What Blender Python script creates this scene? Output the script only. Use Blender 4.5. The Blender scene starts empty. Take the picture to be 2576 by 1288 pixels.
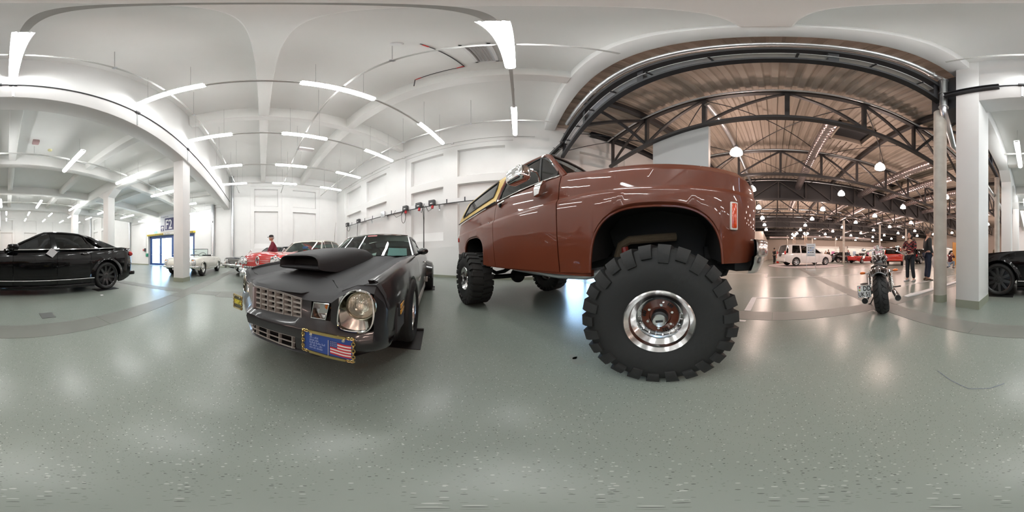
import bpy, bmesh, math, random
from mathutils import Vector, Matrix
from math import sin, cos, tan, pi, radians, sqrt, hypot, atan2
random.seed(7)
S = bpy.context.scene
COL = S.collection

# ------------------------------------------------------------------ camera
CAM_H = 0.87
cam_d = bpy.data.cameras.new('camera')
cam = bpy.data.objects.new('camera', cam_d)
COL.objects.link(cam)
cam_d.type = 'PANO'
try:
    cam_d.panorama_type = 'EQUIRECTANGULAR'
except Exception:
    cam_d.cycles.panorama_type = 'EQUIRECTANGULAR'
cam_d.clip_start = 0.02
cam_d.clip_end = 300
cam.location = (0, 0, CAM_H)
cam.rotation_euler = (pi / 2, 0, -radians((1288 - 660) / 2576 * 360))
S.camera = cam

# ------------------------------------------------------------------ world, exposure
W = bpy.data.worlds.new('world')
S.world = W
W.use_nodes = True
bg = W.node_tree.nodes['Background']
bg.inputs[0].default_value = (0.50, 0.72, 1.0, 1)
bg.inputs[1].default_value = 7.0
S.view_settings.view_transform = 'Standard'
S.view_settings.look = 'None'
S.view_settings.exposure = 0.86
S.view_settings.gamma = 1.0
S.view_settings.use_curve_mapping = False
try:
    S.cycles.max_bounces = 8
    S.cycles.diffuse_bounces = 4
    S.cycles.glossy_bounces = 4
    S.cycles.transmission_bounces = 6
    S.cycles.transparent_max_bounces = 12
    S.cycles.sample_clamp_indirect = 6.0
    S.cycles.caustics_reflective = False
    S.cycles.caustics_refractive = False
    S.cycles.use_denoising = True
except Exception:
    pass
# strengths of the lamps the place has
TUBE_POWER = 24.0      # fluorescent tubes of the white halls
BELL_POWER = 54.0      # bell pendants of the dark hall
DAY_POWER = 1.0

# ------------------------------------------------------------------ materials
MATS = {}
def mat(name, col=(.8, .8, .8), rough=.5, metal=0., spec=.5, coat=0., emit=None, estr=0., bump=None, var=None, crough=.05):
    """procedural principled material; bump=(scale, strength), var=(scale, amount)"""
    if name in MATS:
        return MATS[name]
    m = bpy.data.materials.new(name)
    m.use_nodes = True
    nt = m.node_tree
    b = nt.nodes['Principled BSDF']
    b.inputs['Base Color'].default_value = (*col, 1)
    b.inputs['Roughness'].default_value = rough
    b.inputs['Metallic'].default_value = metal
    b.inputs['Specular IOR Level'].default_value = spec
    if coat:
        b.inputs['Coat Weight'].default_value = coat
        b.inputs['Coat Roughness'].default_value = crough
    if emit:
        b.inputs['Emission Color'].default_value = (*emit, 1)
        b.inputs['Emission Strength'].default_value = estr
    tc = None
    if bump or var:
        tc = nt.nodes.new('ShaderNodeTexCoord')
    if bump:
        n = nt.nodes.new('ShaderNodeTexNoise')
        n.inputs['Scale'].default_value = bump[0]
        n.inputs['Detail'].default_value = 4
        bp = nt.nodes.new('ShaderNodeBump')
        bp.inputs['Strength'].default_value = bump[1]
        bp.inputs['Distance'].default_value = .01
        nt.links.new(tc.outputs['Object'], n.inputs['Vector'])
        nt.links.new(n.outputs['Fac'], bp.inputs['Height'])
        nt.links.new(bp.outputs['Normal'], b.inputs['Normal'])
    if var:
        n = nt.nodes.new('ShaderNodeTexNoise')
        n.inputs['Scale'].default_value = var[0]
        n.inputs['Detail'].default_value = 5
        r = nt.nodes.new('ShaderNodeMapRange')
        r.inputs['From Min'].default_value = .3
        r.inputs['From Max'].default_value = .7
        r.inputs['To Min'].default_value = 1 - var[1]
        r.inputs['To Max'].default_value = 1 + var[1]
        mx = nt.nodes.new('ShaderNodeMix')
        mx.data_type = 'RGBA'
        mx.blend_type = 'MULTIPLY'
        mx.inputs['Factor'].default_value = 1
        mx.inputs['A'].default_value = (*col, 1)
        nt.links.new(tc.outputs['Object'], n.inputs['Vector'])
        nt.links.new(n.outputs['Fac'], r.inputs['Value'])
        nt.links.new(r.outputs['Result'], mx.inputs['B'])
        nt.links.new(mx.outputs['Result'], b.inputs['Base Color'])
    MATS[name] = m
    return m

def glass(name, tint=(.9, .95, .95), refl=.08, rough=.02):
    if name in MATS:
        return MATS[name]
    m = bpy.data.materials.new(name)
    m.use_nodes = True
    nt = m.node_tree
    nt.nodes.clear()
    o = nt.nodes.new('ShaderNodeOutputMaterial')
    mix = nt.nodes.new('ShaderNodeMixShader')
    tr = nt.nodes.new('ShaderNodeBsdfTransparent')
    gl = nt.nodes.new('ShaderNodeBsdfGlossy')
    lw = nt.nodes.new('ShaderNodeFresnel')
    lw.inputs['IOR'].default_value = 1.5
    ad = nt.nodes.new('ShaderNodeMath')
    ad.operation = 'ADD'
    ad.use_clamp = True
    ad.inputs[1].default_value = refl - .04
    tr.inputs['Color'].default_value = (*tint, 1)
    gl.inputs['Roughness'].default_value = rough
    nt.links.new(lw.outputs[0], ad.inputs[0])
    nt.links.new(ad.outputs[0], mix.inputs[0])
    nt.links.new(tr.outputs[0], mix.inputs[1])
    nt.links.new(gl.outputs[0], mix.inputs[2])
    nt.links.new(mix.outputs[0], o.inputs[0])
    MATS[name] = m
    return m

# ------------------------------------------------------------------ mesh collector
def V(*a):
    return Vector(a[0] if len(a) == 1 else a)

class MB:
    def __init__(s):
        s.v = []
        s.f = []
    def add(s, vs, fs):
        o = len(s.v)
        s.v += [tuple(p) for p in vs]
        s.f += [tuple(i + o for i in f) for f in fs]
        return s
    def box(s, x0, x1, y0, y1, z0, z1):
        return s.add([(x0, y0, z0), (x1, y0, z0), (x1, y1, z0), (x0, y1, z0), (x0, y0, z1), (x1, y0, z1), (x1, y1, z1), (x0, y1, z1)],
                     [(0, 3, 2, 1), (4, 5, 6, 7), (0, 1, 5, 4), (1, 2, 6, 5), (2, 3, 7, 6), (3, 0, 4, 7)])
    def bbox(s, x0, x1, y0, y1, z0, z1, b=.01, seg=2):
        """bevelled box"""
        bm = bmesh.new()
        bmesh.ops.create_cube(bm, size=1)
        for v in bm.verts:
            v.co = ((x0 + x1) / 2 + v.co.x * (x1 - x0), (y0 + y1) / 2 + v.co.y * (y1 - y0), (z0 + z1) / 2 + v.co.z * (z1 - z0))
        bmesh.ops.bevel(bm, geom=bm.edges[:], offset=b, segments=seg, profile=.5, affect='EDGES')
        bm.verts.index_update()
        vs = [tuple(v.co) for v in bm.verts]
        fs = [[v.index for v in f.verts] for f in bm.faces]
        bm.free()
        return s.add(vs, fs)
    def bar(s, p0, p1, w, h=None, up=(0, 0, 1)):
        """rectangular bar from p0 to p1, w across, h along up"""
        p0, p1 = V(p0), V(p1)
        h = h or w
        d = (p1 - p0).normalized()
        u = V(up)
        if abs(d.dot(u)) > .98:
            u = V(1, 0, 0)
        a = d.cross(u).normalized() * w / 2
        b = a.cross(d).normalized() * h / 2
        vs = [p + i * a + j * b for p in (p0, p1) for i, j in ((-1, -1), (1, -1), (1, 1), (-1, 1))]
        return s.add(vs, [(0, 1, 2, 3), (7, 6, 5, 4), (0, 4, 5, 1), (1, 5, 6, 2), (2, 6, 7, 3), (3, 7, 4, 0)])
    def cyl(s, p0, p1, r0, r1=None, n=12, cap=True):
        r1 = r0 if r1 is None else r1
        p0, p1 = V(p0), V(p1)
        d = (p1 - p0).normalized()
        a = d.orthogonal().normalized()
        b = d.cross(a)
        vs = []
        for p, r in ((p0, r0), (p1, r1)):
            vs += [p + a * r * cos(2 * pi * k / n) + b * r * sin(2 * pi * k / n) for k in range(n)]
        fs = [(k, (k + 1) % n, n + (k + 1) % n, n + k) for k in range(n)]
        if cap:
            fs += [tuple(range(n))[::-1], tuple(range(n, 2 * n))]
        return s.add(vs, fs)
    def tube(s, pts, r, n=8, closed=False):
        pts = [V(p) for p in pts]
        N = len(pts)
        rs = r if isinstance(r, (list, tuple)) else [r] * N
        ref = None
        vs = []
        for i, p in enumerate(pts):
            if closed:
                d = pts[(i + 1) % N] - pts[i - 1]
            else:
                d = pts[min(i + 1, N - 1)] - pts[max(i - 1, 0)]
            d.normalize()
            if ref is None:
                ref = d.orthogonal().normalized()
            ref = (ref - d * ref.dot(d))
            if ref.length < 1e-5:
                ref = d.orthogonal()
            ref.normalize()
            b = d.cross(ref)
            vs += [p + (ref * cos(2 * pi * k / n) + b * sin(2 * pi * k / n)) * rs[i] for k in range(n)]
        fs = []
        for i in range(N if closed else N - 1):
            j = (i + 1) % N
            fs += [(i * n + k, i * n + (k + 1) % n, j * n + (k + 1) % n, j * n + k) for k in range(n)]
        if not closed:
            fs += [tuple(range(n))[::-1], tuple(range((N - 1) * n, N * n))]
        return s.add(vs, fs)
    def lathe(s, prof, n=24, o=(0, 0, 0), ax='z', sx=1., a0=0., a1=2 * pi):
        """profile of (radius, height along axis)"""
        full = abs(a1 - a0 - 2 * pi) < 1e-6
        m = n if full else n + 1
        o = V(o)
        vs = []
        for r, h in prof:
            for k in range(m):
                a = a0 + (a1 - a0) * k / n
                c, d = r * cos(a) * sx, r * sin(a)
                vs.append(o + (V(c, d, h) if ax == 'z' else V(c, h, d) if ax == 'y' else V(h, c, d)))
        fs = []
        for i in range(len(prof) - 1):
            for k in range(n):
                k2 = (k + 1) % m if full else k + 1
                fs.append((i * m + k, i * m + k2, (i + 1) * m + k2, (i + 1) * m + k))
        return s.add(vs, fs)
    def grid(s, rows, cu=False, cv=False):
        R, Cn = len(rows), len(rows[0])
        vs = [p for r in rows for p in r]
        fs = []
        for i in range(R if cu else R - 1):
            for j in range(Cn if cv else Cn - 1):
                a, b = (i + 1) % R, (j + 1) % Cn
                fs.append((i * Cn + j, i * Cn + b, a * Cn + b, a * Cn + j))
        return s.add(vs, fs)
    def loft(s, rings, caps=True):
        n = len(rings[0])
        o = len(s.v)
        s.grid(rings, cv=True)
        if caps:
            s.f.append(tuple(range(o, o + n))[::-1])
            s.f.append(tuple(range(o + (len(rings) - 1) * n, o + len(rings) * n)))
        return s
    def prism(s, poly, fn, d0, d1):
        """2-D polygon extruded: fn(u, v, d) -> point"""
        n = len(poly)
        vs = [fn(u, v, d0) for u, v in poly] + [fn(u, v, d1) for u, v in poly]
        fs = [tuple(range(n))[::-1], tuple(range(n, 2 * n))] + [(k, (k + 1) % n, n + (k + 1) % n, n + k) for k in range(n)]
        return s.add(vs, fs)
    def sphere(s, c, r, n=12, m=8):
        rx, ry, rz = r if isinstance(r, (tuple, list)) else (r, r, r)
        c = V(c)
        rings = [[c + V(rx * sin(pi * i / m) * cos(2 * pi * k / n), ry * sin(pi * i / m) * sin(2 * pi * k / n), rz * cos(pi * i / m)) for k in range(n)] for i in range(m + 1)]
        return s.grid(rings, cv=True)
    def mirror_y(s):
        n = len(s.v)
        s.v += [(x, -y, z) for x, y, z in s.v]
        s.f += [tuple(i + n for i in f[::-1]) for f in s.f]
        return s
    def xf(s, M):
        s.v = [tuple(M @ V(p)) for p in s.v]
        return s
    def mesh(s, name, smooth=35):
        me = bpy.data.meshes.new(name)
        me.from_pydata(s.v, [], s.f)
        bm = bmesh.new()
        bm.from_mesh(me)
        bmesh.ops.remove_doubles(bm, verts=bm.verts[:], dist=1e-5)
        bmesh.ops.recalc_face_normals(bm, faces=bm.faces[:])
        bm.to_mesh(me)
        bm.free()
        if smooth:
            for p in me.polygons:
                p.use_smooth = True
            me.set_sharp_from_angle(angle=radians(smooth))
        return me
    def obj(s, name, m, parent=None, smooth=35, loc=None, rotz=0):
        o = bpy.data.objects.new(name, s.mesh(name, smooth))
        COL.objects.link(o)
        o.data.materials.append(m)
        if parent:
            o.parent = parent
        if loc:
            o.location = loc
        if rotz:
            o.rotation_euler = (0, 0, rotz)
        return o

def tag(o, label, cat, group=None):
    o['label'] = label
    o['category'] = cat
    if group:
        o['group'] = group
    return o
def struct(o, label=None):
    o['kind'] = 'structure'
    if label:
        o['label'] = label
    return o
def thing(name, label, cat, loc=(0, 0, 0), rotz=0., group=None):
    o = bpy.data.objects.new(name, None)
    o.empty_display_size = .1
    COL.objects.link(o)
    o.location = loc
    o.rotation_euler = (0, 0, rotz)
    return tag(o, label, cat, group)
def dup(o, loc=None, rotz=None, parent=None, label=None):
    c = o.copy()
    COL.objects.link(c)
    if parent:
        c.parent = parent
    if loc is not None:
        c.location = loc
    if rotz is not None:
        c.rotation_euler = (0, 0, rotz)
    if label:
        c['label'] = label
    for ch in list(o.children):
        dup(ch, parent=c)
    return c
def text(name, body, size, m, parent, o, right, up, ext=.001, align='LEFT', sx=1., bold=0.):
    cu = bpy.data.curves.new(name, 'FONT')
    cu.body = body
    cu.size = size
    cu.extrude = ext
    cu.align_x = align
    cu.offset = bold
    cu.resolution_u = 3
    t = bpy.data.objects.new(name, cu)
    COL.objects.link(t)
    dg = bpy.context.evaluated_depsgraph_get()
    dg.update()
    me = bpy.data.meshes.new_from_object(t.evaluated_get(dg))
    bpy.data.objects.remove(t)
    r, u = V(right).normalized(), V(up).normalized()
    n = r.cross(u)
    M = Matrix(((r.x * sx, u.x, n.x, o[0]), (r.y * sx, u.y, n.y, o[1]), (r.z * sx, u.z, n.z, o[2]), (0, 0, 0, 1)))
    me.transform(M)
    ob = bpy.data.objects.new(name, me)
    COL.objects.link(ob)
    me.materials.clear()
    me.materials.append(m)
    ob.parent = parent
    return ob

def pchip(pts):
    """smooth monotone curve through (x, y) points"""
    xs = [p[0] for p in pts]
    ys = [p[1] for p in pts]
    n = len(xs)
    if n == 1:
        return lambda x: ys[0]
    h = [xs[i + 1] - xs[i] for i in range(n - 1)]
    dl = [(ys[i + 1] - ys[i]) / h[i] for i in range(n - 1)]
    m = [dl[0]] + [0 if dl[i - 1] * dl[i] <= 0 else 2 * dl[i - 1] * dl[i] / (dl[i - 1] + dl[i]) for i in range(1, n - 1)] + [dl[-1]]
    def f(x):
        if x <= xs[0]:
            return ys[0]
        if x >= xs[-1]:
            return ys[-1]
        i = 0
        while x > xs[i + 1]:
            i += 1
        t = (x - xs[i]) / h[i]
        return (2 * t ** 3 - 3 * t * t + 1) * ys[i] + (t ** 3 - 2 * t * t + t) * h[i] * m[i] + (-2 * t ** 3 + 3 * t * t) * ys[i + 1] + (t ** 3 - t * t) * h[i] * m[i + 1]
    return f
def lin(pts):
    def f(x):
        if x <= pts[0][0]:
            return pts[0][1]
        for (a, b), (c, d) in zip(pts, pts[1:]):
            if x <= c:
                return b + (d - b) * (x - a) / (c - a)
        return pts[-1][1]
    return f
# ================================================================== the building
M_white = mat('white plaster', (.81, .81, .80), .75, spec=.25, var=(1.3, .02))
M_ceil = mat('ceiling paint', (.82, .82, .80), .8, spec=.2, var=(.8, .025))
M_base = mat('olive skirting paint', (.30, .32, .25), .4)
M_black = mat('black steel paint', (.022, .023, .026), .45)
M_dsteel = mat('dark grey steel', (.06, .062, .068), .4, metal=.3)
M_galv = mat('galvanised steel', (.62, .64, .66), .32, metal=.9, var=(6, .08))
M_alu = mat('brushed aluminium', (.75, .76, .77), .3, metal=.9)
M_rubber = mat('black rubber', (.014, .014, .014), .55)
M_plastic = mat('black plastic', (.02, .02, .021), .4)
M_conc = mat('bare concrete', (.52, .50, .45), .7, var=(4, .12))
M_deck = mat('warm grey roof sheet', (.42, .36, .30), .5, spec=.4)
M_paper = mat('white paper', (.82, .82, .82), .6)
M_red = mat('red plastic', (.55, .02, .02), .4)
M_yel = mat('yellow paint', (.75, .55, .03), .45)

XW, YW, ZC = 5.9, 12.0, 7.28          # right wall, end wall, ceiling
LX0, LX1, LZ = -2.86, -2.42, 4.45     # arcade beam
def pbox(name, m, *b, bev=0, **k):
    q = MB()
    (q.bbox(*b, b=bev) if bev else q.box(*b))
    return q.obj(name, m, smooth=35 if bev else 0, **k)

# floor --------------------------------------------------------------
def floor_mat():
    m = bpy.data.materials.new('speckled grey green resin floor')
    m.use_nodes = True
    nt = m.node_tree
    N, L = nt.nodes, nt.links
    b = N['Principled BSDF']
    tc = N.new('ShaderNodeTexCoord')
    base = N.new('ShaderNodeTexNoise')
    base.inputs['Scale'].default_value = .7
    base.inputs['Detail'].default_value = 6
    r0 = N.new('ShaderNodeValToRGB')
    r0.color_ramp.elements[0].position = .3
    r0.color_ramp.elements[0].color = (.226, .258, .230, 1)
    r0.color_ramp.elements[1].position = .7
    r0.color_ramp.elements[1].color = (.262, .294, .264, 1)
    L.new(tc.outputs['Object'], base.inputs['Vector'])
    L.new(base.outputs['Fac'], r0.inputs['Fac'])
    last = r0.outputs['Color']
    for sc, thr, pick, col in ((85, .24, .78, (.40, .42, .39, 1)), (110, .26, .84, (.115, .13, .118, 1)), (48, .15, .90, (.43, .45, .42, 1)), (210, .3, .82, (.165, .19, .165, 1))):
        v = N.new('ShaderNodeTexVoronoi')
        v.inputs['Scale'].default_value = sc
        L.new(tc.outputs['Object'], v.inputs['Vector'])
        lt = N.new('ShaderNodeMath')
        lt.operation = 'LESS_THAN'
        lt.inputs[1].default_value = thr
        L.new(v.outputs['Distance'], lt.inputs[0])
        sep = N.new('ShaderNodeSeparateColor')
        L.new(v.outputs['Color'], sep.inputs[0])
        gt = N.new('ShaderNodeMath')
        gt.operation = 'GREATER_THAN'
        gt.inputs[1].default_value = pick
        L.new(sep.outputs[0], gt.inputs[0])
        mu = N.new('ShaderNodeMath')
        mu.operation = 'MULTIPLY'
        L.new(lt.outputs[0], mu.inputs[0])
        L.new(gt.outputs[0], mu.inputs[1])
        mx = N.new('ShaderNodeMix')
        mx.data_type = 'RGBA'
        L.new(mu.outputs[0], mx.inputs['Factor'])
        L.new(last, mx.inputs['A'])
        mx.inputs['B'].default_value = col
        last = mx.outputs['Result']
    L.new(last, b.inputs['Base Color'])
    b.inputs['Roughness'].default_value = .27
    b.inputs['Specular IOR Level'].default_value = .5
    return m
M_floor = floor_mat()
floor = struct(pbox('floor', M_floor, -34, 6.1, -42, 12.1, -.2, 0), 'speckled grey green resin floor')
struct(pbox('outside_ground', mat('outside paving', (.55, .55, .53), .8), -34, 20, 12.1, 60, -.25, -.02), 'pale paving outside the glass door')
M_strip = mat('grey duct cover', (.195, .205, .185), .42, var=(3, .06))
def plates(lo, hi, a, b, along, step):
    t = a
    k = 0
    while t < b - .05:
        e = min(t + step, b)
        bx = (lo, hi, t + .004, e - .004) if along == 'y' else (t + .004, e - .004, lo, hi)
        pbox('cover_plate', M_strip, *bx, 0, .0025, parent=floor)
        t = e
plates(-1.91, -1.57, -20, -2.43, 'y', 1.76)
plates(-1.91, -1.57, -2.43, 12, 'y', 1.8)
plates(-2.43, -2.09, -9, -1.91, 'x', 1.77)
plates(-2.43, -2.09, -1.57, 5.8, 'x', 1.6)
plates(3.38, 3.74, -1.57, -.98, 'x', 2)
plates(3.27, 3.83, -.98, 3, 'x', 1.3)
plates(3.38, 3.74, -8, -1.91, 'x', 1.8)
M_line = mat('white line paint', (.70, .69, .68), .5, var=(9, .05))
for b_ in ((-1.57, .45, -3.33, -3.27), (-7.5, -1.91, -3.33, -3.27), (.36, .46, -3.27, -2.46), (.36, .62, -2.06, -2.0), (-8, .3, -6.68, -6.6), (.3, .42, -7.85, -6.6), (.42, 4, -7.88, -7.8), (-8, -5.2, -2.72, -2.66), (-12, -2, -10.4, -10.3)):
    pbox('floor_marking', M_line, *b_, 0.0005, .003, parent=floor)
q = tag(pbox('floor_hatch', mat('dull steel plate', (.22, .23, .22), .45, metal=.6), -2.31, -2.1, .47, .66, 0, .006), 'small square steel hatch in the floor before the black sedan', 'hatch')

for cx_, cy_, r_, n_ in ((1.08, -.79 + .37, .07, 9), (1.15, -.40, .04, 7), (.62, 1.25 - .35, .05, 8)):
    pts_ = [(cx_ + r_ * (.6 + .5 * random.random()) * cos(2 * pi * k / n_) * 1.3, cy_ + r_ * (.5 + .5 * random.random()) * sin(2 * pi * k / n_), .0008) for k in range(n_)]
    MB().add(pts_, [tuple(range(n_))]).obj('floor_stain', mat('oil stain', (.19, .20, .17), .4), floor, 0)
# depth walls ---------------------------------------------------------
ORD = ('first', 'second', 'third', 'fourth', 'fifth', 'sixth', 'seventh', 'eighth', 'ninth', 'tenth')
def depthwall(fn, u0, u1, v0, v1, rects):
    us = sorted({u0, u1} | {r[i] for r in rects for i in (0, 1)})
    vs = sorted({v0, v1} | {r[i] for r in rects for i in (2, 3)})
    def dep(i, j):
        if i < 0 or j < 0 or i >= len(us) - 1 or j >= len(vs) - 1:
            return None
        u, v = (us[i] + us[i + 1]) / 2, (vs[j] + vs[j + 1]) / 2
        return max([0] + [r[4] for r in rects if r[0] < u < r[1] and r[2] < v < r[3]])
    q = MB()
    for i in range(len(us) - 1):
        for j in range(len(vs) - 1):
            d = dep(i, j)
            if d >= 9:
                continue
            a, b, c, e = us[i], us[i + 1], vs[j], vs[j + 1]
            q.add([fn(a, c, d), fn(b, c, d), fn(b, e, d), fn(a, e, d)], [(0, 1, 2, 3)])
            for k, p1, p2 in ((dep(i + 1, j), (b, c), (b, e)), (dep(i, j + 1), (a, e), (b, e))):
                if k is not None and k != d and k < 9:
                    q.add([fn(*p1, d), fn(*p2, d), fn(*p2, k), fn(*p1, k)], [(0, 1, 2, 3)])
    return q
def niche_rects(pairs, tops):
    r = []
    for (a, b), (c, d) in pairs:
        r.append((a - .3, d + .3, tops[4] , tops[0] + .28, .04))
        for u0, u1 in ((a, b), (c, d)):
            r.append((u0, u1, tops[1], tops[0], .22))
            r.append((u0, u1, tops[3], tops[2], .22))
    return r
def sills(fn, pairs, tops, parent):
    for pr in pairs:
        for u0, u1 in pr:
            for v, hgt in ((tops[1], .12), (tops[3], .38)):
                MB().prism([(.215, v), (.045, v), (.215, v + hgt)], lambda d, w, u: fn(u, w, d), u0 + .002, u1 - .002).obj('niche_sill', M_white, parent, 0)
# right wall: u runs along Y
fr = lambda u, v, d: (XW + d, u, v)
prs = [((6.23, 7.99), (8.6, 10.4)), ((.49, 2.33), (2.95, 4.59))]
tp = (5.70, 4.24, 3.88, 1.5, 1.25)
R = niche_rects(prs, tp) + [(-4.5, -2.0, 2.6, 5.95, .04), (-4.15, -2.35, 2.9, 5.65, .22), (-3.5, -1.7, 0, 2.2, 9)]
w = struct(depthwall(fr, -42, 12.1, 0, ZC + .1, R).obj('wall_right', M_white, None, 0), 'white plaster wall with deep rectangular niches')
sills(fr, prs, tp, w)
fb = lambda u, v, d: (u, YW + d, v)
prs2 = [((-.6, 1.16), (2.28, 4.1))]
tp2 = (6.1, 4.62, 4.26, 1.42, 1.2)
R2 = [(-.9, 1.46, 1.2, 6.36, .04), (1.98, 4.4, 1.2, 6.36, .04)] + [r for r in niche_rects(prs2, tp2) if r[4] > .1]
R2 += [(-20.6, -18.9, 1.2, 6.36, .04), (-20.3, -19.2, 4.62, 6.1, .22), (-20.3, -19.2, 1.42, 4.26, .22), (-18.2, -16.2, 4.62, 6.1, .22), (-18.2, -16.2, 1.42, 4.26, .22)]
DX0, DX1, DZ = -10.1, -5.3, 2.74
q = depthwall(fb, -23.1, DX0, 0, ZC + .1, [r for r in R2 if r[1] < DX0])
q.add(depthwall(fb, DX1, 6, 0, ZC + .1, [r for r in R2 if r[0] > DX1]).v, depthwall(fb, DX1, 6, 0, ZC + .1, [r for r in R2 if r[0] > DX1]).f)
q.box(DX0, DX1, YW, YW + .45, DZ, ZC + .1)
q.box(DX0 - .4, DX0, YW + .01, YW + .45, 0, DZ).box(DX1, DX1 + .4, YW + .01, YW + .45, 0, DZ)
w = struct(q.obj('wall_back', M_white, None, 0), 'white end wall with niches and a wide glass door')
sills(fb, prs2, tp2, w)
fl = lambda u, v, d: (-23 - d, u, v)
prs3 = [((2.5, 4.3), (5.0, 6.8)), ((8.4, 10.1), (10.6, 11.8)), ((-3.4, -1.6), (-.9, .9))]
w = struct(depthwall(fl, -1, 12.1, 0, ZC + .1, niche_rects(prs3, (6.0, 4.55, 4.2, 1.4, 1.2))).obj('wall_left', M_white, None, 0), 'far white wall with niches beyond the columns')
# ceilings
struct(pbox('ceiling', M_ceil, LX0, 6.1, -1.34, 12.4, ZC, ZC + .2), 'high white ceiling of the main bay')
struct(pbox('ceiling', M_ceil, -12.3, LX0, -1.1, 12.4, 4.9, 5.1), 'low white ceiling over the black sedan')
struct(pbox('ceiling', M_ceil, -23.2, -12.2, -1.1, 12.4, ZC, ZC + .2), 'high white ceiling of the far bay')
def beam(lbl, *b):
    return struct(pbox('ceiling_beam', M_ceil, *b, bev=.03), lbl)
for x, wd in ((.05, .32), (3.0, .3)):
    beam('white ceiling beam running towards the end wall', x - wd / 2, x + wd / 2, -.96, 12, 6.69, ZC + .05)
beam('white cross beam under the high ceiling', LX1, XW, 5.0, 5.26, 6.65, ZC + .03)
struct(pbox('arcade_beam', M_white, LX0, LX1, -.80, 12, LZ, ZC + .1, bev=.02), 'long white beam over the row of columns beside the black sedan')
struct(pbox('portal_beam', M_white, LX0, XW, -1.34, -.95, 6.72, ZC + .1, bev=.015), 'white beam over the wide opening to the dark hall')
struct(pbox('hall_beam', M_white, -23, LX1 - .02, -1.19, -.8, LZ, ZC + .1, bev=.015), 'white beam between the low bay and the dark hall')
struct(pbox('upper_wall', M_white, -12.4, -12.2, -.8, 12, 4.42, ZC + .1), 'white upper wall over the far column row')
for x in (-5.8, -9.0):
    beam('white cross beam of the low bay', x - .15, x + .15, -.8, 12, 4.45, 4.93)
for y in (.2, 3.1, 6.9, 9.2):
    beam('shallow white rib of the low bay', -12.2, LX0, y - .13, y + .13, 4.62, 4.93)
beam('deep white beam on the column row of the low bay', -12.2, LX0 + .1, 4.82, 5.16, 4.3, 4.93)
# columns
def column(x0, x1, y0, y1, lbl, top=LZ + .02, haunch=None):
    c = struct(pbox('column', M_white, x0, x1, y0, y1, 0, top, bev=.008), lbl)
    pbox('column_base', M_base, x0 - .004, x1 + .004, y0 - .004, y1 + .004, 0, .14, parent=c)
    if haunch:
        for s in haunch:
            xm, e = (x1, 1) if s > 0 else (x0, -1)
            MB().prism([(xm, top), (xm, top - .35), (xm + e * .55, top)], lambda u, v, d: (u, d, v), y0, y1).obj('haunch', M_white, c, 0)
    return c
column(LX0, -2.5, 4.72, 5.25, 'square white column before the cream convertible')
column(-3.0, LX1, -1.19, -.79, 'square white pier beside the round concrete column', top=ZC)
for x in (-6.85, -11.2):
    column(x - .22, x + .22, 4.78, 5.2, 'square white column behind the black sedan', top=4.32, haunch=(1, -1))
    column(x - .25, x + .25, -1.19, -.79, 'square white pier at the edge of the low bay', haunch=(1, -1))
for y in (9.9,):
    column(LX0, -2.5, y - .25, y + .25, 'square white column near the end wall') if False else None
# skirting
struct(pbox('baseboard_right', M_base, XW - .012, XW, -.6, YW, 0, .1))
struct(pbox('baseboard_back', M_base, DX1, XW, YW - .012, YW, 0, .1))
struct(pbox('baseboard_back', M_base, -23, DX0, YW - .012, YW, 0, .1))

# glass door ----------------------------------------------------------
M_blue = mat('blue door paint', (.05, .11, .30), .35)
M_dglass = glass('door glass', (.92, .97, 1.), .08)
dr = struct(MB().box(DX0, DX0 + .12, YW + .28, YW + .36, 0, DZ).box(DX1 - .12, DX1, YW + .28, YW + .36, 0, DZ).box(DX0, DX1, YW + .28, YW + .36, DZ - .14, DZ).box(DX0, DX1, YW + .29, YW + .35, 0, .05).obj('door_1', M_blue, None, 0), 'wide blue framed glass door to the outside')
xs = [DX0 + .12, -8.85, -7.55, -6.45, DX1 - .12]
for k in range(4):
    a, b = xs[k], xs[k + 1]
    t_ = .1 if k < 3 else .16
    lf = MB().box(a, a + t_, YW + .29, YW + .35, .05, DZ - .14).box(b - t_, b, YW + .29, YW + .35, .05, DZ - .14).box(a, b, YW + .3, YW + .34, .05, .2).box(a, b, YW + .3, YW + .34, DZ - .24, DZ - .14).obj('door_leaf', M_blue, dr, 0)
    pbox('glass_pane', M_dglass, a + t_, b - t_, YW + .31, YW + .325, .2, DZ - .24, parent=lf)
    MB().cyl((a + .05, YW + .25, 1.0), (b - .05, YW + .25, 1.0), .018, n=8).obj('push_bar', M_alu, lf)
struct(pbox('outside_ground', mat('outside paving'), 6.1, 20, -12, 12.1, -.25, -.02), 'pale paving outside the side door')
d2 = struct(MB().box(XW + .06, XW + .14, -3.5, -3.4, 0, 2.2).box(XW + .06, XW + .14, -1.8, -1.7, 0, 2.2).box(XW + .06, XW + .14, -3.4, -1.8, 2.08, 2.2).box(XW + .06, XW + .14, -2.65, -2.55, 0, 2.08).obj('door_2', M_blue, None, 0), 'glass side door behind the brown truck')
for a, b in ((-3.4, -2.65), (-2.55, -1.8)):
    pbox('glass_pane', M_dglass, XW + .09, XW + .105, a, b, .02, 2.08, parent=d2)
# outside: a pale building far across the yard
struct(pbox('outside_wall', mat('pale render', (.7, .72, .75), .9), -34, 20, 45, 46, -.2, 4.5), 'pale building across the yard outside')  # wall in one even pale render colour

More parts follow.
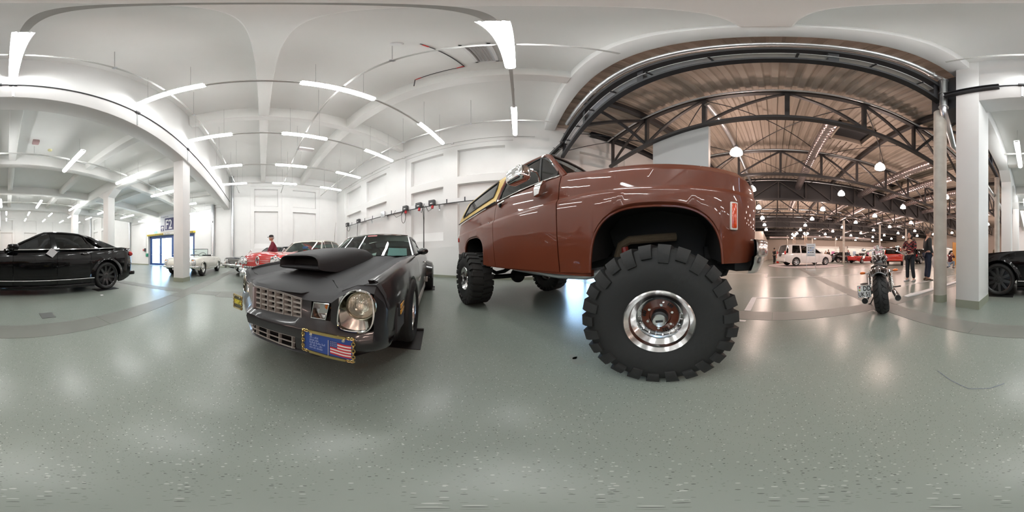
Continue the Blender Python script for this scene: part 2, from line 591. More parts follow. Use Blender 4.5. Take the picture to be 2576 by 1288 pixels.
# dark hall ------------------------------------------------------------
HZ = 6.95
q = MB()
prof = []
x = -34.
while x < 6:
    prof += [(x, HZ), (x + .12, HZ), (x + .155, HZ + .055), (x + .255, HZ + .055), (x + .29, HZ)]
    x += .29
q.grid([[(px_, yy, pz_) for px_, pz_ in prof] for yy in (-42, -1.33)])
struct(q.obj('roof_deck', M_deck, None, 0), 'ribbed metal roof sheets of the dark hall')
struct(pbox('roof_cover', M_black, -34, 6.1, -42, -1.33, HZ + .06, HZ + .42), 'roof above the ribbed sheets')
M_hw = mat('beige hall wall', (.55, .48, .42), .8)
struct(pbox('wall_far', M_hw, -34, 6, -42, -41.8, 0, 7), 'far wall of the dark hall')
struct(pbox('wall_hall_side', M_hw, -34.2, -34, -42, 0, 0, 7), 'side wall of the dark hall')
struct(pbox('wall_front_side', M_white, -34, -23, -1.1, -.8, 0, 7.3), 'white wall closing the hall')
struct(pbox('wall_partition', mat('light grey partition', (.43, .435, .43), .6), 1.6, 3.45, -3.86, -3.74, 0, 5.06), 'tall smooth grey partition behind the brown truck')
struct(pbox('wall_booth', mat('cream booth wall', (.66, .60, .54), .7), 1.75, 5.9, -41.8, -25, 0, 4.7), 'cream block at the far side of the hall')
# trusses
TZ0, TZ1 = 5.09, 6.66
post_x = [5.65 - 1.98 * k for k in range(20)]
M_pinkdk = mat('dark truss steel', (.045, .042, .042), .45)
def mk_truss(y, near):
    t = struct(MB().box(post_x[-1] - .05, 5.85, -.07, .07, TZ0 - .06, TZ0 + .06).obj('roof_truss', M_pinkdk, None, 0, loc=(0, y, 0)), 'black steel roof truss')
    MB().box(post_x[-1] - .05, 5.85, -.07, .07, TZ1 - .08, TZ1 + .08).obj('top_chord', M_pinkdk, t, 0)
    return t
post_me = MB().box(-.055, .055, -.05, .05, TZ0 + .05, TZ1 - .05).mesh('post', 0)
post_me.materials.append(M_pinkdk)
dg1 = MB().bar((0, 0, TZ1 - .06), (-1.98, 0, TZ0 + .06), .08, .08).mesh('diagonal', 0)
dg1.materials.append(M_pinkdk)
dg2 = MB().bar((0, 0, TZ0 + .06), (-1.98, 0, TZ1 - .06), .08, .08).mesh('diagonal', 0)
dg2.materials.append(M_pinkdk)
def put(name, me, parent, loc):
    o = bpy.data.objects.new(name, me)
    COL.objects.link(o)
    o.parent = parent
    o.location = loc
    return o
TY = [-3.7 - 3.96 * k for k in range(10)]
for k, y in enumerate(TY):
    t = mk_truss(y, k < 3)
    for i, x in enumerate(post_x):
        if k > 5 and i > 14:
            continue
        put('post', post_me, t, (x, 0, 0))
        if i < len(post_x) - 1:
            put('diagonal', dg2 if x > -.2 + .3 else dg1, t, (x, 0, 0))
    if k < 6:
        MB().cyl((5.8, .16, TZ1 - .06), (post_x[-1], .16, TZ1 - .06), .035, n=8).obj('sprinkler_pipe', M_galv, t)
    if k in (2, 5, 8):
        struct(pbox('smoke_curtain', mat('dark grey sheet', (.03, .03, .032), .5), -33, 5.8, y - .16, y - .1, TZ0 - .05, HZ - .02), 'dark sheet closing the truss under the roof')
# purlins along Y
for x in (3.7, -4.3, -12.2, -20.1):
    struct(pbox('purlin', M_pinkdk, x - .08, x + .08, -41, -1.7, HZ - .26, HZ - .005), 'black roof purlin')
# wind bracing rods
br = MB()
for (x0, x1) in ((1.69, -2.27), (-2.27, -6.23), (5.65, 1.69)):
    for y0, y1 in ((-3.7, -7.66), (-7.66, -11.62)):
        br.cyl((x0, y0, TZ1 - .1), (x1, y1, TZ1 - .12), .018, n=6).cyl((x1, y0, TZ1 - .13), (x0, y1, TZ1 - .15), .018, n=6)
br.cyl((5.6, -1.6, 6.3), (3.7, -3.7, 5.2), .018, n=6).cyl((5.6, -3.65, 6.5), (5.5, -1.7, 5.2), .016, n=6)
struct(br.obj('bracing_rods', M_black, None), 'thin crossed steel rods between the trusses')
# edge girder above the opening, with tray and pipe
EY = -1.62
g = struct(pbox('edge_girder', M_black, -33, 5.85, EY - .09, EY + .09, 5.80, 6.0), 'black edge girder inside the wide opening')
pbox('lower_chord', M_black, -33, 5.85, EY - .06, EY + .06, 5.03, 5.15, parent=g)
pbox('upper_chord', M_black, -33, 5.85, EY - .26, EY - .14, 6.5, 6.62, parent=g)
for i, x in enumerate((5.6, 3.7, 1.7, -.6, -2.4, -4.6, -6.6)):
    pbox('post', M_black, x - .06, x + .06, EY - .05, EY + .05, 5.15, 5.8, parent=g)
for a, b in ((3.7, 5.6), (1.7, 3.7), (-2.4, -.6), (-4.6, -2.4)):
    MB().bar((a, EY - .05, 5.98), (b, EY - .18, 6.52), .06, .06).obj('diagonal', M_black, g, 0)
for x in (3.75, -4.4):
    MB().bar((x, EY, 5.1), (x, -3.7, 6.6), .1, .1).obj('strut', M_black, g, 0)
    MB().bar((x, EY, 6.4), (x, -3.7, 5.2), .08, .08).obj('strut', M_black, g, 0)
tr = tag(MB().box(-2.3, 5.3, EY - .12, EY + .06, 5.44, 5.452).box(-2.3, 5.3, EY - .125, EY - .12, 5.44, 5.50).box(-2.3, 5.3, EY + .06, EY + .065, 5.44, 5.50).obj('cable_tray', M_galv, None, 0), 'perforated galvanised cable tray under the black edge girder', 'cable tray')
for i in range(9):
    x = -2 + i * .88
    MB().box(x, x + .03, EY - .14, EY + .10, 5.41, 5.437).obj('tray_bracket', M_dsteel, tr, 0)
pp = tag(MB().tube([(5.2, -1.60, 6.58), (-2.30, -1.60, 6.58), (-2.43, -1.58, 6.55), (-2.48, -1.52, 6.42), (-2.48, -1.46, 6.2), (-2.48, -1.46, 4.55), (-2.5, -1.47, 4.42), (-2.6, -1.5, 4.3), (-3.4, -1.75, 3.95), (-12, -1.8, 3.95)], .075, 14).obj('drain_pipe', M_galv, None), 'long silver drain pipe bending down beside the round column', 'pipe')
for p0, p1 in (((-2.30, -1.60, 6.58), (-2.26, -1.60, 6.58)), ((-2.48, -1.46, 6.2), (-2.48, -1.46, 6.16)), ((-2.48, -1.46, 4.6), (-2.48, -1.46, 4.56)), ((3.2, -1.60, 6.58), (3.24, -1.60, 6.58)), ((-2.48, -1.46, 5.3), (-2.48, -1.46, 5.27))):
    MB().cyl(p0, p1, .095, n=14).obj('pipe_clamp', M_alu, pp)
for x in (3.22, 1.2, -1.0):
    MB().bar((x, -1.60, 6.65), (x, -1.60, 6.95), .02).obj('pipe_hanger', M_alu, pp, 0)
struct(MB().box(-3.1, -2.58, -1.78, -1.22, 4.58, 6.5).obj('steel_head', M_dsteel, None, 0), 'dark steel column head plates over the round column')
struct(MB().box(-2.41, -2.33, -1.38, -.46, 4.9, 4.93).box(-2.41, -2.33, -1.38, -.46, 5.05, 5.08).box(-2.38, -2.36, -1.38, -.46, 4.93, 5.05).obj('steel_rail', M_black, None, 0), 'short black steel rail fixed beside the pier')
struct(MB().box(5.7, 5.9, -6.4, -2.75, 6.68, 6.71).box(5.7, 5.9, -6.4, -2.75, 6.9, 6.93).box(5.79, 5.82, -6.4, -2.75, 6.71, 6.9).obj('steel_rail', M_black, None, 0), 'black steel rail high on the white wall behind the partition')
def round_col(x, y, top, lbl):
    c = struct(MB().cyl((x, y, 0), (x, y, top), .125, n=28).obj('round_column', M_conc, None), lbl)
    MB().cyl((x, y, 0), (x, y, .14), .128, n=28).obj('column_base', M_base, c)
round_col(-2.62, -1.62, 4.57, 'round bare concrete column beside the white pier')
for x in (-7.8, -13, -18.2):
    round_col(x, -1.62, 5.0, 'round concrete column at the edge of the dark hall')
for x, y in ((-7.8, -17.2), (-13, -17.2), (-18, -17.2), (-7.8, -33), (-2.6, -33), (-13, -33)):
    round_col(x, y, 5.03, 'round concrete column inside the dark hall')
# ducts
M_spiral = mat('spiral duct steel', (.52, .46, .46), .28, metal=.9)
def duct(x, y0, y1, z, r, lbl):
    prof = []
    y = y0
    while y > y1:
        prof += [(r, y), (r, y - .13), (r * 1.03, y - .14), (r * 1.03, y - .17)]
        y -= .18
    d = MB().lathe([(0, y0)] + prof + [(0, y)], 18, (x, 0, z), 'y')
    return tag(d.obj('air_duct', M_spiral, None, 50), lbl, 'duct', 'spiral ducts under the dark roof')
duct(-1.72, -4.6, -17.5, 6.15, .23, 'silver spiral air duct above the white van')
for i, x in enumerate((-6.8, -9.0, -11.6, -15., -19.)):
    duct(x, -4.7, -33, 6.15, .25, 'silver spiral air duct, %s one beyond the duct over the van' % ORD[i])
tag(MB().cyl((1.58, -3.6, 6.15), (1.58, -11.4, 6.15), .075, n=12).obj('roof_pipe', M_galv, None), 'thin silver pipe beside the partition under the roof', 'pipe')
# roof hatches
for x, y in ((-2.9, -5.6), (-2.9, -13.4), (-8.2, -9.5)):
    hh = tag(MB().box(x - .75, x + .75, y - .55, y - .48, 6.6, 6.94).box(x - .75, x + .75, y + .48, y + .55, 6.6, 6.94).box(x - .75, x - .68, y - .55, y + .55, 6.6, 6.94).box(x + .68, x + .75, y - .55, y + .55, 6.6, 6.94).obj('roof_hatch', M_deck, None, 0), 'framed smoke hatch in the ribbed roof ' + {-5.6: 'between the first two trusses', -13.4: 'above the white minivan', -9.5: 'beside the second spiral duct'}[y], 'roof hatch', 'hatches in the dark roof')
    pbox('hatch_leaf', M_black, x - .68, x + .68, y - .48, y + .48, 6.88, 6.935, parent=hh)
# ================================================================== lamps
M_tube = mat('fluorescent diffuser', (.9, .9, .9), .4, emit=(.99, 1.0, .985), estr=TUBE_POWER)
M_cap = mat('lamp end cap', (.75, .75, .75), .5)
M_wire = mat('hanger wire', (.5, .5, .5), .4, metal=.8)
M_rail = mat('pale grey trunking', (.55, .55, .53), .45)
def tube_lamp(x, y, z, ztop, L, label, group):
    t = thing('fluorescent_lamp', label, 'lamp', (x, y, z), 0, group)
    rings = []
    for xx, s in ((-L / 2, .0), (-L / 2 + .001, .75), (-L / 2 + .03, .95), (-L / 2 + .06, 1), (L / 2 - .06, 1), (L / 2 - .03, .95), (L / 2 - .001, .75), (L / 2, 0.)):
        rings.append([(xx, s * .065 * cos(a), s * .045 * sin(a)) for a in [2 * pi * k / 12 for k in range(12)]])
    MB().grid(rings, cv=True).obj('diffuser', M_tube, t)
    MB().box(-L / 2 + .02, L / 2 - .02, -.069, .069, .036, .06).obj('lamp_back', M_cap, t, 0)
    for s in (-1, 1):
        MB().box(s * (L / 2 - .02) - .02, s * (L / 2 - .02) + .02, -.04, .04, -.03, .03).obj('end_cap', M_cap, t, 0)
        if ztop:
            MB().cyl((s * L * .32, 0, .05), (s * L * .32, 0, ztop - z), .004, n=5).obj('hanger', M_wire, t)
    return t
def lamps(cols, ys, z, ztop, L, label, group):
    p = None
    for x, cn in cols:
        for i, y in enumerate(sorted(ys, reverse=True)):
            lb = label % (cn, ORD[i])
            if p is None:
                p = tube_lamp(x, y, z, ztop, L, lb, group)
            else:
                dup(p, (x, y, z), label=lb)
NX = (1.33, 4.33, -1.66)
NY = (.1, 2.52, 4.94, 7.4, 9.68)
LZN = 5.52
lamps(((1.33, 'middle line of the high bay'), (4.33, 'line beside the niche wall'), (-1.66, 'line beside the arcade beam')), NY, LZN, ZC, 1.48, 'fluorescent lamp in the %s, %s from the end wall', 'lamps of the main bay')
lamps(((-4.63, 'line over the black sedan'), (-9.85, 'low line behind the black sedan')), (-.33, 1.99, 4.33, 6.67, 9.0, 11.2), 4.15, 4.9, 1.55, 'fluorescent lamp in the %s, %s from the door wall', 'lamps of the low bay')
lamps(((-14.3, 'near line of the far bay'), (-17.4, 'middle line of the far bay'), (-20.5, 'last line of the far bay')), (0, 2.4, 4.8, 7.2, 9.6), LZN, ZC, 1.48, 'distant fluorescent lamp in the %s, %s from the door wall', 'lamps of the far bay')
# trunking (along X) between the lamps and carrying rails (along Y)
for i, y in enumerate(NY[::-1]):
    for cn, (a, b) in zip(('', 'arcade side', 'niche wall side'), ((-2.4, -2.4 + .02), (-1.66 + .74, 1.33 - .74), (1.33 + .74, 4.33 - .74))):
        if b - a > .1:
            tag(pbox('lamp_trunking', M_rail, a, b, y - .025, y + .025, LZN + .0, LZN + .04), 'grey trunking joining two lamps on the %s, %s from the end wall' % (cn, ORD[i]), 'trunking', 'lamp trunking')
for x in NX:
    r = tag(MB().box(x - .02, x + .02, -.95, 11.6, LZN + .11, LZN + .14).obj('carrying_rail', M_rail, None, 0), 'thin steel rail over the lamp line ' + {1.33: 'in the middle of the high bay', 4.33: 'beside the niche wall', -1.66: 'beside the arcade beam'}[x], 'rail', 'carrying rails')
    for y in (1.3, 3.7, 6.1, 8.5, 10.8):
        MB().cyl((x, y, LZN + .14), (x, y, ZC), .006, n=5).obj('rail_hanger', M_wire, r)
        MB().box(x - .035, x + .035, y - .02, y + .02, LZN + .10, LZN + .15).obj('rail_clip', M_galv, r, 0)
for x in (-4.63, -9.85):
    r = tag(MB().box(x - .02, x + .02, -.75, 11.9, 4.235, 4.27).obj('carrying_rail', M_rail, None, 0), 'thin steel rail over the low lamp line ' + {-4.63: 'above the black sedan', -9.85: 'behind the black sedan'}[x], 'rail', 'carrying rails of the low bay')
    for y in (.8, 3.2, 5.5, 7.9):
        MB().cyl((x, y, 4.27), (x, y, 4.62), .006, n=5).obj('rail_hanger', M_wire, r)
# conduits on the walls
cd = tag(MB().cyl((XW - .03, -.6, 6.17), (XW - .03, 11.9, 6.17), .014, n=8).obj('wall_conduit', M_rail, None), 'thin grey conduit along the top of the niche wall', 'conduit')
for y in (.1, 2.52, 4.94, 7.4, 9.68):
    MB().box(XW - .06, XW, y - .05, y + .05, 6.1, 6.2).obj('junction_box', M_cap, cd, 0)
    MB().cyl((5.06, y, LZN + .02), (XW - .03, y, 6.12), .008, n=6).obj('lamp_cable', M_rail, cd)
cd = tag(MB().cyl((LX1 + .02, -.5, 5.06), (LX1 + .02, 11.9, 5.06), .016, n=8).obj('wall_conduit', M_dsteel, None), 'dark conduit along the arcade beam', 'conduit')
for y in (.1, -.12, 2.5, 4.9):
    MB().box(LX1, LX1 + .05, y - .06, y + .06, 5.02, 5.1).obj('conduit_clip', M_dsteel, cd, 0)
    MB().box(LX1, LX1 + .015, y - .015, y + .015, 4.47, 5.04).obj('conduit_drop', M_galv, cd, 0)
# red tipped conduit on the ceiling
q = tag(MB().tube([(1.45, 1.0, 7.262), (2.6, .9, 7.262), (2.62, .9, 7.262), (2.75, 2.0, 7.262), (2.75, 2.02, 7.262), (2.75, 2.05, 6.75)], .012, 6).obj('sprinkler_line', M_dsteel, None), 'thin red ended pipe under the high ceiling', 'pipe')
for p0, p1 in (((1.5, 1.0, 7.262), (1.62, .99, 7.262)), ((2.6, .9, 7.262), (2.64, 1.05, 7.262)), ((2.73, 1.85, 7.262), (2.75, 2.0, 7.262))):
    MB().cyl(p0, p1, .016, n=8).obj('red_collar', M_red, q)
# ceiling devices
def detector(x, y, z, lbl, c=M_cap):
    return tag(MB().lathe([(0, -.06), (.05, -.055), (.07, -.03), (.075, 0), (0, 0)], 16, (x, y, z)).obj('smoke_detector', c, None), lbl, 'detector')
detector(1.3, 1.2, ZC, 'round pale smoke detector on the high ceiling above the front lamps')
detector(-5.1, 1.4, 4.9, 'small yellow round device on the low ceiling', mat('pale yellow plastic', (.75, .7, .4), .5))
detector(-10.6, 9.2, 4.9, 'grey round detector on the low ceiling near the door')
tag(MB().bbox(-4.75, -4.55, .75, .95, 4.78, 4.9, b=.02).obj('emergency_lamp', mat('grey red housing', (.45, .30, .30), .5), None), 'boxy grey and red emergency lamp under the low ceiling', 'emergency lamp')
tag(MB().bbox(-6.3, -6.1, 3.7, 4.1, 4.79, 4.9, b=.02).obj('emergency_lamp', mat('pale yellow plastic'), None), 'pale yellow emergency lamp beside a low bay rib', 'emergency lamp')
tag(MB().bbox(1.36, 1.95, 5.9, 6.15, 5.62, 5.7, b=.02).obj('cable_box', M_cap, None), 'flat white cable box hung between the lamp rows', 'cable box')
# louvre in the high ceiling
lv = tag(MB().box(1.7, 2.5, .3, .34, ZC - .05, ZC).box(1.7, 2.5, .62, .66, ZC - .05, ZC).box(1.7, 1.74, .3, .66, ZC - .05, ZC).box(2.46, 2.5, .3, .66, ZC - .05, ZC).obj('ceiling_grille', M_cap, None, 0), 'slatted grey air grille in the high ceiling', 'grille')
for k in range(7):
    MB().bar((1.74, .36 + .042 * k, ZC - .03), (2.46, .36 + .042 * k, ZC - .03), .03, .004, up=(0, .6, 1)).obj('slat', M_alu, lv, 0)

# bell pendants of the dark hall
M_bell = mat('bell diffuser', (.9, .9, .9), .4, emit=(1.0, .74, .64), estr=BELL_POWER)
def bell(x, y):
    t = thing('bell_pendant', 'glowing bell pendant, first row from the wide opening, first from the cream block side', 'lamp', (x, y, 4.82), 0, 'bell pendants of the dark hall')
    MB().lathe([(0, .3), (.06, .3), (.09, .27), (.16, .2), (.205, .1), (.215, 0), (.0, -.02)], 20).obj('shade', M_bell, t, 50)
    MB().lathe([(0, .42), (.07, .42), (.075, .32), (.055, .295), (0, .295)], 14).obj('ballast_housing', M_dsteel, t)
    MB().cyl((0, 0, .42), (0, 0, HZ + .052 - 4.82), .008, n=6).obj('cord', M_dsteel, t)
    return t
b0 = None
for j in range(9):
    for k in range(6):
        x, y = 1.26 - 5.27 * k, -5.3 - 3.9 * j
        if y < -25 and x > 1:
            continue
        if b0 is None:
            b0 = bell(x, y)
        else:
            dup(b0, (x, y, 4.82), label='glowing bell pendant, %s row from the wide opening, %s from the cream block side' % (ORD[j], ORD[k]))
# ================================================================== car parts shared by all vehicles
M_tire = mat('tyre rubber', (.013, .013, .013), .62, bump=(40, .15))
M_chrome = mat('chrome', (.86, .86, .86), .06, metal=1.)
M_chromer = mat('polished steel', (.78, .78, .78), .14, metal=1.)
M_under = mat('black underbody', (.010, .010, .010), .7)
M_lens = mat('clear lamp lens', (.72, .74, .74), .05, spec=.9, coat=1., metal=.35)
M_amber = mat('amber lens', (.75, .22, .02), .15, coat=1.)
M_redlens = mat('red lens', (.45, .015, .012), .15, coat=1.)
M_cabin = mat('dark cabin trim', (.025, .025, .027), .7)
G_clear = glass('car glass', (.80, .90, .86), .07)
G_dark = glass('tinted car glass', (.10, .11, .12), .08)
G_smoke = glass('smoked glass', (.42, .46, .46), .09)

def arch_fn(base, arches):
    """lower edge of the body: base(x) raised over the wheels; arch = (xc, half, top, foot, power)"""
    def f(x):
        z = base(x)
        for xc, hf, top, foot, p in arches:
            u = abs(x - xc) / hf
            if u < 1:
                z = max(z, foot + (top - foot) * (1 - u ** p) ** (1 / p))
        return z
    return f
def stations(a, b, step, arches=(), extra=()):
    xs = {a, b}
    n = max(1, int((b - a) / step))
    xs |= {a + (b - a) * k / n for k in range(n + 1)}
    for ar in arches:
        for k in range(0, 19):
            u = cos(pi * k / 18)
            u = math.copysign(abs(u) ** .6, u) if ar[4] > 2.3 else u
            xs.add(ar[0] + ar[1] * u)
        xs |= {ar[0] - ar[1] - .003, ar[0] + ar[1] + .003}
    xs |= set(extra)
    xs = sorted(x for x in xs if a - 1e-6 <= x <= b + 1e-6)
    out = [xs[0]]
    for x in xs[1:]:
        if x - out[-1] > .0015:
            out.append(x)
    return out
def side_rows(xs, rows, zb, plan, gap=.008):
    """rows of (z(x), y(x)) -> grid of points for the left half, bottom edge following zb"""
    g = []
    for x in xs:
        b = zb(x)
        col = []
        for i, (zf, yf) in enumerate(rows):
            z = zf(x) if callable(zf) else zf
            y = yf(x) if callable(yf) else yf
            z = b if i == 0 else max(z, b + gap * i)
            col.append((x, y * plan(x), z))
        g.append(col)
    return g
def panel(name, m, parent, g, smooth=35, both=True, thick=.02, lip=True):
    """side panel from a grid for both sides: two objects (left, right)"""
    obs = []
    for s in (1, -1):
        gg = [[(x, s * y, z) for x, y, z in c] for c in g]
        q = MB().grid(gg)
        if lip:   # fold the rim inwards so that the sheet has an edge
            for line in (gg[0], gg[-1], [c[0] for c in gg], [c[-1] for c in gg]):
                q.grid([line, [(x, y - s * thick, z) for x, y, z in line]])
        obs.append(q.obj(name, m, parent, smooth))
    return obs
def tire_profile(R, w, rr, sq=.86):
    h = w / 2
    pr = [(rr - .005, h * .70), (rr + .012, h * .86), (rr + (R - rr) * .35, h * 1.0), (rr + (R - rr) * .65, h * .99), (R - .03, h * .92), (R - .008, h * sq), (R, h * (sq - .1))]
    return pr + [(r, -y) for r, y in pr[::-1]]
def wheel(parent, x, y, z, R, w, rr, side, style, rim_m, disc_m=None, nsp=5, lugs=0, name='wheel', n=40, steer=0., tm=None):
    """tyre (part) with rim pieces (sub-parts); outer face looks to side*y"""
    q = MB().lathe(tire_profile(R, w, rr), n, ax='y')
    if lugs:
        h = w / 2
        for k in range(lugs):
            for sgn, off in ((1, 0), (-1, .5)):
                a = 2 * pi * (k + off) / lugs
                da = 2 * pi / lugs * .32
                dp = .055 if k % 2 else .03
                poly = [(.0, R - .01), (.0, R + .016), (h * .97, R + .016), (h * 1.05, R - .012), (h * 1.065, R - .03 - dp * .5), (h * 1.05, R - .03 - dp), (h * .9, R - .04 - dp)]
                def fn(yy, r, t, a=a, sgn=sgn, da=da):
                    aa = a + t * da + .10 * yy / h * .5
                    return (r * cos(aa), sgn * yy, r * sin(aa))
                q.prism(poly, fn, -1, 1)
    else:
        # circumferential grooves read as thin raised ribs
        for yy in (-.22, 0, .22):
            q.lathe([(R - .001, w * (yy - .08)), (R + .004, w * (yy - .07)), (R + .004, w * (yy + .07)), (R - .001, w * (yy + .08))], n, ax='y')
    t = q.obj(name, tm or M_tire, parent, 40, loc=(x, y, z))
    t.rotation_euler = (0, 0, steer)
    s = side
    h = w / 2
    def P(q):
        if s < 0:
            q.v = [(a, -b, c) for a, b, c in q.v]
        return q
    disc_m = disc_m or rim_m
    if style == 'deep':
        P(MB().lathe([(rr - .012, -h * .7), (rr - .03, -h * .3), (rr - .045, h * .1), (rr - .05, h * .45), (rr - .022, h * .62), (rr - .018, h * .8), (rr + .004, h * .93), (rr + .012, h * .90), (rr + .008, h * .84)], 48, ax='y')).obj('rim', rim_m, t, 30)
        rd = rr * .62
        P(MB().lathe([(rr - .048, h * .12), (rd + .012, h * .13), (rd, h * .18), (rd - .006, h * .13)], 48, ax='y')).obj('rim_ring', M_chromer, t, 30)
        P(MB().lathe([(rd - .002, h * .13), (rr * .36, h * .20), (rr * .34, h * .12), (0, h * .12)], 40, ax='y')).obj('wheel_disc', disc_m, t, 30)
        for k in range(20):
            a = 2 * pi * k / 20
            r = rd + .022
            P(MB().cyl((r * cos(a), h * .10, r * sin(a)), (r * cos(a), h * .17, r * sin(a)), .005, n=6)).obj('rivet', M_chrome, t)
        for k in range(3):
            for d in (-1, 0, 1):
                a = 2 * pi * k / 3 + .75 + d * .14
                r0, r1 = rd * .76, rd * .92
                P(MB().bar((r0 * cos(a), h * .19, r0 * sin(a)), (r1 * cos(a), h * .165, r1 * sin(a)), .007, .012, up=(0, 1, 0))).obj('vent_slot', M_under, t, 0)
        for k in range(6):
            a = 2 * pi * k / 6 + .3
            r = rr * .43
            P(MB().cyl((r * cos(a), h * .14, r * sin(a)), (r * cos(a), h * .26, r * sin(a)), .011, .009, n=6)).obj('lug_nut', M_chrome, t)
        P(MB().lathe([(rr * .27, h * .1), (rr * .26, h * .45), (rr * .2, h * .47)], 24, ax='y')).obj('hub', M_plastic, t, 30)
        P(MB().lathe([(rr * .21, h * .46), (rr * .22, h * .62), (rr * .19, h * .68), (rr * .12, h * .66), (0, h * .66)], 24, ax='y')).obj('hub_lock', M_chromer, t, 30)
        P(MB().bbox(-rr * .11, rr * .11, h * .66, h * .69, -rr * .035, rr * .035, b=.002)).obj('hub_emblem', M_plastic, t)
        return t
    P(MB().lathe([(rr - .012, -h * .8), (rr - .02, -h * .3), (rr - .02, h * .5), (rr - .008, h * .72), (rr + .006, h * .80), (rr + .008, h * .74)], 36, ax='y')).obj('rim', rim_m, t, 30)
    P(MB().lathe([(rr - .02, -h * .1), (rr * .3, -h * .1), (0, -h * .1)], 28, ax='y')).obj('brake_disc', M_dsteel, t, 30)
    if style == 'spoke':
        q = MB()
        for k in range(nsp):
            a = 2 * pi * k / nsp + .2
            wa, wb = rr * .13, rr * (.10 if nsp > 6 else .2)
            c, sn = cos(a), sin(a)
            def pt(r, off, yy):
                return (r * c - off * sn, yy, r * sn + off * c)
            r0, r1 = rr * .16, rr * .97
            q.add([pt(r0, -wa, h * .42), pt(r0, wa, h * .42), pt(r1, wb, h * .66), pt(r1, -wb, h * .66), pt(r0, -wa, h * .1), pt(r0, wa, h * .1), pt(r1, wb, h * .4), pt(r1, -wb, h * .4)],
                  [(0, 1, 2, 3), (7, 6, 5, 4), (0, 4, 5, 1), (1, 5, 6, 2), (2, 6, 7, 3), (3, 7, 4, 0)])
        q.lathe([(rr * .26, h * .1), (rr * .27, h * .45), (rr * .2, h * .5), (0, h * .5)], 20, ax='y')
        P(q).obj('spokes', disc_m, t, 25)
        for k in range(5):
            a = 2 * pi * k / 5
            P(MB().cyl((rr * .17 * cos(a), h * .45, rr * .17 * sin(a)), (rr * .17 * cos(a), h * .53, rr * .17 * sin(a)), .008, n=6)).obj('lug_nut', M_dsteel if rim_m is not M_chrome else M_chrome, t)
    elif style == 'cap':
        P(MB().lathe([(rr - .018, h * .55), (rr * .8, h * .5), (rr * .7, h * .62), (rr * .55, h * .66), (rr * .5, h * .6)], 36, ax='y')).obj('wheel_disc', disc_m, t, 30)
        P(MB().lathe([(rr * .55, h * .6), (rr * .5, h * .74), (rr * .25, h * .84), (0, h * .86)], 28, ax='y')).obj('hub_cap', M_chrome, t, 40)
    elif style == 'dish':
        P(MB().lathe([(rr - .02, h * .05), (rr * .7, h * .0), (rr * .4, h * .15), (rr * .32, h * .3), (rr * .2, h * .36), (0, h * .36)], 36, ax='y')).obj('wheel_disc', disc_m, t, 30)
        for k in range(5):
            a = 2 * pi * k / 5
            P(MB().cyl((rr * .36 * cos(a), h * .2, rr * .36 * sin(a)), (rr * .36 * cos(a), h * .34, rr * .36 * sin(a)), .012, n=6)).obj('lug_nut', M_chrome, t)
    return t
def wheels(parent, xf, xr, y, R, w, rr, style, rim_m, disc_m=None, nsp=5, yr=None, steer=0., z=None, **k):
    for x, yy in ((xf, y), (xr, yr or y)):
        for s in (1, -1):
            wheel(parent, x, s * yy, z or R + .003, R, w, rr, s, style, rim_m, disc_m, nsp, steer=steer if x == xf else 0, **k)
def quad_panel(name, m, parent, pts, th=.006, both=True, smooth=0, n=None):
    """thin plate through 3-D polygon pts (left side), mirrored to the right as a second object"""
    r = []
    for s in ((1, -1) if both else (1,)):
        P = [V(x, s * y, z) for x, y, z in pts]
        nn = V(n) if n else (P[1] - P[0]).cross(P[2] - P[0]).normalized()
        if nn.y * s < 0:
            nn = -nn
        k = len(P)
        q = MB().add([p for p in P] + [p - nn * th for p in P], [tuple(range(k)), tuple(range(2 * k - 1, k - 1, -1))] + [(i, (i + 1) % k, k + (i + 1) % k, k + i) for i in range(k)])
        r.append(q.obj(name, m, parent, smooth))
    return r
def rim_tube(name, m, parent, pts, r, closed=True, n=6, both=True):
    for s in ((1, -1) if both else (1,)):
        MB().tube([(x, s * y, z) for x, y, z in pts], r, n, closed).obj(name, m, parent)
def seat(parent, x, y, w, z, m, h=.55, d=.45):
    q = MB().bbox(x - d / 2, x + d / 2, y - w / 2, y + w / 2, z - .12, z + .04, b=.04)
    q.add(*(lambda b: (b.v, b.f))(MB().bbox(x - d / 2 - .1, x - d / 2 + .06, y - w / 2, y + w / 2, z, z + h, b=.04)))
    return q.obj('seat', m, parent)
def steering_wheel(parent, x, y, z, tilt, m, r=.19):
    pts = [(x + r * sin(a) * sin(tilt), y + r * cos(a), z + r * sin(a) * cos(tilt)) for a in [2 * pi * k / 24 for k in range(24)]]
    q = MB().tube(pts, .012, 6, True)
    for a in (0, 12, 18):
        q.cyl((x, y, z), pts[a], .01, n=6)
    q.cyl((x, y, z), (x + .3, y, z - .16), .02, n=8)
    return q.obj('steering_wheel', m, parent)
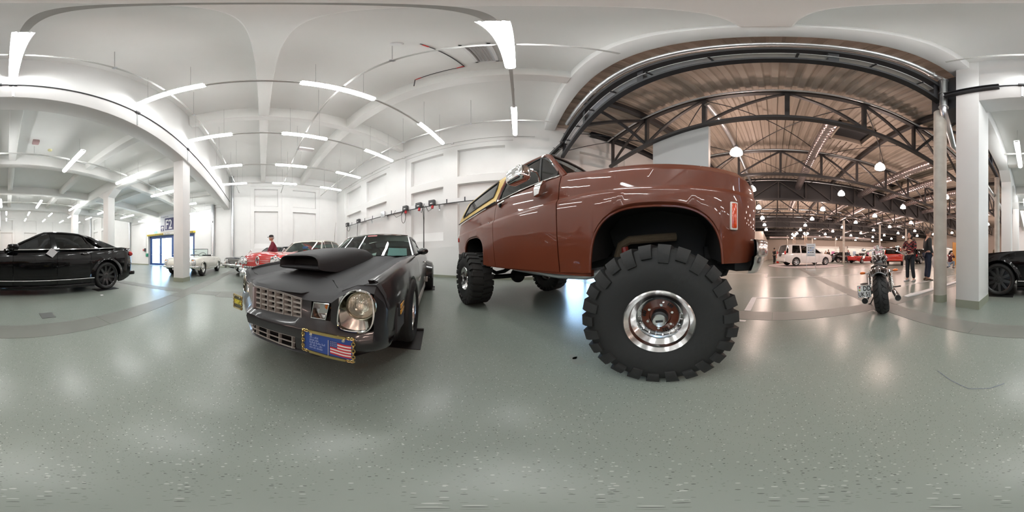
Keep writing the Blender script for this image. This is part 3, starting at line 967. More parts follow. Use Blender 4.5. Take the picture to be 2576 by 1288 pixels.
# ================================================================== general car shell
def body_shell(T, paint, xf, xr, zt, wd, base, arches, cab, rows=None, bulge=(.06, .06), splits=(), smooth=38, deck_crown=.02, cap=True, inset=.10):
    """side panels (split at splits), hood, trunk lid, nose and tail; cab=(cowl x, rear deck x)"""
    rows = rows or [(0, .95), (.12, .975), (.35, 1.0), (.55, 1.0), (.75, .985), (.90, .96), (.97, .93), (1., .90)]
    zb = arch_fn(base, arches)
    R = [((lambda x, f=f: base(x) + (zt(x) - base(x)) * f), (lambda x, k=k: wd(x) * k)) for f, k in rows]
    cuts = sorted([xr, *splits, xf])
    names = {}
    for i in range(len(cuts) - 1):
        a, b = cuts[i] + (.004 if i else 0), cuts[i + 1] - (.004 if i < len(cuts) - 2 else 0)
        nm = 'rear_quarter' if i == 0 and len(cuts) > 2 else 'front_fender' if i == len(cuts) - 2 and len(cuts) > 2 else 'door' if len(cuts) > 2 else 'body_side'
        panel(nm, paint, T, side_rows(stations(a, b, .1, [r for r in arches if a < r[0] < b]), R, zb, lambda x: 1), smooth)
    ye = rows[-1][1]
    def deck(name, a, b):
        MB().grid([[(x, y * wd(x) * ye, zt(x) + deck_crown * (1 - y * y)) for y in (-1, -.85, -.6, -.3, 0, .3, .6, .85, 1)] for x in stations(a, b, .12)]).obj(name, paint, T, 40)
    if cab[0] is not None:
        deck('hood', cab[0], xf)
    if cab[1] is not None:
        deck('trunk_lid', xr, cab[1])
    if cap:
        for x, nm, sg, bu in ((xf, 'nose_panel', 1, bulge[0]), (xr, 'tail_panel', -1, bulge[1])):
            MB().grid([[(x + sg * bu * (1 - u * u) * (1 - abs(2 * f - 1) ** 3 * .6), u * wd(x) * k, base(x) + (zt(x) - base(x)) * f + (deck_crown * (1 - u * u) if f == 1 else 0)) for u in (-1, -.9, -.6, -.3, 0, .3, .6, .9, 1)] for f, k in rows]).obj(nm, paint, T, 40)
    return zb
def wells(T, arches, yo, yi=.5):
    for s in (1, -1):
        for xc, hf, top, foot, p in arches:
            zc = foot
            g = [[(xc + (hf + .01) * cos(pi * i / 12), s * y, zc + (top - zc + .01) * sin(pi * i / 12)) for y in (yo, yi)] for i in range(13)]
            q = MB().grid(g)
            q.add([r[1] for r in g], [tuple(range(13))])
            q.obj('wheel_well', M_under, T, 50)
def greenhouse(T, paint, gl, A0, A1, C1, C0, zroof, wb, wr, pillars=(), trim=None, roof_m=None, belt=None, arc=.05, pr=.02, side_pts=None, roofpts=None, rear_gl=None):
    """A0/A1 windshield base/top (x, z); C1/C0 rear glass top/base; half widths wb at belt, wr at roof"""
    roof_m = roof_m or paint
    rx = roofpts or [(A1[0], A1[1]), (A1[0] - .12, (A1[1] + zroof) / 2 + .01), ((A1[0] + C1[0]) / 2, zroof), (C1[0] + .15, (C1[1] + zroof) / 2 + .01), (C1[0], C1[1])]
    f = pchip(sorted(rx))
    xs = stations(C1[0], A1[0], .12)
    MB().grid([[(x, y * wr, f(x) - arc * abs(y) ** 3) for y in (-1, -.95, -.8, -.4, 0, .4, .8, .95, 1)] for x in xs]).obj('roof', roof_m, T, 60)
    wsg = [[(A0[0] + (A1[0] - A0[0]) * t - .10 * y * y * (1 - t) - .02 * y * y, y * (wb * .96 + (wr - wb * .96) * t), A0[1] + (A1[1] - A0[1]) * t - arc * abs(y) ** 3 * t) for y in (-1, -.85, -.5, 0, .5, .85, 1)] for t in (0, .33, .66, 1)]
    MB().grid(wsg).obj('windshield', gl, T, 60)
    rg = [[(C1[0] + (C0[0] - C1[0]) * t + .08 * y * y * t, y * (wr * .98 + (wb * .86 - wr * .98) * t), C1[1] + (C0[1] - C1[1]) * t - arc * abs(y) ** 3 * (1 - t)) for y in (-1, -.8, -.4, 0, .4, .8, 1)] for t in (0, .5, 1)]
    MB().grid(rg).obj('rear_window', rear_gl or gl, T, 60)
    zbelt = belt or (lambda x: A0[1])
    def yat(x, z):
        b = zbelt(x)
        t = min(1, max(0, (z - b) / max(.05, zroof - b)))
        return wb + (wr - wb) * t ** 1.15
    Aedge = [wsg[i][-1] for i in range(4)]
    Cedge = [rg[i][-1] for i in range(3)]
    n = 8
    top = [(x, wr, f(x) - arc) for x in [A1[0] + (C1[0] - A1[0]) * k / n for k in range(n + 1)]]
    outline = Aedge + top[1:-1] + Cedge
    low = [(x, wb, zbelt(x)) for x in [outline[-1][0] + (outline[0][0] - outline[-1][0]) * k / 8 for k in range(9)]]
    for s in (1, -1):
        m = lambda P: [(x, s * y, z) for x, y, z in P]
        N = len(outline)
        lo = [(p[0], wb, min(p[2], zbelt(p[0]))) for p in outline]
        MB().grid([m(lo), m(outline)]).obj('side_glass', gl, T, 50)
        MB().tube(m([(outline[0][0] + .02, wb * .985, zbelt(outline[0][0]))] + outline), [pr * 1.2] + [pr] * N, 8).obj('roof_frame', paint, T)
        if trim:
            tr = [(x, y + .006, z) for x, y, z in outline]
            MB().tube(m(tr), .011, 6).obj('window_trim', trim, T)
            MB().tube(m([(x, y + .008, z + .004) for x, y, z in low]), .010, 6).obj('belt_trim', trim, T)
        for px_, w_, tilt in pillars:
            z1 = f(min(max(px_ + tilt, C1[0]), A1[0])) - arc
            MB().add(m([(px_ - w_ / 2, wb + .004, zbelt(px_)), (px_ + w_ / 2, wb + .004, zbelt(px_)), (px_ + tilt + w_ / 2, wr + .012, z1), (px_ + tilt - w_ / 2, wr + .012, z1)]), [(0, 1, 2, 3)]).obj('door_pillar', paint, T, 0)
    # rear quarter fill between rear glass edge and belt is glass outline; add solid C post
    return yat
def arch_trim(T, m, arches, y, r=.012):
    for xc, hf, top, foot, p in arches:
        pts = [(xc + hf * cos(pi * i / 20), y, foot + (top - foot) * sin(pi * i / 20) ** (2 / p * 1.0)) for i in range(21)]
        rim_tube('arch_lip', m, T, pts, r, False)
# ================================================================== lifted brown truck
def build_truck():
    T = thing('monster_truck', 'lifted brown off road truck on huge knobbly tyres', 'truck', (1.2924, -1.6165, 0), radians(-142.924))
    brown = mat('brown metallic paint', (.140, .034, .016), .36, metal=.0, spec=.2, coat=.7, crough=.03)
    gold = mat('golden yellow paint', (.62, .40, .055), .35, coat=.6)
    arches = [(-.04, .468, 1.215, .74, 3.0), (-2.74, .47, 1.20, .80, 3.2)]
    base = pchip([(-3.9, .92), (-3.25, .86), (-3.2, .80), (-2.3, .74), (-2.2, .72), (-.55, .735), (-.5, .745), (.43, .815), (.62, .815), (.74, .84)])
    zb = arch_fn(base, arches)
    plan = pchip([(-3.95, .88), (-3.86, .94), (-3.7, .965), (-3.2, .99), (-2, 1), (.35, 1), (.55, .985), (.66, .95), (.73, .90)])
    ztop = pchip([(-3.95, 1.66), (-.85, 1.655), (-.5, 1.60), (0, 1.59), (.5, 1.575), (.68, 1.55), (.75, 1.50)])
    k = lambda z: (lambda x: min(z, ztop(x) - .06))
    rows = [(.8, lambda x: .965 + .03 * (abs(x + .04) < .5 or abs(x + 2.74) < .5)), (.90, .99), (1.05, 1.005), (1.22, 1.012), (1.325, 1.012), (1.345, 1.006), (1.375, .984), (1.42, .980), (k(1.52), .972), (lambda x: ztop(x) - .03, .945), (ztop, lambda x: .915)]
    def seg(name, a, b):
        return panel(name, brown, T, side_rows(stations(a, b, .08, [r for r in arches if a < r[0] < b]), rows, zb, plan), 28)
    fend = seg('fender', -.812, .735)
    door = seg('door', -1.925, -.822)
    quart = seg('quarter_panel', -3.90, -1.935)
    # wheel arch lips
    for xc, hf, top, foot, p in arches:
        pts = []
        for i in range(37):
            u = cos(pi * i / 36)
            u = math.copysign(abs(u) ** .5, u)
            x = xc + hf * u
            pts.append((x, .997 * plan(x) - .006, max(zb(x), foot) if abs(u) < .999 else base(x)))
        rim_tube('arch_lip', brown, T, pts, .010, False)
    # hood and fender tops
    xs = stations(-.80, .735, .08)
    q = MB()
    crown = lambda x: ztop(x)
    q.grid([[(x, y * plan(x), crown(x) + dz * (1 if x < .6 else .6)) for y, dz in ((.915, 0), (.90, .022), (.86, .036), (.78, .04), (.70, .032), (.66, .012), (.5, .02), (0, .03), (-.5, .02), (-.66, .012), (-.70, .032), (-.78, .04), (-.86, .036), (-.90, .022), (-.915, 0))] for x in xs])
    q.obj('hood', brown, T, 40)
    # front face: grille panel, headlights
    fx = .745
    q = MB().grid([[(fx - .05 * (abs(y) / .85) ** 3, y, z) for y in (-.82, -.6, -.3, 0, .3, .6, .82)] for z in (.83, 1.0, 1.2, 1.4, 1.52)])
    q.obj('grille_panel', M_cabin, T)
    for s in (1, -1):
        hl = MB().lathe([(0, .05), (.06, .045), (.09, .02), (.095, 0)], 20, (fx - .02, s * .66, 1.3), 'x').obj('headlight', M_lens, T)
        MB().lathe([(.095, .03), (.11, .03), (.115, 0), (.095, 0)], 20, (fx - .02, s * .66, 1.3), 'x').obj('headlight_ring', M_chrome, hl)
        MB().bbox(fx - .03, fx + .02, s * .66 - .1, s * .66 + .1, 1.06, 1.14, b=.01).obj('turn_signal', M_amber, T)
        MB().tube([(fx - .02, s * .86, 1.5), (fx - .005, s * .86, 1.0)], .014, 6).obj('grille_trim', M_chrome, T)
    for i in range(9):
        z = 1.02 + i * .055
        MB().bar((fx + .012, -.52, z), (fx + .012, .52, z), .012, .02).obj('grille_bar', M_chromer, T, 0)
    for i in range(7):
        y = -.48 + i * .16
        MB().bar((fx + .01, y, 1.0), (fx + .01, y, 1.48), .012, .014).obj('grille_bar', M_chromer, T, 0)
    # side markers
    for s in (1, -1):
        mk = MB().bbox(.475, .535, s * 1.002 - .012, s * 1.002 + .012, 1.055, 1.268, b=.010, seg=2).obj('side_marker', mat('cream bezel', (.70, .64, .58), .3), T)
        MB().bbox(.484, .526, s * 1.006 - .014, s * 1.006 + .014, 1.066, 1.257, b=.010).obj('marker_lens', mat('orange red lens', (.62, .06, .012), .12, coat=1.), mk)
        MB().bbox(-3.74, -3.70, s * .985 - .01, s * .985 + .012, 1.2, 1.3, b=.006).obj('side_marker', M_redlens, T)
    # chrome bumper wrapping the corners
    path = [(.70, .985), (.76, .975), (.82, .93), (.875, .84), (.91, .70), (.93, .4), (.94, 0), (.93, -.4), (.91, -.70), (.875, -.84), (.82, -.93), (.76, -.975), (.70, -.985)]
    prof = [(0, 1.105), (.012, 1.12), (.03, 1.115), (.045, 1.09), (.05, 1.0), (.045, .95), (.02, .93), (.012, .86), (-.03, .76), (-.05, .745)]
    path = [(x - .03, y) for x, y in path]
    prof = [(o, .73 + (z - .745) * .72) for o, z in prof]
    g = []
    for i, (x, y) in enumerate(path):
        a = path[max(i - 1, 0)]
        b = path[min(i + 1, len(path) - 1)]
        t = V(b[0] - a[0], b[1] - a[1], 0).normalized()
        n = V(-t.y, t.x, 0)
        if n.x < 0 or (abs(n.x) < .3 and n.y * y < 0):
            n = -n
        g.append([(x + n.x * o, y + n.y * o, z) for o, z in prof])
    MB().grid(g).grid([[(x - .015, y * .985, z) for x, y, z in r] for r in g]).obj('front_bumper', M_chromer, T, 50)
    MB().bbox(.56, .80, -.88, .88, .745, .93, b=.03).obj('valance_pan', M_under, T)
    for s in (1, -1):
        MB().bbox(.91, .97, s * .45 - .03, s * .45 + .03, .80, 1.02, b=.012).obj('bumper_guard', M_chrome, T)
        MB().bar((.4, s * .5, .9), (.93, s * .5, .93), .06, .12).obj('bumper_bracket', M_under, T, 0)
    MB().tube([(.52, -.56, .82), (.60, -.56, .80), (.625, -.56, .74), (.60, -.56, .69), (.56, -.56, .68), (.525, -.56, .71)], [.022, .02, .018, .018, .016, .01], 8).obj('tow_hook', M_under, T)
    MB().tube([(.52, .56, .82), (.60, .56, .80), (.625, .56, .74), (.60, .56, .69), (.56, .56, .68), (.525, .56, .71)], [.022, .02, .018, .018, .016, .01], 8).obj('tow_hook', M_under, T)
    # rear bumper
    MB().bbox(-4.02, -3.86, -.9, .9, .80, .95, b=.03).obj('rear_bumper', M_under, T)
    # tailgate
    MB().grid([[(-3.90 - .03 * (1 - (y / .86) ** 2), y, z) for y in (-.86, -.5, 0, .5, .86)] for z in (.88, 1.2, 1.5, 1.66)]).obj('tailgate', brown, T)
    # cab structure --------------------------------------------------
    belt, A0, A1 = 1.655, (-.80, .90, 1.65), (-1.125, .765, 2.10)
    # roof
    rx = [-1.12, -1.16, -1.3, -1.6, -1.9, -2.6, -3.2, -3.6, -3.72]
    rz = [2.11, 2.15, 2.19, 2.225, 2.235, 2.235, 2.22, 2.19, 2.12]
    MB().grid([[(x, y, z - .09 * (abs(y) / .77) ** 4) for y in (-.775, -.76, -.7, -.5, -.25, 0, .25, .5, .7, .76, .775)] for x, z in zip(rx, rz)]).obj('roof', brown, T, 60)
    # pillars
    def pil(name, pts, w, m=brown):
        for s in (1, -1):
            MB().tube([(x, s * y, z) for x, y, z in pts], w, 8).obj(name, m, T)
    pil('windshield_pillar', [(-.80, .905, 1.63), (-.90, .875, 1.78), (-1.02, .82, 1.96), (-1.10, .78, 2.08), (-1.17, .765, 2.13), (-1.4, .765, 2.14), (-1.75, .768, 2.15)], [.035, .032, .03, .03, .028, .026, .026])
    pil('door_pillar', [(-1.90, .93, 1.64), (-1.885, .87, 1.86), (-1.83, .79, 2.06), (-1.80, .77, 2.13)], .034)
    # gold topper side with window opening
    o = [(-1.95, .955, 1.66), (-3.83, .93, 1.66), (-3.80, .91, 1.74), (-3.62, .81, 2.04), (-3.55, .785, 2.12), (-1.90, .785, 2.13), (-1.94, .85, 1.93)]
    win = [(-2.05, .925, 1.775), (-3.50, .915, 1.755), (-3.53, .905, 1.79), (-3.40, .84, 1.98), (-3.34, .815, 2.05), (-2.10, .805, 2.085), (-2.045, .87, 1.93)]
    for s in (1, -1):
        MB().grid([[(x, s * y, z) for x, y, z in o + o[:1]], [(x, s * y, z) for x, y, z in win + win[:1]]]).obj('topper_side', gold, T, 30)
        MB().tube([(x, s * (y + .004), z) for x, y, z in win], .014, 6, True).obj('window_seal', M_rubber, T)
        MB().tube([(-1.95, s * .965, 1.655), (-3.83, s * .94, 1.655)], .012, 6).obj('belt_seal', M_rubber, T)
    quad_panel('quarter_glass', G_smoke, T, win, .005)
    # door glass
    dw = [(-1.04, .915, 1.665), (-1.86, .935, 1.665), (-1.86, .90, 1.78), (-1.80, .81, 2.05), (-1.22, .795, 2.095), (-1.215, .80, 2.08)]
    quad_panel('door_glass', G_smoke, T, [(-1.115, .925, 1.665), (-1.85, .935, 1.665), (-1.845, .905, 1.77), (-1.79, .815, 2.04), (-1.22, .80, 2.08)], .005)
    quad_panel('vent_glass', G_smoke, T, [(-.90, .915, 1.69), (-1.09, .92, 1.665), (-1.195, .80, 2.07), (-1.16, .80, 2.06), (-1.0, .86, 1.88), (-.885, .90, 1.73)], .005)
    rim_tube('window_seal', M_rubber, T, [(-.885, .915, 1.68), (-1.10, .925, 1.66), (-1.86, .94, 1.66), (-1.855, .905, 1.78), (-1.795, .81, 2.06), (-1.21, .795, 2.10), (-1.14, .80, 2.06), (-.98, .865, 1.88), (-.87, .905, 1.74)], .011)
    rim_tube('vent_divider', M_rubber, T, [(-1.10, .925, 1.66), (-1.205, .80, 2.085)], .011, False)
    rim_tube('belt_trim', M_chrome, T, [(-.84, .935, 1.652), (-1.4, .945, 1.652), (-1.88, .948, 1.652)], .007, False)
    rim_tube('drip_rail', M_chrome, T, [(-.83, .91, 1.68), (-.98, .87, 1.87), (-1.10, .80, 2.08), (-1.16, .785, 2.135), (-1.4, .785, 2.15), (-1.8, .787, 2.155)], .007, False)
    # windshield
    ws = [[(-.80 - .31 * t - .05 * (1 - (y / .86) ** 2) * 0 + .10 * (1 - (y / .86) ** 2), y * (1 - .12 * t), 1.64 + .47 * t) for y in (-.86, -.6, -.3, 0, .3, .6, .86)] for t in (0, .33, .66, 1)]
    MB().grid(ws).obj('windshield', G_smoke, T, 60)
    fr = ws[0] + [r[-1] for r in ws[1:-1]] + ws[-1][::-1] + [r[0] for r in ws[1:-1]][::-1]
    MB().tube(fr, .018, 6, True).obj('windshield_seal', M_rubber, T)
    # wipers
    for y0, y1 in ((-.1, -.6), (.5, 0)):
        MB().tube([(-.74, y0, 1.665), (-.80, y1, 1.70)], .007, 5).obj('wiper', M_rubber, T)
    # handles, mirror, keyhole
    for s in (1, -1):
        hd = MB().bbox(-1.83, -1.66, s * .985 - .012, s * .985 + .014, 1.57, 1.595, b=.008).obj('door_handle', M_chrome, T)
        MB().bbox(-1.80, -1.77, s * .975 - .02, s * .975 + .02, 1.53, 1.575, b=.006).obj('handle_button', M_under, hd)
        MB().lathe([(0, .012), (.014, .01), (.016, 0)], 12, (0, 0, 0), 'y').obj('fuel_cap', M_chrome, T, loc=(-2.06, s * 1.008, 1.36))
        # side mirror
        base = [[(x, s * y, z) for x, y, z in r] for r in (
            [(-.93, 1.0, 1.585), (-1.05, 1.0, 1.575), (-1.05, 1.04, 1.575), (-.94, 1.045, 1.585)],
            [(-.955, .995, 1.53), (-1.06, .995, 1.52), (-1.06, 1.05, 1.52), (-.965, 1.055, 1.53)],
            [(-1.005, .99, 1.465), (-1.075, .99, 1.455), (-1.075, 1.03, 1.455), (-1.01, 1.035, 1.465)])]
        mr = MB().loft(base).obj('mirror_base', M_chrome, T, 40)
        MB().tube([(-1.0, s * 1.03, 1.56), (-.985, s * 1.05, 1.63), (-.955, s * 1.12, 1.66), (-.95, s * 1.19, 1.645)], .009, 8).obj('mirror_arm', M_chrome, mr)
        MB().bbox(-1.16, -.925, s * 1.245 - .065, s * 1.245 + .065, 1.53, 1.685, b=.045, seg=4).obj('mirror_head', M_chrome, mr, 60)
    # fold in the fender and cowl seam
    MB().box(-.818, -.814, -.90, .90, 1.645, 1.66).obj('cowl_seam', M_under, T, 0)
    # cabin inside
    MB().box(-3.7, -.75, -.9, .9, .80, .90).obj('floor_pan', M_under, T, 0)
    MB().bbox(-1.0, -.82, -.86, .86, 1.3, 1.62, b=.04).obj('dashboard', M_cabin, T)
    for y in (-.4, .4):
        seat(T, -1.55, y, .55, 1.25, M_cabin, .62)
    seat(T, -2.6, 0, 1.2, 1.2, M_cabin, .5)
    steering_wheel(T, -1.12, .4, 1.62, -.6, M_cabin)
    # inner wings and chassis -----------------------------------------
    for s in (1, -1):
        MB().grid([[(x, s * y, z) for y, z in ((.93, zz + .02), (.60, zz + .05), (.45, .95), (.45, .82))] for x, zz in ((-.53, .80), (-.5, 1.05), (-.38, 1.18), (-.04, 1.24), (.32, 1.18), (.41, 1.05), (.44, .80))]).obj('wheel_well', M_under, T, 50)
        MB().grid([[(x, s * y, z) for y, z in ((.93, zz + .02), (.60, zz + .05), (.5, .95), (.5, .86))] for x, zz in ((-3.23, .85), (-3.2, 1.05), (-3.08, 1.18), (-2.74, 1.24), (-2.4, 1.18), (-2.29, 1.05), (-2.26, .85))]).obj('wheel_well', M_under, T, 50)
        MB().box(-3.8, .7, s * .42 - .04, s * .42 + .04, .72, .86).obj('frame_rail', M_under, T, 0)
        MB().bar((-2.25, s * .93, .735), (-.52, s * .93, .735), .05, .05).obj('rocker_sill', brown, T, 0)
        for xc in (0, -2.705):
            MB().tube([(xc - .62, s * .52, .74), (xc - .3, s * .52, .60), (xc, s * .52, .54), (xc + .3, s * .52, .60), (xc + .62, s * .52, .74)], .035, 6).obj('leaf_spring', M_under, T)
            MB().cyl((xc - .25, s * .6, .50), (xc - .35, s * .62, .95), .035, n=10).obj('shock_absorber', mat('red shock body', (.30, .03, .02), .4), T)
        MB().tube([(-.5, s * .72, .735), (-.65, s * .78, .70), (-.95, s * .80, .69), (-1.7, s * .80, .72), (-1.9, s * .7, .76)], .045, 12).obj('side_pipe', M_galv, T)
        MB().tube([(-.42, s * .60, .86), (-.38, s * .62, .97), (-.3, s * .62, 1.015), (-.1, s * .6, 1.03), (.12, s * .55, 1.05)], .04, 10).obj('exhaust_header', mat('rusty wrap', (.12, .085, .05), .8, bump=(60, .5)), T)
    for xc in (0, -2.705):
        ax = MB().cyl((xc, -.85, .465), (xc, .85, .465), .045, n=12).obj('axle', M_under, T)
        MB().sphere((xc, .12 if xc == 0 else 0, .465), (.17, .15, .16)).obj('differential', M_under, ax)
    MB().cyl((-2.55, 0, .5), (-1.3, 0, .78), .035, n=10).cyl((-.15, .12, .5), (-1.1, .1, .78), .03, n=10).obj('drive_shaft', M_under, T)
    MB().bbox(-1.6, -.3, -.35, .35, .68, 1.0, b=.06).obj('gearbox', M_under, T)
    for x in (-3.5, -2.2, -1.2, -.55, .55):
        MB().box(x - .04, x + .04, -.42, .42, .74, .84).obj('cross_member', M_under, T, 0)
    # wheels
    for xc in (0, -2.705):
        for s in (1, -1):
            w = wheel(T, xc, s * 1.0, .468, .452, .37, .196, s, 'deep', M_chromer, brown, lugs=26, n=56, tm=mat('knobbly tyre rubber', (.014, .014, .0135), .66, bump=(25, .2)))
            w.rotation_euler = (0, .12 * s, 0)
    return T
build_truck()
# ================================================================== matte black muscle car
def build_muscle():
    ang = radians(209.43)
    T = thing('muscle_car', 'matte black muscle car with a big hood scoop and gold framed plates', 'car', (.8559, 1.622, .008), ang)
    satin = mat('satin black paint', (.020, .020, .022), .30, spec=.4, coat=.7, crough=.10)
    matte = mat('matte black hood paint', (.030, .031, .034), .62, bump=(90, .06))
    gloss = mat('gloss black paint', (.012, .012, .013), .18, coat=1.)
    pew = mat('pewter plastic', (.46, .45, .43), .40, metal=.3)
    arches = [(0, .37, .645, .26, 2.0), (-2.743, .40, .66, .26, 2.0)]
    base = pchip([(-3.85, .36), (-3.3, .26), (-3.1, .20), (-.4, .17), (.4, .20), (.5, .24), (.66, .31), (.78, .37)])
    zb = arch_fn(base, arches)
    zcr = pchip([(-3.87, .78), (-3.5, .86), (-2.6, .905), (-1.6, .895), (-.72, .872), (-.3, .852), (.15, .82), (.45, .785), (.7, .745), (.80, .715)])
    wd = pchip([(-3.87, .66), (-3.6, .735), (-3.0, .79), (-2.4, .80), (-1.6, .80), (-.7, .795), (0, .785), (.4, .775), (.6, .768), (.72, .757), (.80, .742)])
    rows = [(.2, lambda x: wd(x) - .055), (.30, lambda x: wd(x) - .03), (.42, lambda x: wd(x) - .008), (.56, wd), (.64, lambda x: wd(x) - .004), (lambda x: zcr(x) - .09, lambda x: wd(x) - .018), (lambda x: zcr(x) - .035, lambda x: wd(x) - .035), (lambda x: zcr(x) - .008, lambda x: wd(x) - .055), (zcr, lambda x: wd(x) - .08)]
    one = lambda x: 1
    def seg(name, a, b, m):
        return panel(name, m, T, side_rows(stations(a, b, .09, [r for r in arches if a < r[0] < b]), rows, zb, one), 40)
    seg('fender', -.60, .738, satin)
    seg('door', -1.80, -.61, satin)
    seg('rear_quarter', -3.87, -1.81, satin)
    # fender tops and hood
    zed = pchip([(-.74, .872), (-.55, .863), (.1, .80), (.65, .735), (.80, .705)])
    zce = pchip([(-.74, .858), (-.4, .825), (0, .775), (.4, .72), (.61, .692), (.75, .672)])
    for s in (1, -1):
        q = MB()
        q.grid([[(x, s * y, z) for y, z in ((wd(x) - .08, zcr(x)), (wd(x) - .105, zcr(x) + .001), (.655, zed(x)), (.652, zed(x) - .02))] for x in stations(-.74, .748, .1)])
        q.obj('fender_top', matte, T, 50)
    def hz(x, y):
        a = abs(y)
        e = zed(x) - .004
        c = zce(x)
        if a > .46:
            t = (a - .46) / (.645 - .46)
            return (c - .012) * (1 - t) + e * t
        if a > .38:
            t = (a - .38) / .08
            return c + .012 - .024 * t
        return c + .012
    seam = pchip([(0, .612), (.25, .605), (.36, .66), (.42, .72), (.55, .772), (.60, .765), (.645, .744)])
    ys = [-.645, -.6, -.55, -.5, -.46, -.43, -.40, -.36, -.25, -.12, 0, .12, .25, .36, .40, .43, .46, .5, .55, .6, .645]
    q = MB()
    q.grid([[(-.72 + (seam(abs(y)) - .008 + .72) * t, y, hz(-.72 + (seam(abs(y)) + .72) * t, y)) for y in ys] for t in [k / 14 for k in range(15)]])
    e = [(seam(abs(y)) - .008, y, hz(seam(abs(y)), y)) for y in ys]
    q.grid([e, [(x, y, z - .03) for x, y, z in e]])
    q.obj('hood', matte, T, 40)
    MB().grid([[(x, y, zed(-.74) - .012 * (1 - abs(y) / .7)) for y in (-.69, -.3, 0, .3, .69)] for x in (-.735, -.9)]).obj('cowl', gloss, T)
    # front fascia --------------------------------------------------
    Y = [0, .1, .2, .30, .335, .39, .44, .50, .54, .62, .71, .745, .758]
    xm = lin([(0, 1.045), (.335, .925), (.39, .903), (.50, .874), (.54, .864), (.71, .818), (.745, .785), (.758, .74)])
    R = []
    f0 = pchip([(0, .692), (.36, .695), (.46, .690), (.55, .700), (.645, .717), (.71, .722), (.745, .662), (.758, .58)])
    x0 = pchip([(0, .612), (.25, .605), (.36, .66), (.42, .72), (.55, .772), (.60, .765), (.645, .744), (.71, .735), (.745, .735), (.758, .73)])
    R.append([(x0(y), y, hz(x0(y), y) if y < .645 else f0(y)) for y in Y])
    z1 = pchip([(0, .678), (.2, .668), (.335, .642), (.39, .636), (.50, .644), (.54, .675), (.62, .714), (.71, .710), (.745, .655), (.758, .59)])
    R.append([((xm(y) - .05 + x0(y)) / 2 + .04, y, (z1(y) * 2 + R[0][i][2]) / 3 + .004) for i, y in enumerate(Y)])
    R.append([(xm(y) - .03, y, z1(y)) for y in Y])
    z2 = pchip([(0, .652), (.2, .640), (.335, .617), (.39, .613), (.50, .616), (.54, .650), (.62, .697), (.71, .676), (.745, .63), (.758, .57)])
    R.append([(xm(y), y, z2(y)) for y in Y])
    z3 = pchip([(0, .502), (.335, .505), (.39, .512), (.50, .512), (.54, .468), (.62, .462), (.71, .475), (.745, .49), (.758, .5)])
    R.append([(xm(y) + .005, y, z3(y)) for y in Y])
    dx = pchip([(0, .06), (.335, .055), (.54, .05), (.71, .025), (.758, .0)])
    z4 = pchip([(0, .470), (.335, .462), (.54, .44), (.71, .43), (.758, .43)])
    R.append([(xm(y) + dx(y) - .006, y, z4(y)) for y in Y])
    R.append([(xm(y) + dx(y), y, z4(y) - .022) for y in Y])
    R.append([(xm(y) + dx(y) - .012, y, z4(y) - .075) for y in Y])
    R.append([(xm(y) + dx(y) - .05, y, z4(y) - .098) for y in Y])
    z8 = pchip([(0, .30), (.335, .275), (.42, .275), (.54, .30), (.64, .325), (.758, .345)])
    R.append([(xm(y) + dx(y) * .3 - .02 - (.06 if y > .7 else 0), y, z8(y)) for y in Y])
    R.append([(xm(y) + dx(y) * .3 + .0 - (.06 if y > .7 else 0), y, z8(y) - .012) for y in Y])
    q = MB()
    for i in range(3, len(R) - 1):
        for j in range(len(Y) - 1):
            ym = (Y[j] + Y[j + 1]) / 2
            if i == 3 and (ym < .335 or .39 < ym < .50 or .54 < ym < .71):
                continue
            if i == 8 and ym < .30:
                continue
            q.add([R[i][j], R[i][j + 1], R[i + 1][j + 1], R[i + 1][j]], [(0, 1, 2, 3)])
    q.mirror_y().obj('front_fascia', satin, T, 38)
    q = MB()
    for i in range(3):
        q.grid([R[i], R[i + 1]])
    q.mirror_y().obj('nose_cap', matte, T, 38)
    # join fascia to fenders at the corner
    q = MB()
    q.grid([[r[-1] for r in R], [(.73, .752, r[-1][2]) for r in R]])
    fl_ = MB()
    fl_.v, fl_.f = list(q.v), list(q.f)
    q.obj('corner_filler', satin, T, 40)
    fl_.v = [(x, -y, z) for x, y, z in fl_.v]
    fl_.obj('corner_filler', satin, T, 40)
    for s in (1, -1):
        MB().grid([[(.68, s * .60, hz(.68, .60) - .005), (.68, s * .655, zed(.68) - .006), (.68, s * .70, zcr(.68) - .03)], [(.735, s * .60, hz(.735, .60) - .005), (.735, s * .655, zed(.735) - .006), (.735, s * .705, .712)], [(.775, s * .60, hz(.77, .60) - .006), (.775, s * .655, .709), (.765, s * .705, .704)]]).obj('seam_strip', matte, T, 60)
    # grille cavity, slats and ribs
    q = MB()
    for s in (1, -1):
        g = [[(xm(y) - d, s * y, z) for y in (0, .1, .2, .30, .335)] for d, z in ((.0, .652), (.10, .65), (.10, .50), (.0, .50))]
        q.grid(g)
        q.add([(xm(.335), s * .335, .62), (xm(.335) - .1, s * .335, .65), (xm(.335) - .1, s * .335, .5), (xm(.335), s * .335, .505)], [(0, 1, 2, 3)])
    q.obj('grille_cavity', M_under, T, 0)
    for k in range(5):
        t = k / 4
        pts = lambda s, d: [(xm(y) - d, s * y, z3(y) * (1 - t) + z2(y) * t) for y in (0, .1, .2, .30, .335)]
        qq = MB()
        for s in (1, -1):
            a, b = pts(s, .002), pts(s, .045)
            up = lambda P, h: [(x, y, z + h) for x, y, z in P]
            qq.grid([up(a, .006), up(a, -.006), up(b, -.004), up(b, .004), up(a, .006)])
        qq.obj('grille_slat', pew, T, 25)
    for s in (1, -1):
        for k in range(1, 7):
            y = .335 * k / 6
            MB().bar((xm(y) - .012, s * y, z3(y)), (xm(y) - .012, s * y, z2(y)), .007, .035, up=(1, 0, 0)).obj('grille_rib', pew, T, 0)
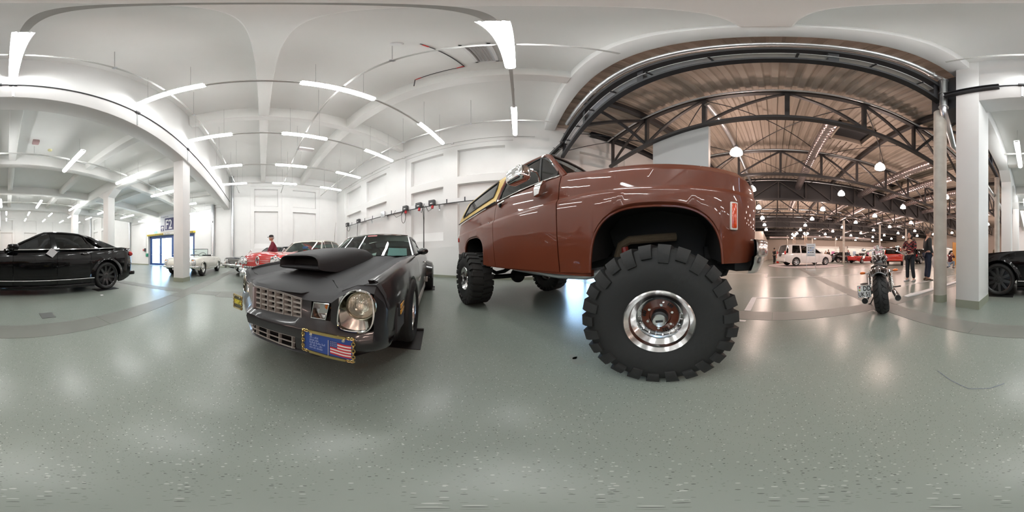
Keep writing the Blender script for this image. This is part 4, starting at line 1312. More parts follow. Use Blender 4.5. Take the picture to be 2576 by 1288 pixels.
    MB().bar((xm(0) + .002, 0, .50), (xm(0) - .004, 0, .648), .022, .02, up=(1, 0, 0)).obj('grille_center', mat('grille centre badge', (.42, .36, .36), .4, metal=.4), T, 0)
    # lower grille
    q = MB()
    for s in (1, -1):
        q.grid([[(xm(y) - d, s * y, z) for y in (0, .1, .2, .30)] for d, z in ((.0, .375), (.09, .37), (.09, .29), (.0, .285))])
    q.obj('air_intake', M_under, T, 0)
    for k in range(3):
        qq = MB()
        for s in (1, -1):
            a = [(xm(y) + .004, s * y, z8(y) + .004 + (z4(y) - .102 - z8(y)) * k / 2) for y in (0, .1, .2, .30)]
            qq.tube(a, .005, 5)
        qq.obj('intake_bar', pew, T)
    for s in (1, -1):
        for k in range(4):
            y = .03 + k * .085
            MB().bar((xm(y), s * y, z8(y)), (xm(y), s * y, z4(y) - .1), .006, .02, up=(1, 0, 0)).obj('intake_rib', pew, T, 0)
    MB().grid([[(x - .02, s_ * y, z) for s_, (x, y, z) in [(-1, p) for p in R[-1][::-1]] + [(1, p) for p in R[-1]]], [(x - .3, s_ * y * .95, z + .01) for s_, (x, y, z) in [(-1, p) for p in R[-1][::-1]] + [(1, p) for p in R[-1]]]]).obj('belly_pan', M_under, T)
    # turn signals and headlights ------------------------------------
    for s in (1, -1):
        m = lambda P: [(x, s * y, z) for x, y, z in P]
        sg = [(xm(.415) + .002, .408, .606), (xm(.49) + .002, .492, .610), (xm(.47) + .004, .472, .518), (xm(.395) + .004, .392, .516)]
        cav = [(x - .045, .44 + (y - .44) * .8, .562 + (z - .562) * .8) for x, y, z in sg]
        t = MB().grid([m(sg + sg[:1]), m(cav + cav[:1])]).add(m(cav), [(0, 1, 2, 3)]).obj('turn_signal', M_chromer, T, 20)
        MB().tube(m([(x + .003, y, z) for x, y, z in sg]), .005, 6, True).obj('signal_trim', M_chrome, t)
        MB().sphere((.882 - .03, s * .462, .582), (.014, .02, .018)).obj('bulb', M_amber, t)
        hole = [R[3][8], R[3][9], R[3][10], R[4][10], R[4][9], R[4][8]]
        MB().grid([m([R[3][6], R[3][7]]), m([(R[3][6][0] - .03, .44, .60), (R[3][7][0] - .03, .5, .60)])]).obj('signal_recess', M_under, T, 0)
        pol = [(.867, .535, .475), (.866, .542, .60), (.855, .565, .655), (.845, .60, .685), (.838, .64, .694), (.828, .685, .684), (.822, .706, .655), (.820, .712, .57), (.824, .70, .50), (.832, .67, .47), (.85, .60, .463)]
        pol = [(x + .004, y, z) for x, y, z in pol]
        for _ in range(2):
            pol = [tuple(V(pol[i]).lerp(V(pol[(i + 1) % len(pol)]), t)) for i in range(len(pol)) for t in (.25, .75)]
        LC = V(.832, .648, .612)
        nrm = V(1, .3, .05).normalized()
        a_ = nrm.cross(V(0, 0, 1)).normalized()
        b_ = a_.cross(nrm)
        ring = lambda r, d: [tuple(LC + nrm * d + a_ * r * cos(2 * pi * k / 22) + b_ * r * sin(2 * pi * k / 22)) for k in range(22)]
        def poly_ring():
            out = []
            for k in range(22):
                dr = a_ * cos(2 * pi * k / 22) + b_ * sin(2 * pi * k / 22)
                # march outwards to the polygon in the y-z plane
                best = None
                for i in range(len(pol)):
                    p, r = V(pol[i]), V(pol[(i + 1) % len(pol)])
                    e = r - p
                    den = dr.y * e.z - dr.z * e.y
                    if abs(den) < 1e-9:
                        continue
                    t = ((p.y - LC.y) * e.z - (p.z - LC.z) * e.y) / den
                    u = ((p.y - LC.y) * dr.z - (p.z - LC.z) * dr.y) / den
                    if t > 0 and -1e-6 <= u <= 1 + 1e-6 and (best is None or t < best[0]):
                        best = (t, p + e * u)
                out.append(tuple(best[1]) if best else tuple(LC + dr * .08))
            return out
        pr = poly_ring()
        h = MB().grid([m(pr), m([tuple(V(p) - nrm * .025) for p in pr]), m(ring(.080, -.045)), m(ring(.079, -.06))], cv=True).obj('headlight_bezel', mat('smoked chrome bezel', (.38, .37, .34), .16, metal=1.), T, 40)
        MB().tube(m(pol), .006, 6, True).obj('bezel_trim', M_chrome, h)
        MB().grid([m(ring(.0765, -.07)), m(ring(.0765, .006)), m(ring(.072, .012)), m(ring(.066, .006)), m(ring(.066, -.02))], cv=True).obj('headlight_ring', mat('brass tinted ring', (.50, .47, .36), .25, metal=1.), h, 30)
        lens = MB().grid([m(ring(.068, .002)), m(ring(.058, .013)), m(ring(.040, .021)), m(ring(.02, .025)), m(ring(.001, .026))], cv=True).obj('headlight_lens', glass('headlamp glass', (.93, .93, .88), .10, .05), h, 60)
        MB().grid([m(ring(.067, .0)), m(ring(.05, -.03)), m(ring(.025, -.045)), m(ring(.001, -.05))], cv=True).obj('reflector', mat('lamp reflector', (.80, .79, .74), .22, metal=1., bump=(60, .3)), h, 60)
        for k in range(-8, 9):
            yy = k * .0076
            hh = sqrt(max(.0, .064 ** 2 - yy ** 2))
            if hh > .012:
                p0 = LC + a_ * yy + nrm * (.008 + .016 * (1 - (yy / .066) ** 2) * .6)
                MB().bar(m([tuple(p0 - b_ * hh * .25 - nrm * .002)])[0], m([tuple(p0 + b_ * hh * .9 - nrm * .010)])[0], .0012, .001).obj('lens_flute', mat('lens flute', (.75, .75, .68), .2, spec=.8), lens, 0)
    # hood scoop ------------------------------------------------------
    def sring(x, w, zt, zbm, k=18):
        r = []
        for i in range(k + 1):
            a = pi * i / k
            c, s_ = cos(a), sin(a)
            r.append((x, w * math.copysign(abs(c) ** .45, c), zbm + (zt - zbm) * abs(s_) ** .55))
        return r
    rr = [(.665, .232, .866, .772), (.66, .240, .874, .765), (.62, .245, .882, .752), (.45, .250, .914, .73), (.2, .252, .945, .755), (-.05, .245, .958, .785), (-.3, .225, .945, .805), (-.5, .18, .905, .835), (-.62, .12, .87, .85)]
    rings = [sring(*r) for r in rr]
    sc = MB().loft(rings, False)
    sc.grid([rings[0], sring(.64, .222, .857, .781), sring(.50, .21, .85, .785)], cv=True)
    so = sc.obj('hood_scoop', matte, T, 50)
    MB().add(sring(.50, .21, .85, .785), [tuple(range(19))]).obj('scoop_throat', M_under, so, 0)
    # rear deck, tail -------------------------------------------------
    MB().grid([[(x, y, zcr(x) + .02 * (1 - (y / .75) ** 2)) for y in (-(wd(x) - .08), -.4, 0, .4, wd(x) - .08)] for x in (-2.62, -3.0, -3.4, -3.7, -3.87)]).obj('trunk_lid', satin, T, 40)
    MB().grid([[(-3.87 + d, y, z) for y in (-.66, -.3, 0, .3, .66)] for d, z in ((0, .80), (-.03, .7), (-.05, .55), (0, .40))]).obj('tail_panel', satin, T)
    MB().bbox(-3.97, -3.84, -.7, .7, .42, .56, b=.03).obj('rear_bumper', satin, T)
    for s in (1, -1):
        MB().bbox(-3.915, -3.88, s * .47 - .18, s * .47 + .18, .60, .74, b=.015).obj('tail_light', M_redlens, T)
    # greenhouse ------------------------------------------------------
    def wsp(t, y):
        return (-.60 - .36 * t - .13 * (abs(y) / .7) ** 2, y * (1 - .19 * t), .868 + .345 * t - .02 * (abs(y) / .7) ** 2 * t)
    tint = glass('green tinted glass', (.62, .80, .74), .07)
    W_ = [[wsp(t, y) for y in (-.69, -.6, -.45, -.2, 0, .2, .45, .6, .69)] for t in (0, .33, .66, 1)]
    MB().grid(W_).obj('windshield', tint, T, 60)
    fr = W_[-1]
    MB().tube([r[0] for r in W_] + fr[1:-1] + [r[-1] for r in W_][::-1], .013, 6).obj('windshield_trim', M_chromer, T)
    rxs = [-.97, -1.1, -1.35, -1.6, -1.85, -2.0]
    rzs = [1.215, 1.232, 1.242, 1.238, 1.222, 1.20]
    MB().grid([[(x - .11 * (abs(y) / .56) ** 2 * (1 if x > -1.3 else .4 if x > -1.6 else 0), y, z - .045 * (abs(y) / .56) ** 3) for y in (-.565, -.52, -.35, 0, .35, .52, .565)] for x, z in zip(rxs, rzs)]).obj('roof', satin, T, 60)
    rw = [[(-2.0 - .64 * t, y * (1 + .08 * t), 1.20 - .285 * t - .04 * (abs(y) / .5) ** 3 * (1 - t)) for y in (-.52, -.3, 0, .3, .52)] for t in (0, .5, 1)]
    MB().grid(rw).obj('rear_window', tint, T, 60)
    for s in (1, -1):
        m = lambda P: [(x, s * y, z) for x, y, z in P]
        MB().grid([m([(-1.93, .56, 1.17), (-2.0, .54, 1.19), (-2.3, .54, 1.06), (-2.64, .57, .915)]), m([(-1.86, .64, 1.02), (-2.05, .66, .99), (-2.35, .69, .93), (-2.75, .70, .90)]), m([(-1.80, .715, .895), (-2.05, .72, .90), (-2.35, .72, .905), (-2.75, .715, .905)])]).obj('sail_panel', satin, T, 50)
        MB().tube(m([(-.76, .70, .872), (-.95, .655, .985), (-1.12, .595, 1.12), (-1.22, .572, 1.178), (-1.5, .568, 1.192), (-1.8, .565, 1.18), (-1.95, .565, 1.165)]), [.022, .02, .018, .016, .016, .018, .02], 8).obj('roof_pillar', satin, T)
        sw = m([(-.82, .715, .885), (-1.80, .725, .895), (-1.86, .65, 1.01), (-1.90, .58, 1.145), (-1.5, .575, 1.175), (-1.22, .585, 1.165), (-1.02, .645, 1.03)])
        k = len(sw)
        MB().add(sw + [(x, y - s * .005, z) for x, y, z in sw], [tuple(range(k)), tuple(range(2 * k - 1, k - 1, -1))]).obj('side_glass', tint, T, 0)
        MB().tube(sw, .009, 6, True).obj('window_trim', M_plastic, T)
        # mirror
        mr = MB().sphere((-.60, s * .835, .925), (.055, .075, .045), 14, 10).obj('side_mirror', gloss, T)
        MB().tube([(-.61, s * .735, .875), (-.605, s * .79, .90), (-.60, s * .82, .915)], .016, 8).obj('mirror_stalk', gloss, mr)
        # rear flare, skirt, side marker, handle
        fl = MB()
        g = []
        for i in range(25):
            a = pi * i / 24
            c, n_ = cos(a), sin(a)
            g.append(m([(-2.743 + .47 * c, .785, .33 + .43 * n_), (-2.743 + .43 * c, .93, .33 + .375 * n_), (-2.743 + .405 * c, .945, .33 + .345 * n_), (-2.743 + .40 * c, .80, .33 + .34 * n_)]))
        fl.grid(g).obj('wheel_flare', gloss, T, 30)
        MB().bbox(-2.3, -.42, s * .757 - .012, s * .757 + .012, .14, .255, b=.006).obj('side_skirt', mat('dull white skirt', (.62, .61, .58), .5), T)
        MB().bbox(-2.33, -2.26, s * .80 - .03, s * .80 + .03, .26, .38, b=.006).obj('skirt_end', mat('dull white skirt'), T)
        mk = MB().bbox(.44, .57, s * .775 - .008, s * .775 + .008, .475, .565, b=.004).obj('side_marker', M_plastic, T)
        for zz in (.485, .525):
            MB().bbox(.45, .56, s * .782 - .006, s * .782 + .006, zz, zz + .03, b=.003).obj('marker_lens', mat('amber marker', (.85, .42, .03), .2, coat=1.), mk)
        MB().bar((.42, s * .772, .45), (.60, s * .766, .45), .012, .17).obj('marker_patch', mat('grey primer patch', (.06, .063, .07), .5), T, 0)
        MB().bbox(-1.72, -1.56, s * .80 - .01, s * .80 + .012, .74, .765, b=.006).obj('door_handle', M_chrome, T)
        MB().tube([(-.45, s * .798, .55), (-.49, s * .799, .585), (-.52, s * .799, .545), (-.56, s * .80, .575), (-.60, s * .80, .55), (-.66, s * .80, .58)], .006, 5).obj('fender_script', mat('pale script paint', (.5, .5, .5), .5), T)
        # wheel well
        for xc, yi in ((0, .45), (-2.743, .5)):
            MB().grid([[(xc + .39 * cos(pi * i / 12), s * y, .3 + .37 * sin(pi * i / 12)) for y in (.74, yi)] for i in range(13)]).obj('wheel_well', M_under, T)
            MB().box(xc - .42, xc + .42, s * yi - .005, s * yi + .005, .15, .68).obj('wheel_well', M_under, T, 0)
    # antenna
    MB().cyl((-.70, -.62, .87), (-.78, -.62, 1.45), .003, n=5).obj('antenna', M_chrome, T)
    # cabin
    MB().box(-3.2, -.7, -.74, .74, .20, .28).obj('floor_pan', M_under, T, 0)
    MB().bbox(-1.02, -.74, -.66, .66, .68, .86, b=.04).obj('dashboard', M_cabin, T)
    for y in (-.33, .33):
        seat(T, -1.5, y, .46, .50, M_cabin, .52)
    seat(T, -2.1, 0, 1.0, .50, M_cabin, .40)
    steering_wheel(T, -1.08, .33, .84, -.6, M_cabin, .17)
    # plates ----------------------------------------------------------
    gold = mat('gold chain metal', (.62, .47, .20), .22, metal=1.)
    def plate(s, y0, y1, face, inner, name):
        P = T
        x0_, x1_ = xm(y0) + dx(y0) + .012, xm(y1) + dx(y1) + .012
        if s < 0:
            x0_ = x1_ = xm(y0) + dx(y0) + .012
        if s > 0:
            tl, trr = V(x0_, y0, .462), V(x1_, y1, .446)
            bl, br_ = V(x0_, y0, .333), V(x1_, y1, .300)
        else:
            trr, tl = V(x0_, -y0, .462), V(x1_, -y1, .446)
            br_, bl = V(x0_, -y0, .333), V(x1_, -y1, .300)
        # viewer faces -x: left of plate is smaller y when seen from the front
        n = (trr - tl).cross(bl - tl).normalized()
        if n.x < 0:
            n = -n
        c = [tl, trr, br_, bl]
        pl = MB().add([p for p in c] + [p - n * .004 for p in c], [(0, 1, 2, 3), (7, 6, 5, 4)] + [(i, (i + 1) % 4, 4 + (i + 1) % 4, 4 + i) for i in range(4)]).obj(name, face, P, 0)
        def at(u, v, d=.0):
            a = tl.lerp(trr, u)
            b = bl.lerp(br_, u)
            return a.lerp(b, v) + n * d
        # chain frame
        for (u0, v0), (u1, v1), cnt in (((0, 0), (1, 0), 0), ((0, 1), (1, 1), 0), ((0, 0), (0, 1), 7), ((1, 0), (1, 1), 7)):
            if cnt == 0:
                a, b = at(u0, v0, .004), at(u1, v1, .004)
                for f0_, f1_ in ((.14, .86),):
                    MB().bar(a.lerp(b, f0_), a.lerp(b, f1_), .016, .008, up=tuple(n)).obj('frame_bar', gold, pl, 0)
                for f_ in (.02, .08, .92, .98):
                    p = a.lerp(b, f_)
                    d = (b - a).normalized()
                    up = n.cross(d)
                    MB().tube([p + d * .011 * cos(t) + up * .007 * sin(t) for t in [2 * pi * k / 10 for k in range(10)]], .003, 5, True).obj('chain_link', gold, pl)
            else:
                a, b = at(u0, v0, .004), at(u1, v1, .004)
                d = (b - a).normalized()
                for k in range(cnt):
                    p = a.lerp(b, (k + .5) / cnt)
                    up = n.cross(d) if k % 2 else n
                    MB().tube([p + d * .0135 * cos(t) + up * .0075 * sin(t) for t in [2 * pi * k / 10 for k in range(10)]], .003, 5, True).obj('chain_link', gold, pl)
        MB().tube([at(0, 0, .001), at(1, 0, .001), at(1, 1, .001), at(0, 1, .001)], .0035, 6, True).obj('frame_edge', gold, pl)
        for u in (.18, .82):
            MB().cyl(at(u, .10, .0), at(u, .10, .012), .008, n=10).obj('plate_bolt', M_chromer, pl)
        inner(pl, at, n)
    def flag(pl, at, n):
        wt, rd = mat('flag white', (.80, .78, .78), .5), mat('flag red', (.55, .03, .05), .5)
        nv = mat('flag navy', (.06, .09, .28), .5)
        wave = lambda u: .03 * sin(u * 9)
        for k in range(9):
            v0, v1 = .26 + .066 * k, .26 + .066 * (k + 1)
            us = [.56 + .40 * i / 8 for i in range(9)]
            if k < 4:
                us = [.70 + .26 * i / 8 for i in range(9)]
            MB().grid([[at(u, v0 + wave(u), .0022) for u in us], [at(u, v1 + wave(u), .0022) for u in us]]).obj('flag_stripe', rd if k % 2 == 0 else wt, pl)
        MB().grid([[at(u, v + wave(u), .0022) for u in (.56, .60, .65, .70)] for v in (.24, .52)]).obj('flag_canton', nv, pl)
        star = MB()
        for i in range(4):
            for j in range(3):
                p = at(.575 + i * .033, .29 + j * .08 + wave(.6), .0026)
                star.add([p + (at(1, 0) - at(0, 0)) * .006, p + (at(0, 1) - at(0, 0)) * .02, p - (at(1, 0) - at(0, 0)) * .006, p - (at(0, 1) - at(0, 0)) * .02], [(0, 1, 2, 3)])
        star.obj('flag_stars', wt, pl, 0)
        MB().bar(at(.525, .22, .003), at(.525, .95, .003), .002, .002).obj('flag_pole', wt, pl, 0)
        r = at(1, .5) - at(0, .5)
        u_ = at(.3, 0) - at(.3, 1)
        cap = mat('pale blue print', (.35, .45, .75), .5)
        for k, lens in enumerate(((3, 1, 5), (6, 4), (7, 6, 4), (3, 5, 1, 4), (4, 3, 7))):
            u0 = .14
            for n_ in lens:
                for c_ in range(n_):
                    p = at(u0, .30 + k * .125, .0025)
                    MB().add([p, p + r * .011, p + r * .011 + u_ * (.05 + .03 * ((c_ * 7 + k) % 3)), p + u_ * (.04 + .03 * ((c_ * 5 + k) % 3))], [(0, 1, 2, 3)]).obj('plate_print', cap, pl, 0)
                    u0 += .0175
                u0 += .014
    def chevy(pl, at, n):
        r = at(1, .5) - at(0, .5)
        u_ = at(.3, 0) - at(.3, 1)
        text('plate_print', 'HEAVY-M', .068, mat('plate yellow', (.78, .70, .05), .4), pl, at(.06, .66, .0025), r, u_, .0015, sx=.72, bold=.002)
    plate(1, .395, .637, mat('blue plate', (.035, .09, .36), .4), flag, 'license_plate')
    plate(-1, .44, .66, mat('dark plate', (.05, .05, .02), .4), chevy, 'license_plate')
    # wheels
    for s in (1, -1):
        wheel(T, 0, s * .70, .322, .315, .225, .20, s, 'dish', M_chromer, M_chrome, n=44, steer=0.)
        wheel(T, -2.743, s * .82, .337, .33, .27, .20, s, 'dish', M_chromer, M_chrome, n=44)
    # mats under the wheels
    ca, sa = cos(ang), sin(ang)
    for (lx, ly), lb in zip(((0, .71), (-2.743, .83), (0, -.71), (-2.743, -.83)), ('front wheel beside the truck', 'rear wheel beside the truck', 'front wheel beside the red car', 'rear wheel beside the red car')):
        q = MB().bbox(-.21, .21, -.165, .165, 0, .008, b=.002)
        q.add(*(lambda b: (b.v, b.f))(MB().bbox(-.225, -.205, -.165, .165, 0, .03, b=.003)))
        tag(q.obj('wheel_mat', M_rubber, None, 35, (.8559 + lx * ca - ly * sa, 1.622 + lx * sa + ly * ca, 0), ang), 'black rubber mat under the muscle car ' + lb, 'mat')
    def world(x, y, z):
        return (.8559 + x * ca - y * sa, 1.622 + x * sa + y * ca, z)
    # papers lying behind the windshield
    for nm, lb, m_, pts in (('paper_sheet', 'pale blue paper sheet behind the muscle car windshield', mat('pale blue paper', (.45, .66, .72), .6), [(-.80, .30, .862), (-.93, .08 + .22, .862), (-.99, .32, .985), (-.98, .58, .975), (-.86, .60, .862)]),):
        P = [world(-.84, .28, .865), world(-.86, .58, .865), world(-.975, .555, .99), world(-.955, .27, 1.0)]
        tag(MB().add(P + [tuple(V(p) - V(0, 0, .004)) for p in P], [(0, 1, 2, 3), (7, 6, 5, 4), (0, 4, 5, 1), (1, 5, 6, 2), (2, 6, 7, 3), (3, 7, 4, 0)]).obj(nm, m_, None, 0), lb, 'paper')
    P = [world(-.80, -.05, .863), world(-.80, .10, .863), world(-.88, .09, .925), world(-.89, -.03, .895)]
    tag(MB().add(P + [tuple(V(p) - V(0, 0, .003)) for p in P], [(0, 1, 2, 3), (7, 6, 5, 4), (0, 4, 5, 1), (1, 5, 6, 2), (2, 6, 7, 3), (3, 7, 4, 0)]).obj('flyer', M_paper, None, 0), 'white flyer behind the muscle car windshield beside the blue paper', 'paper')
    q = [wsp(.955, -.10), wsp(.955, .10), wsp(.90, .10), wsp(.90, -.10)]
    st = MB().add([(x + .004, y, z + .004) for x, y, z in q], [(0, 1, 2, 3)]).obj('windshield_sticker', mat('red white sticker', (.65, .25, .25), .5), T, 0)
build_muscle()
# ================================================================== glossy black sedan
def build_sedan():
    T = thing('black_sedan', 'glossy black luxury sedan with tinted windows beside the column row', 'car', (-4.30, -.68, .010), radians(-90))
    blk = mat('glossy black lacquer', (.003, .003, .0034), .12, spec=.2, coat=.45, crough=.015)
    XR = -3.10
    arches = [(0, .40, .765, .345, 2.0), (XR, .40, .765, .345, 2.0)]
    base = pchip([(-4.12, .32), (-3.9, .24), (-3.6, .17), (-.5, .15), (.5, .16), (.9, .22), (1.0, .30)])
    zt = pchip([(-4.13, .90), (-4.08, 1.02), (-4.0, 1.075), (-3.6, 1.085), (-3.0, 1.06), (-2.2, 1.015), (-1.2, .985), (-.6, .975), (-.2, .955), (.3, .91), (.7, .84), (.92, .74), (1.0, .66)])
    wd = pchip([(-4.13, .72), (-4.0, .80), (-3.7, .88), (-3.1, .935), (-2.4, .925), (-.7, .92), (0, .935), (.5, .90), (.85, .78), (1.0, .64)])
    rows = [(0, .945), (.1, .965), (.3, .985), (.5, .995), (.66, 1.0), (.72, .996), (.86, .975), (.95, .945), (1., .90)]
    zb = body_shell(T, blk, 1.0, -4.13, zt, wd, base, arches, (-.55, -3.32), rows, splits=(-.82, -1.78, -2.62))
    wells(T, arches, .88)
    # side skirt with chrome strip, flares
    for s in (1, -1):
        MB().bbox(-2.72, -.40, s * .905 - .03, s * .905 + .03, .13, .21, b=.015).obj('side_skirt', blk, T)
        MB().tube([(-2.70, s * .936, .335), (-1.6, s * .934, .33), (-.42, s * .934, .335)], .010, 6).obj('chrome_strip', M_chrome, T)
        for xc in (0, XR):
            g = []
            for i in range(25):
                a = pi * i / 24
                g.append([(xc + (.53) * cos(a), s * .895, .345 + .52 * sin(a)), (xc + .45 * cos(a), s * .945, .345 + .455 * sin(a)), (xc + .405 * cos(a), s * .955, .345 + .425 * sin(a)), (xc + .40 * cos(a), s * .93, .345 + .42 * sin(a))])
            MB().grid(g).obj('arch_flare', blk, T, 50)
        for x in (-1.62, -2.47):
            h = MB().bbox(x - .10, x + .10, s * .925 - .012, s * .925 + .018, .90, .93, b=.01).obj('door_handle', blk, T)
            MB().lathe([(0, .004), (.05, 0)], 16, (x, s * .918, .912), 'y').obj('handle_cup', M_plastic, h)
            MB().tube([(x - .09, s * .944, .915), (x + .09, s * .944, .915)], .004, 5).obj('handle_strip', M_chrome, h)
        mr = MB().bbox(-.93, -.70, s * 1.03 - .10, s * 1.03 + .08, .985, 1.10, b=.045, seg=4).obj('side_mirror', blk, T, 60)
        MB().bbox(-.84, -.74, s * .93 - .05, s * .93 + .06, .975, 1.01, b=.012).obj('mirror_foot', blk, mr)
        MB().tube([(-.72, s * 1.10, 1.035), (-.69, s * 1.03, 1.035), (-.71, s * .96, 1.03)], .008, 6).obj('mirror_signal', M_lens, mr)
        # lamps
        MB().sphere((-4.03, s * .70, .93), (.10, .16, .085), 14, 10).obj('tail_light', M_redlens, T)
        MB().sphere((.78, s * .66, .68), (.17, .16, .085), 14, 10).obj('headlight', M_lens, T)
        MB().tube([(-3.25, s * .91, 1.075), (-3.6, s * .87, 1.09), (-4.02, s * .76, 1.075)], .012, 6).obj('trunk_edge', blk, T)
    # rear diffuser kick
    MB().bbox(-4.22, -3.98, -.78, .78, .30, .42, b=.03).obj('rear_bumper', blk, T)
    MB().bbox(.92, 1.08, -.66, .66, .24, .42, b=.05).obj('front_bumper', blk, T)
    MB().bbox(.98, 1.045, -.30, .30, .46, .72, b=.03).obj('grille', M_chrome, T)
    yat = greenhouse(T, blk, G_dark, (-.55, .985), (-1.40, 1.385), (-2.55, 1.395), (-3.42, 1.09), 1.45, .905, .62, pillars=((-1.72, .12, .0), (-2.63, .035, .08)), trim=M_chrome, belt=pchip([(-3.42, 1.075), (-2.4, 1.02), (-1.2, .99), (-.55, .98)]), arc=.045, pr=.028)
    # solid rear roof post
    quad_panel('roof_post', blk, T, [(-2.96, .915, 1.065), (-3.42, .87, 1.09), (-3.20, .78, 1.19), (-2.74, .66, 1.35), (-2.55, .635, 1.39), (-2.62, .66, 1.36)], .004)
    # cabin
    MB().box(-3.5, -.4, -.85, .85, .2, .3).obj('floor_pan', M_under, T, 0)
    MB().bbox(-1.05, -.6, -.8, .8, .7, .97, b=.05).obj('dashboard', M_cabin, T)
    for x in (-1.7, -2.6):
        for y in (-.4, .4):
            seat(T, x, y, .55, .55, M_cabin, .66)
    steering_wheel(T, -1.15, .4, .92, -.5, M_cabin)
    bw = mat('black wheel lacquer', (.012, .012, .013), .3, coat=.6)
    wheels(T, 0, XR, .80, .348, .255, .268, 'spoke', bw, bw, 10)
    for x, lb in ((0, 'front'), (XR, 'rear')):
        for s, sl in ((1, 'near the floor strip'), (-1, 'away from the floor strip')):
            tag(MB().bbox(-.32, .32, -.16, .16, 0, .008, b=.002).obj('wheel_mat', M_rubber, None, 35, (-4.30 + s * .82, -.68 - x, 0), radians(-90)), 'black mat under the black sedan %s wheel %s' % (lb, sl), 'mat')
    # paper card stuck in the door handle
    P = [(-3.325, .94, 1.04), (-3.305, 1.08, .955), (-3.33, .97, .835), (-3.345, .83, .92)]
    tag(MB().add(P + [(x - .004, y, z) for x, y, z in P], [(0, 1, 2, 3), (7, 6, 5, 4), (0, 4, 5, 1), (1, 5, 6, 2), (2, 6, 7, 3), (3, 7, 4, 0)]).obj('info_card', mat('silver white card', (.72, .72, .74), .25), None, 0), 'silvery white card tucked into the black sedan door handle', 'card')
build_sedan()
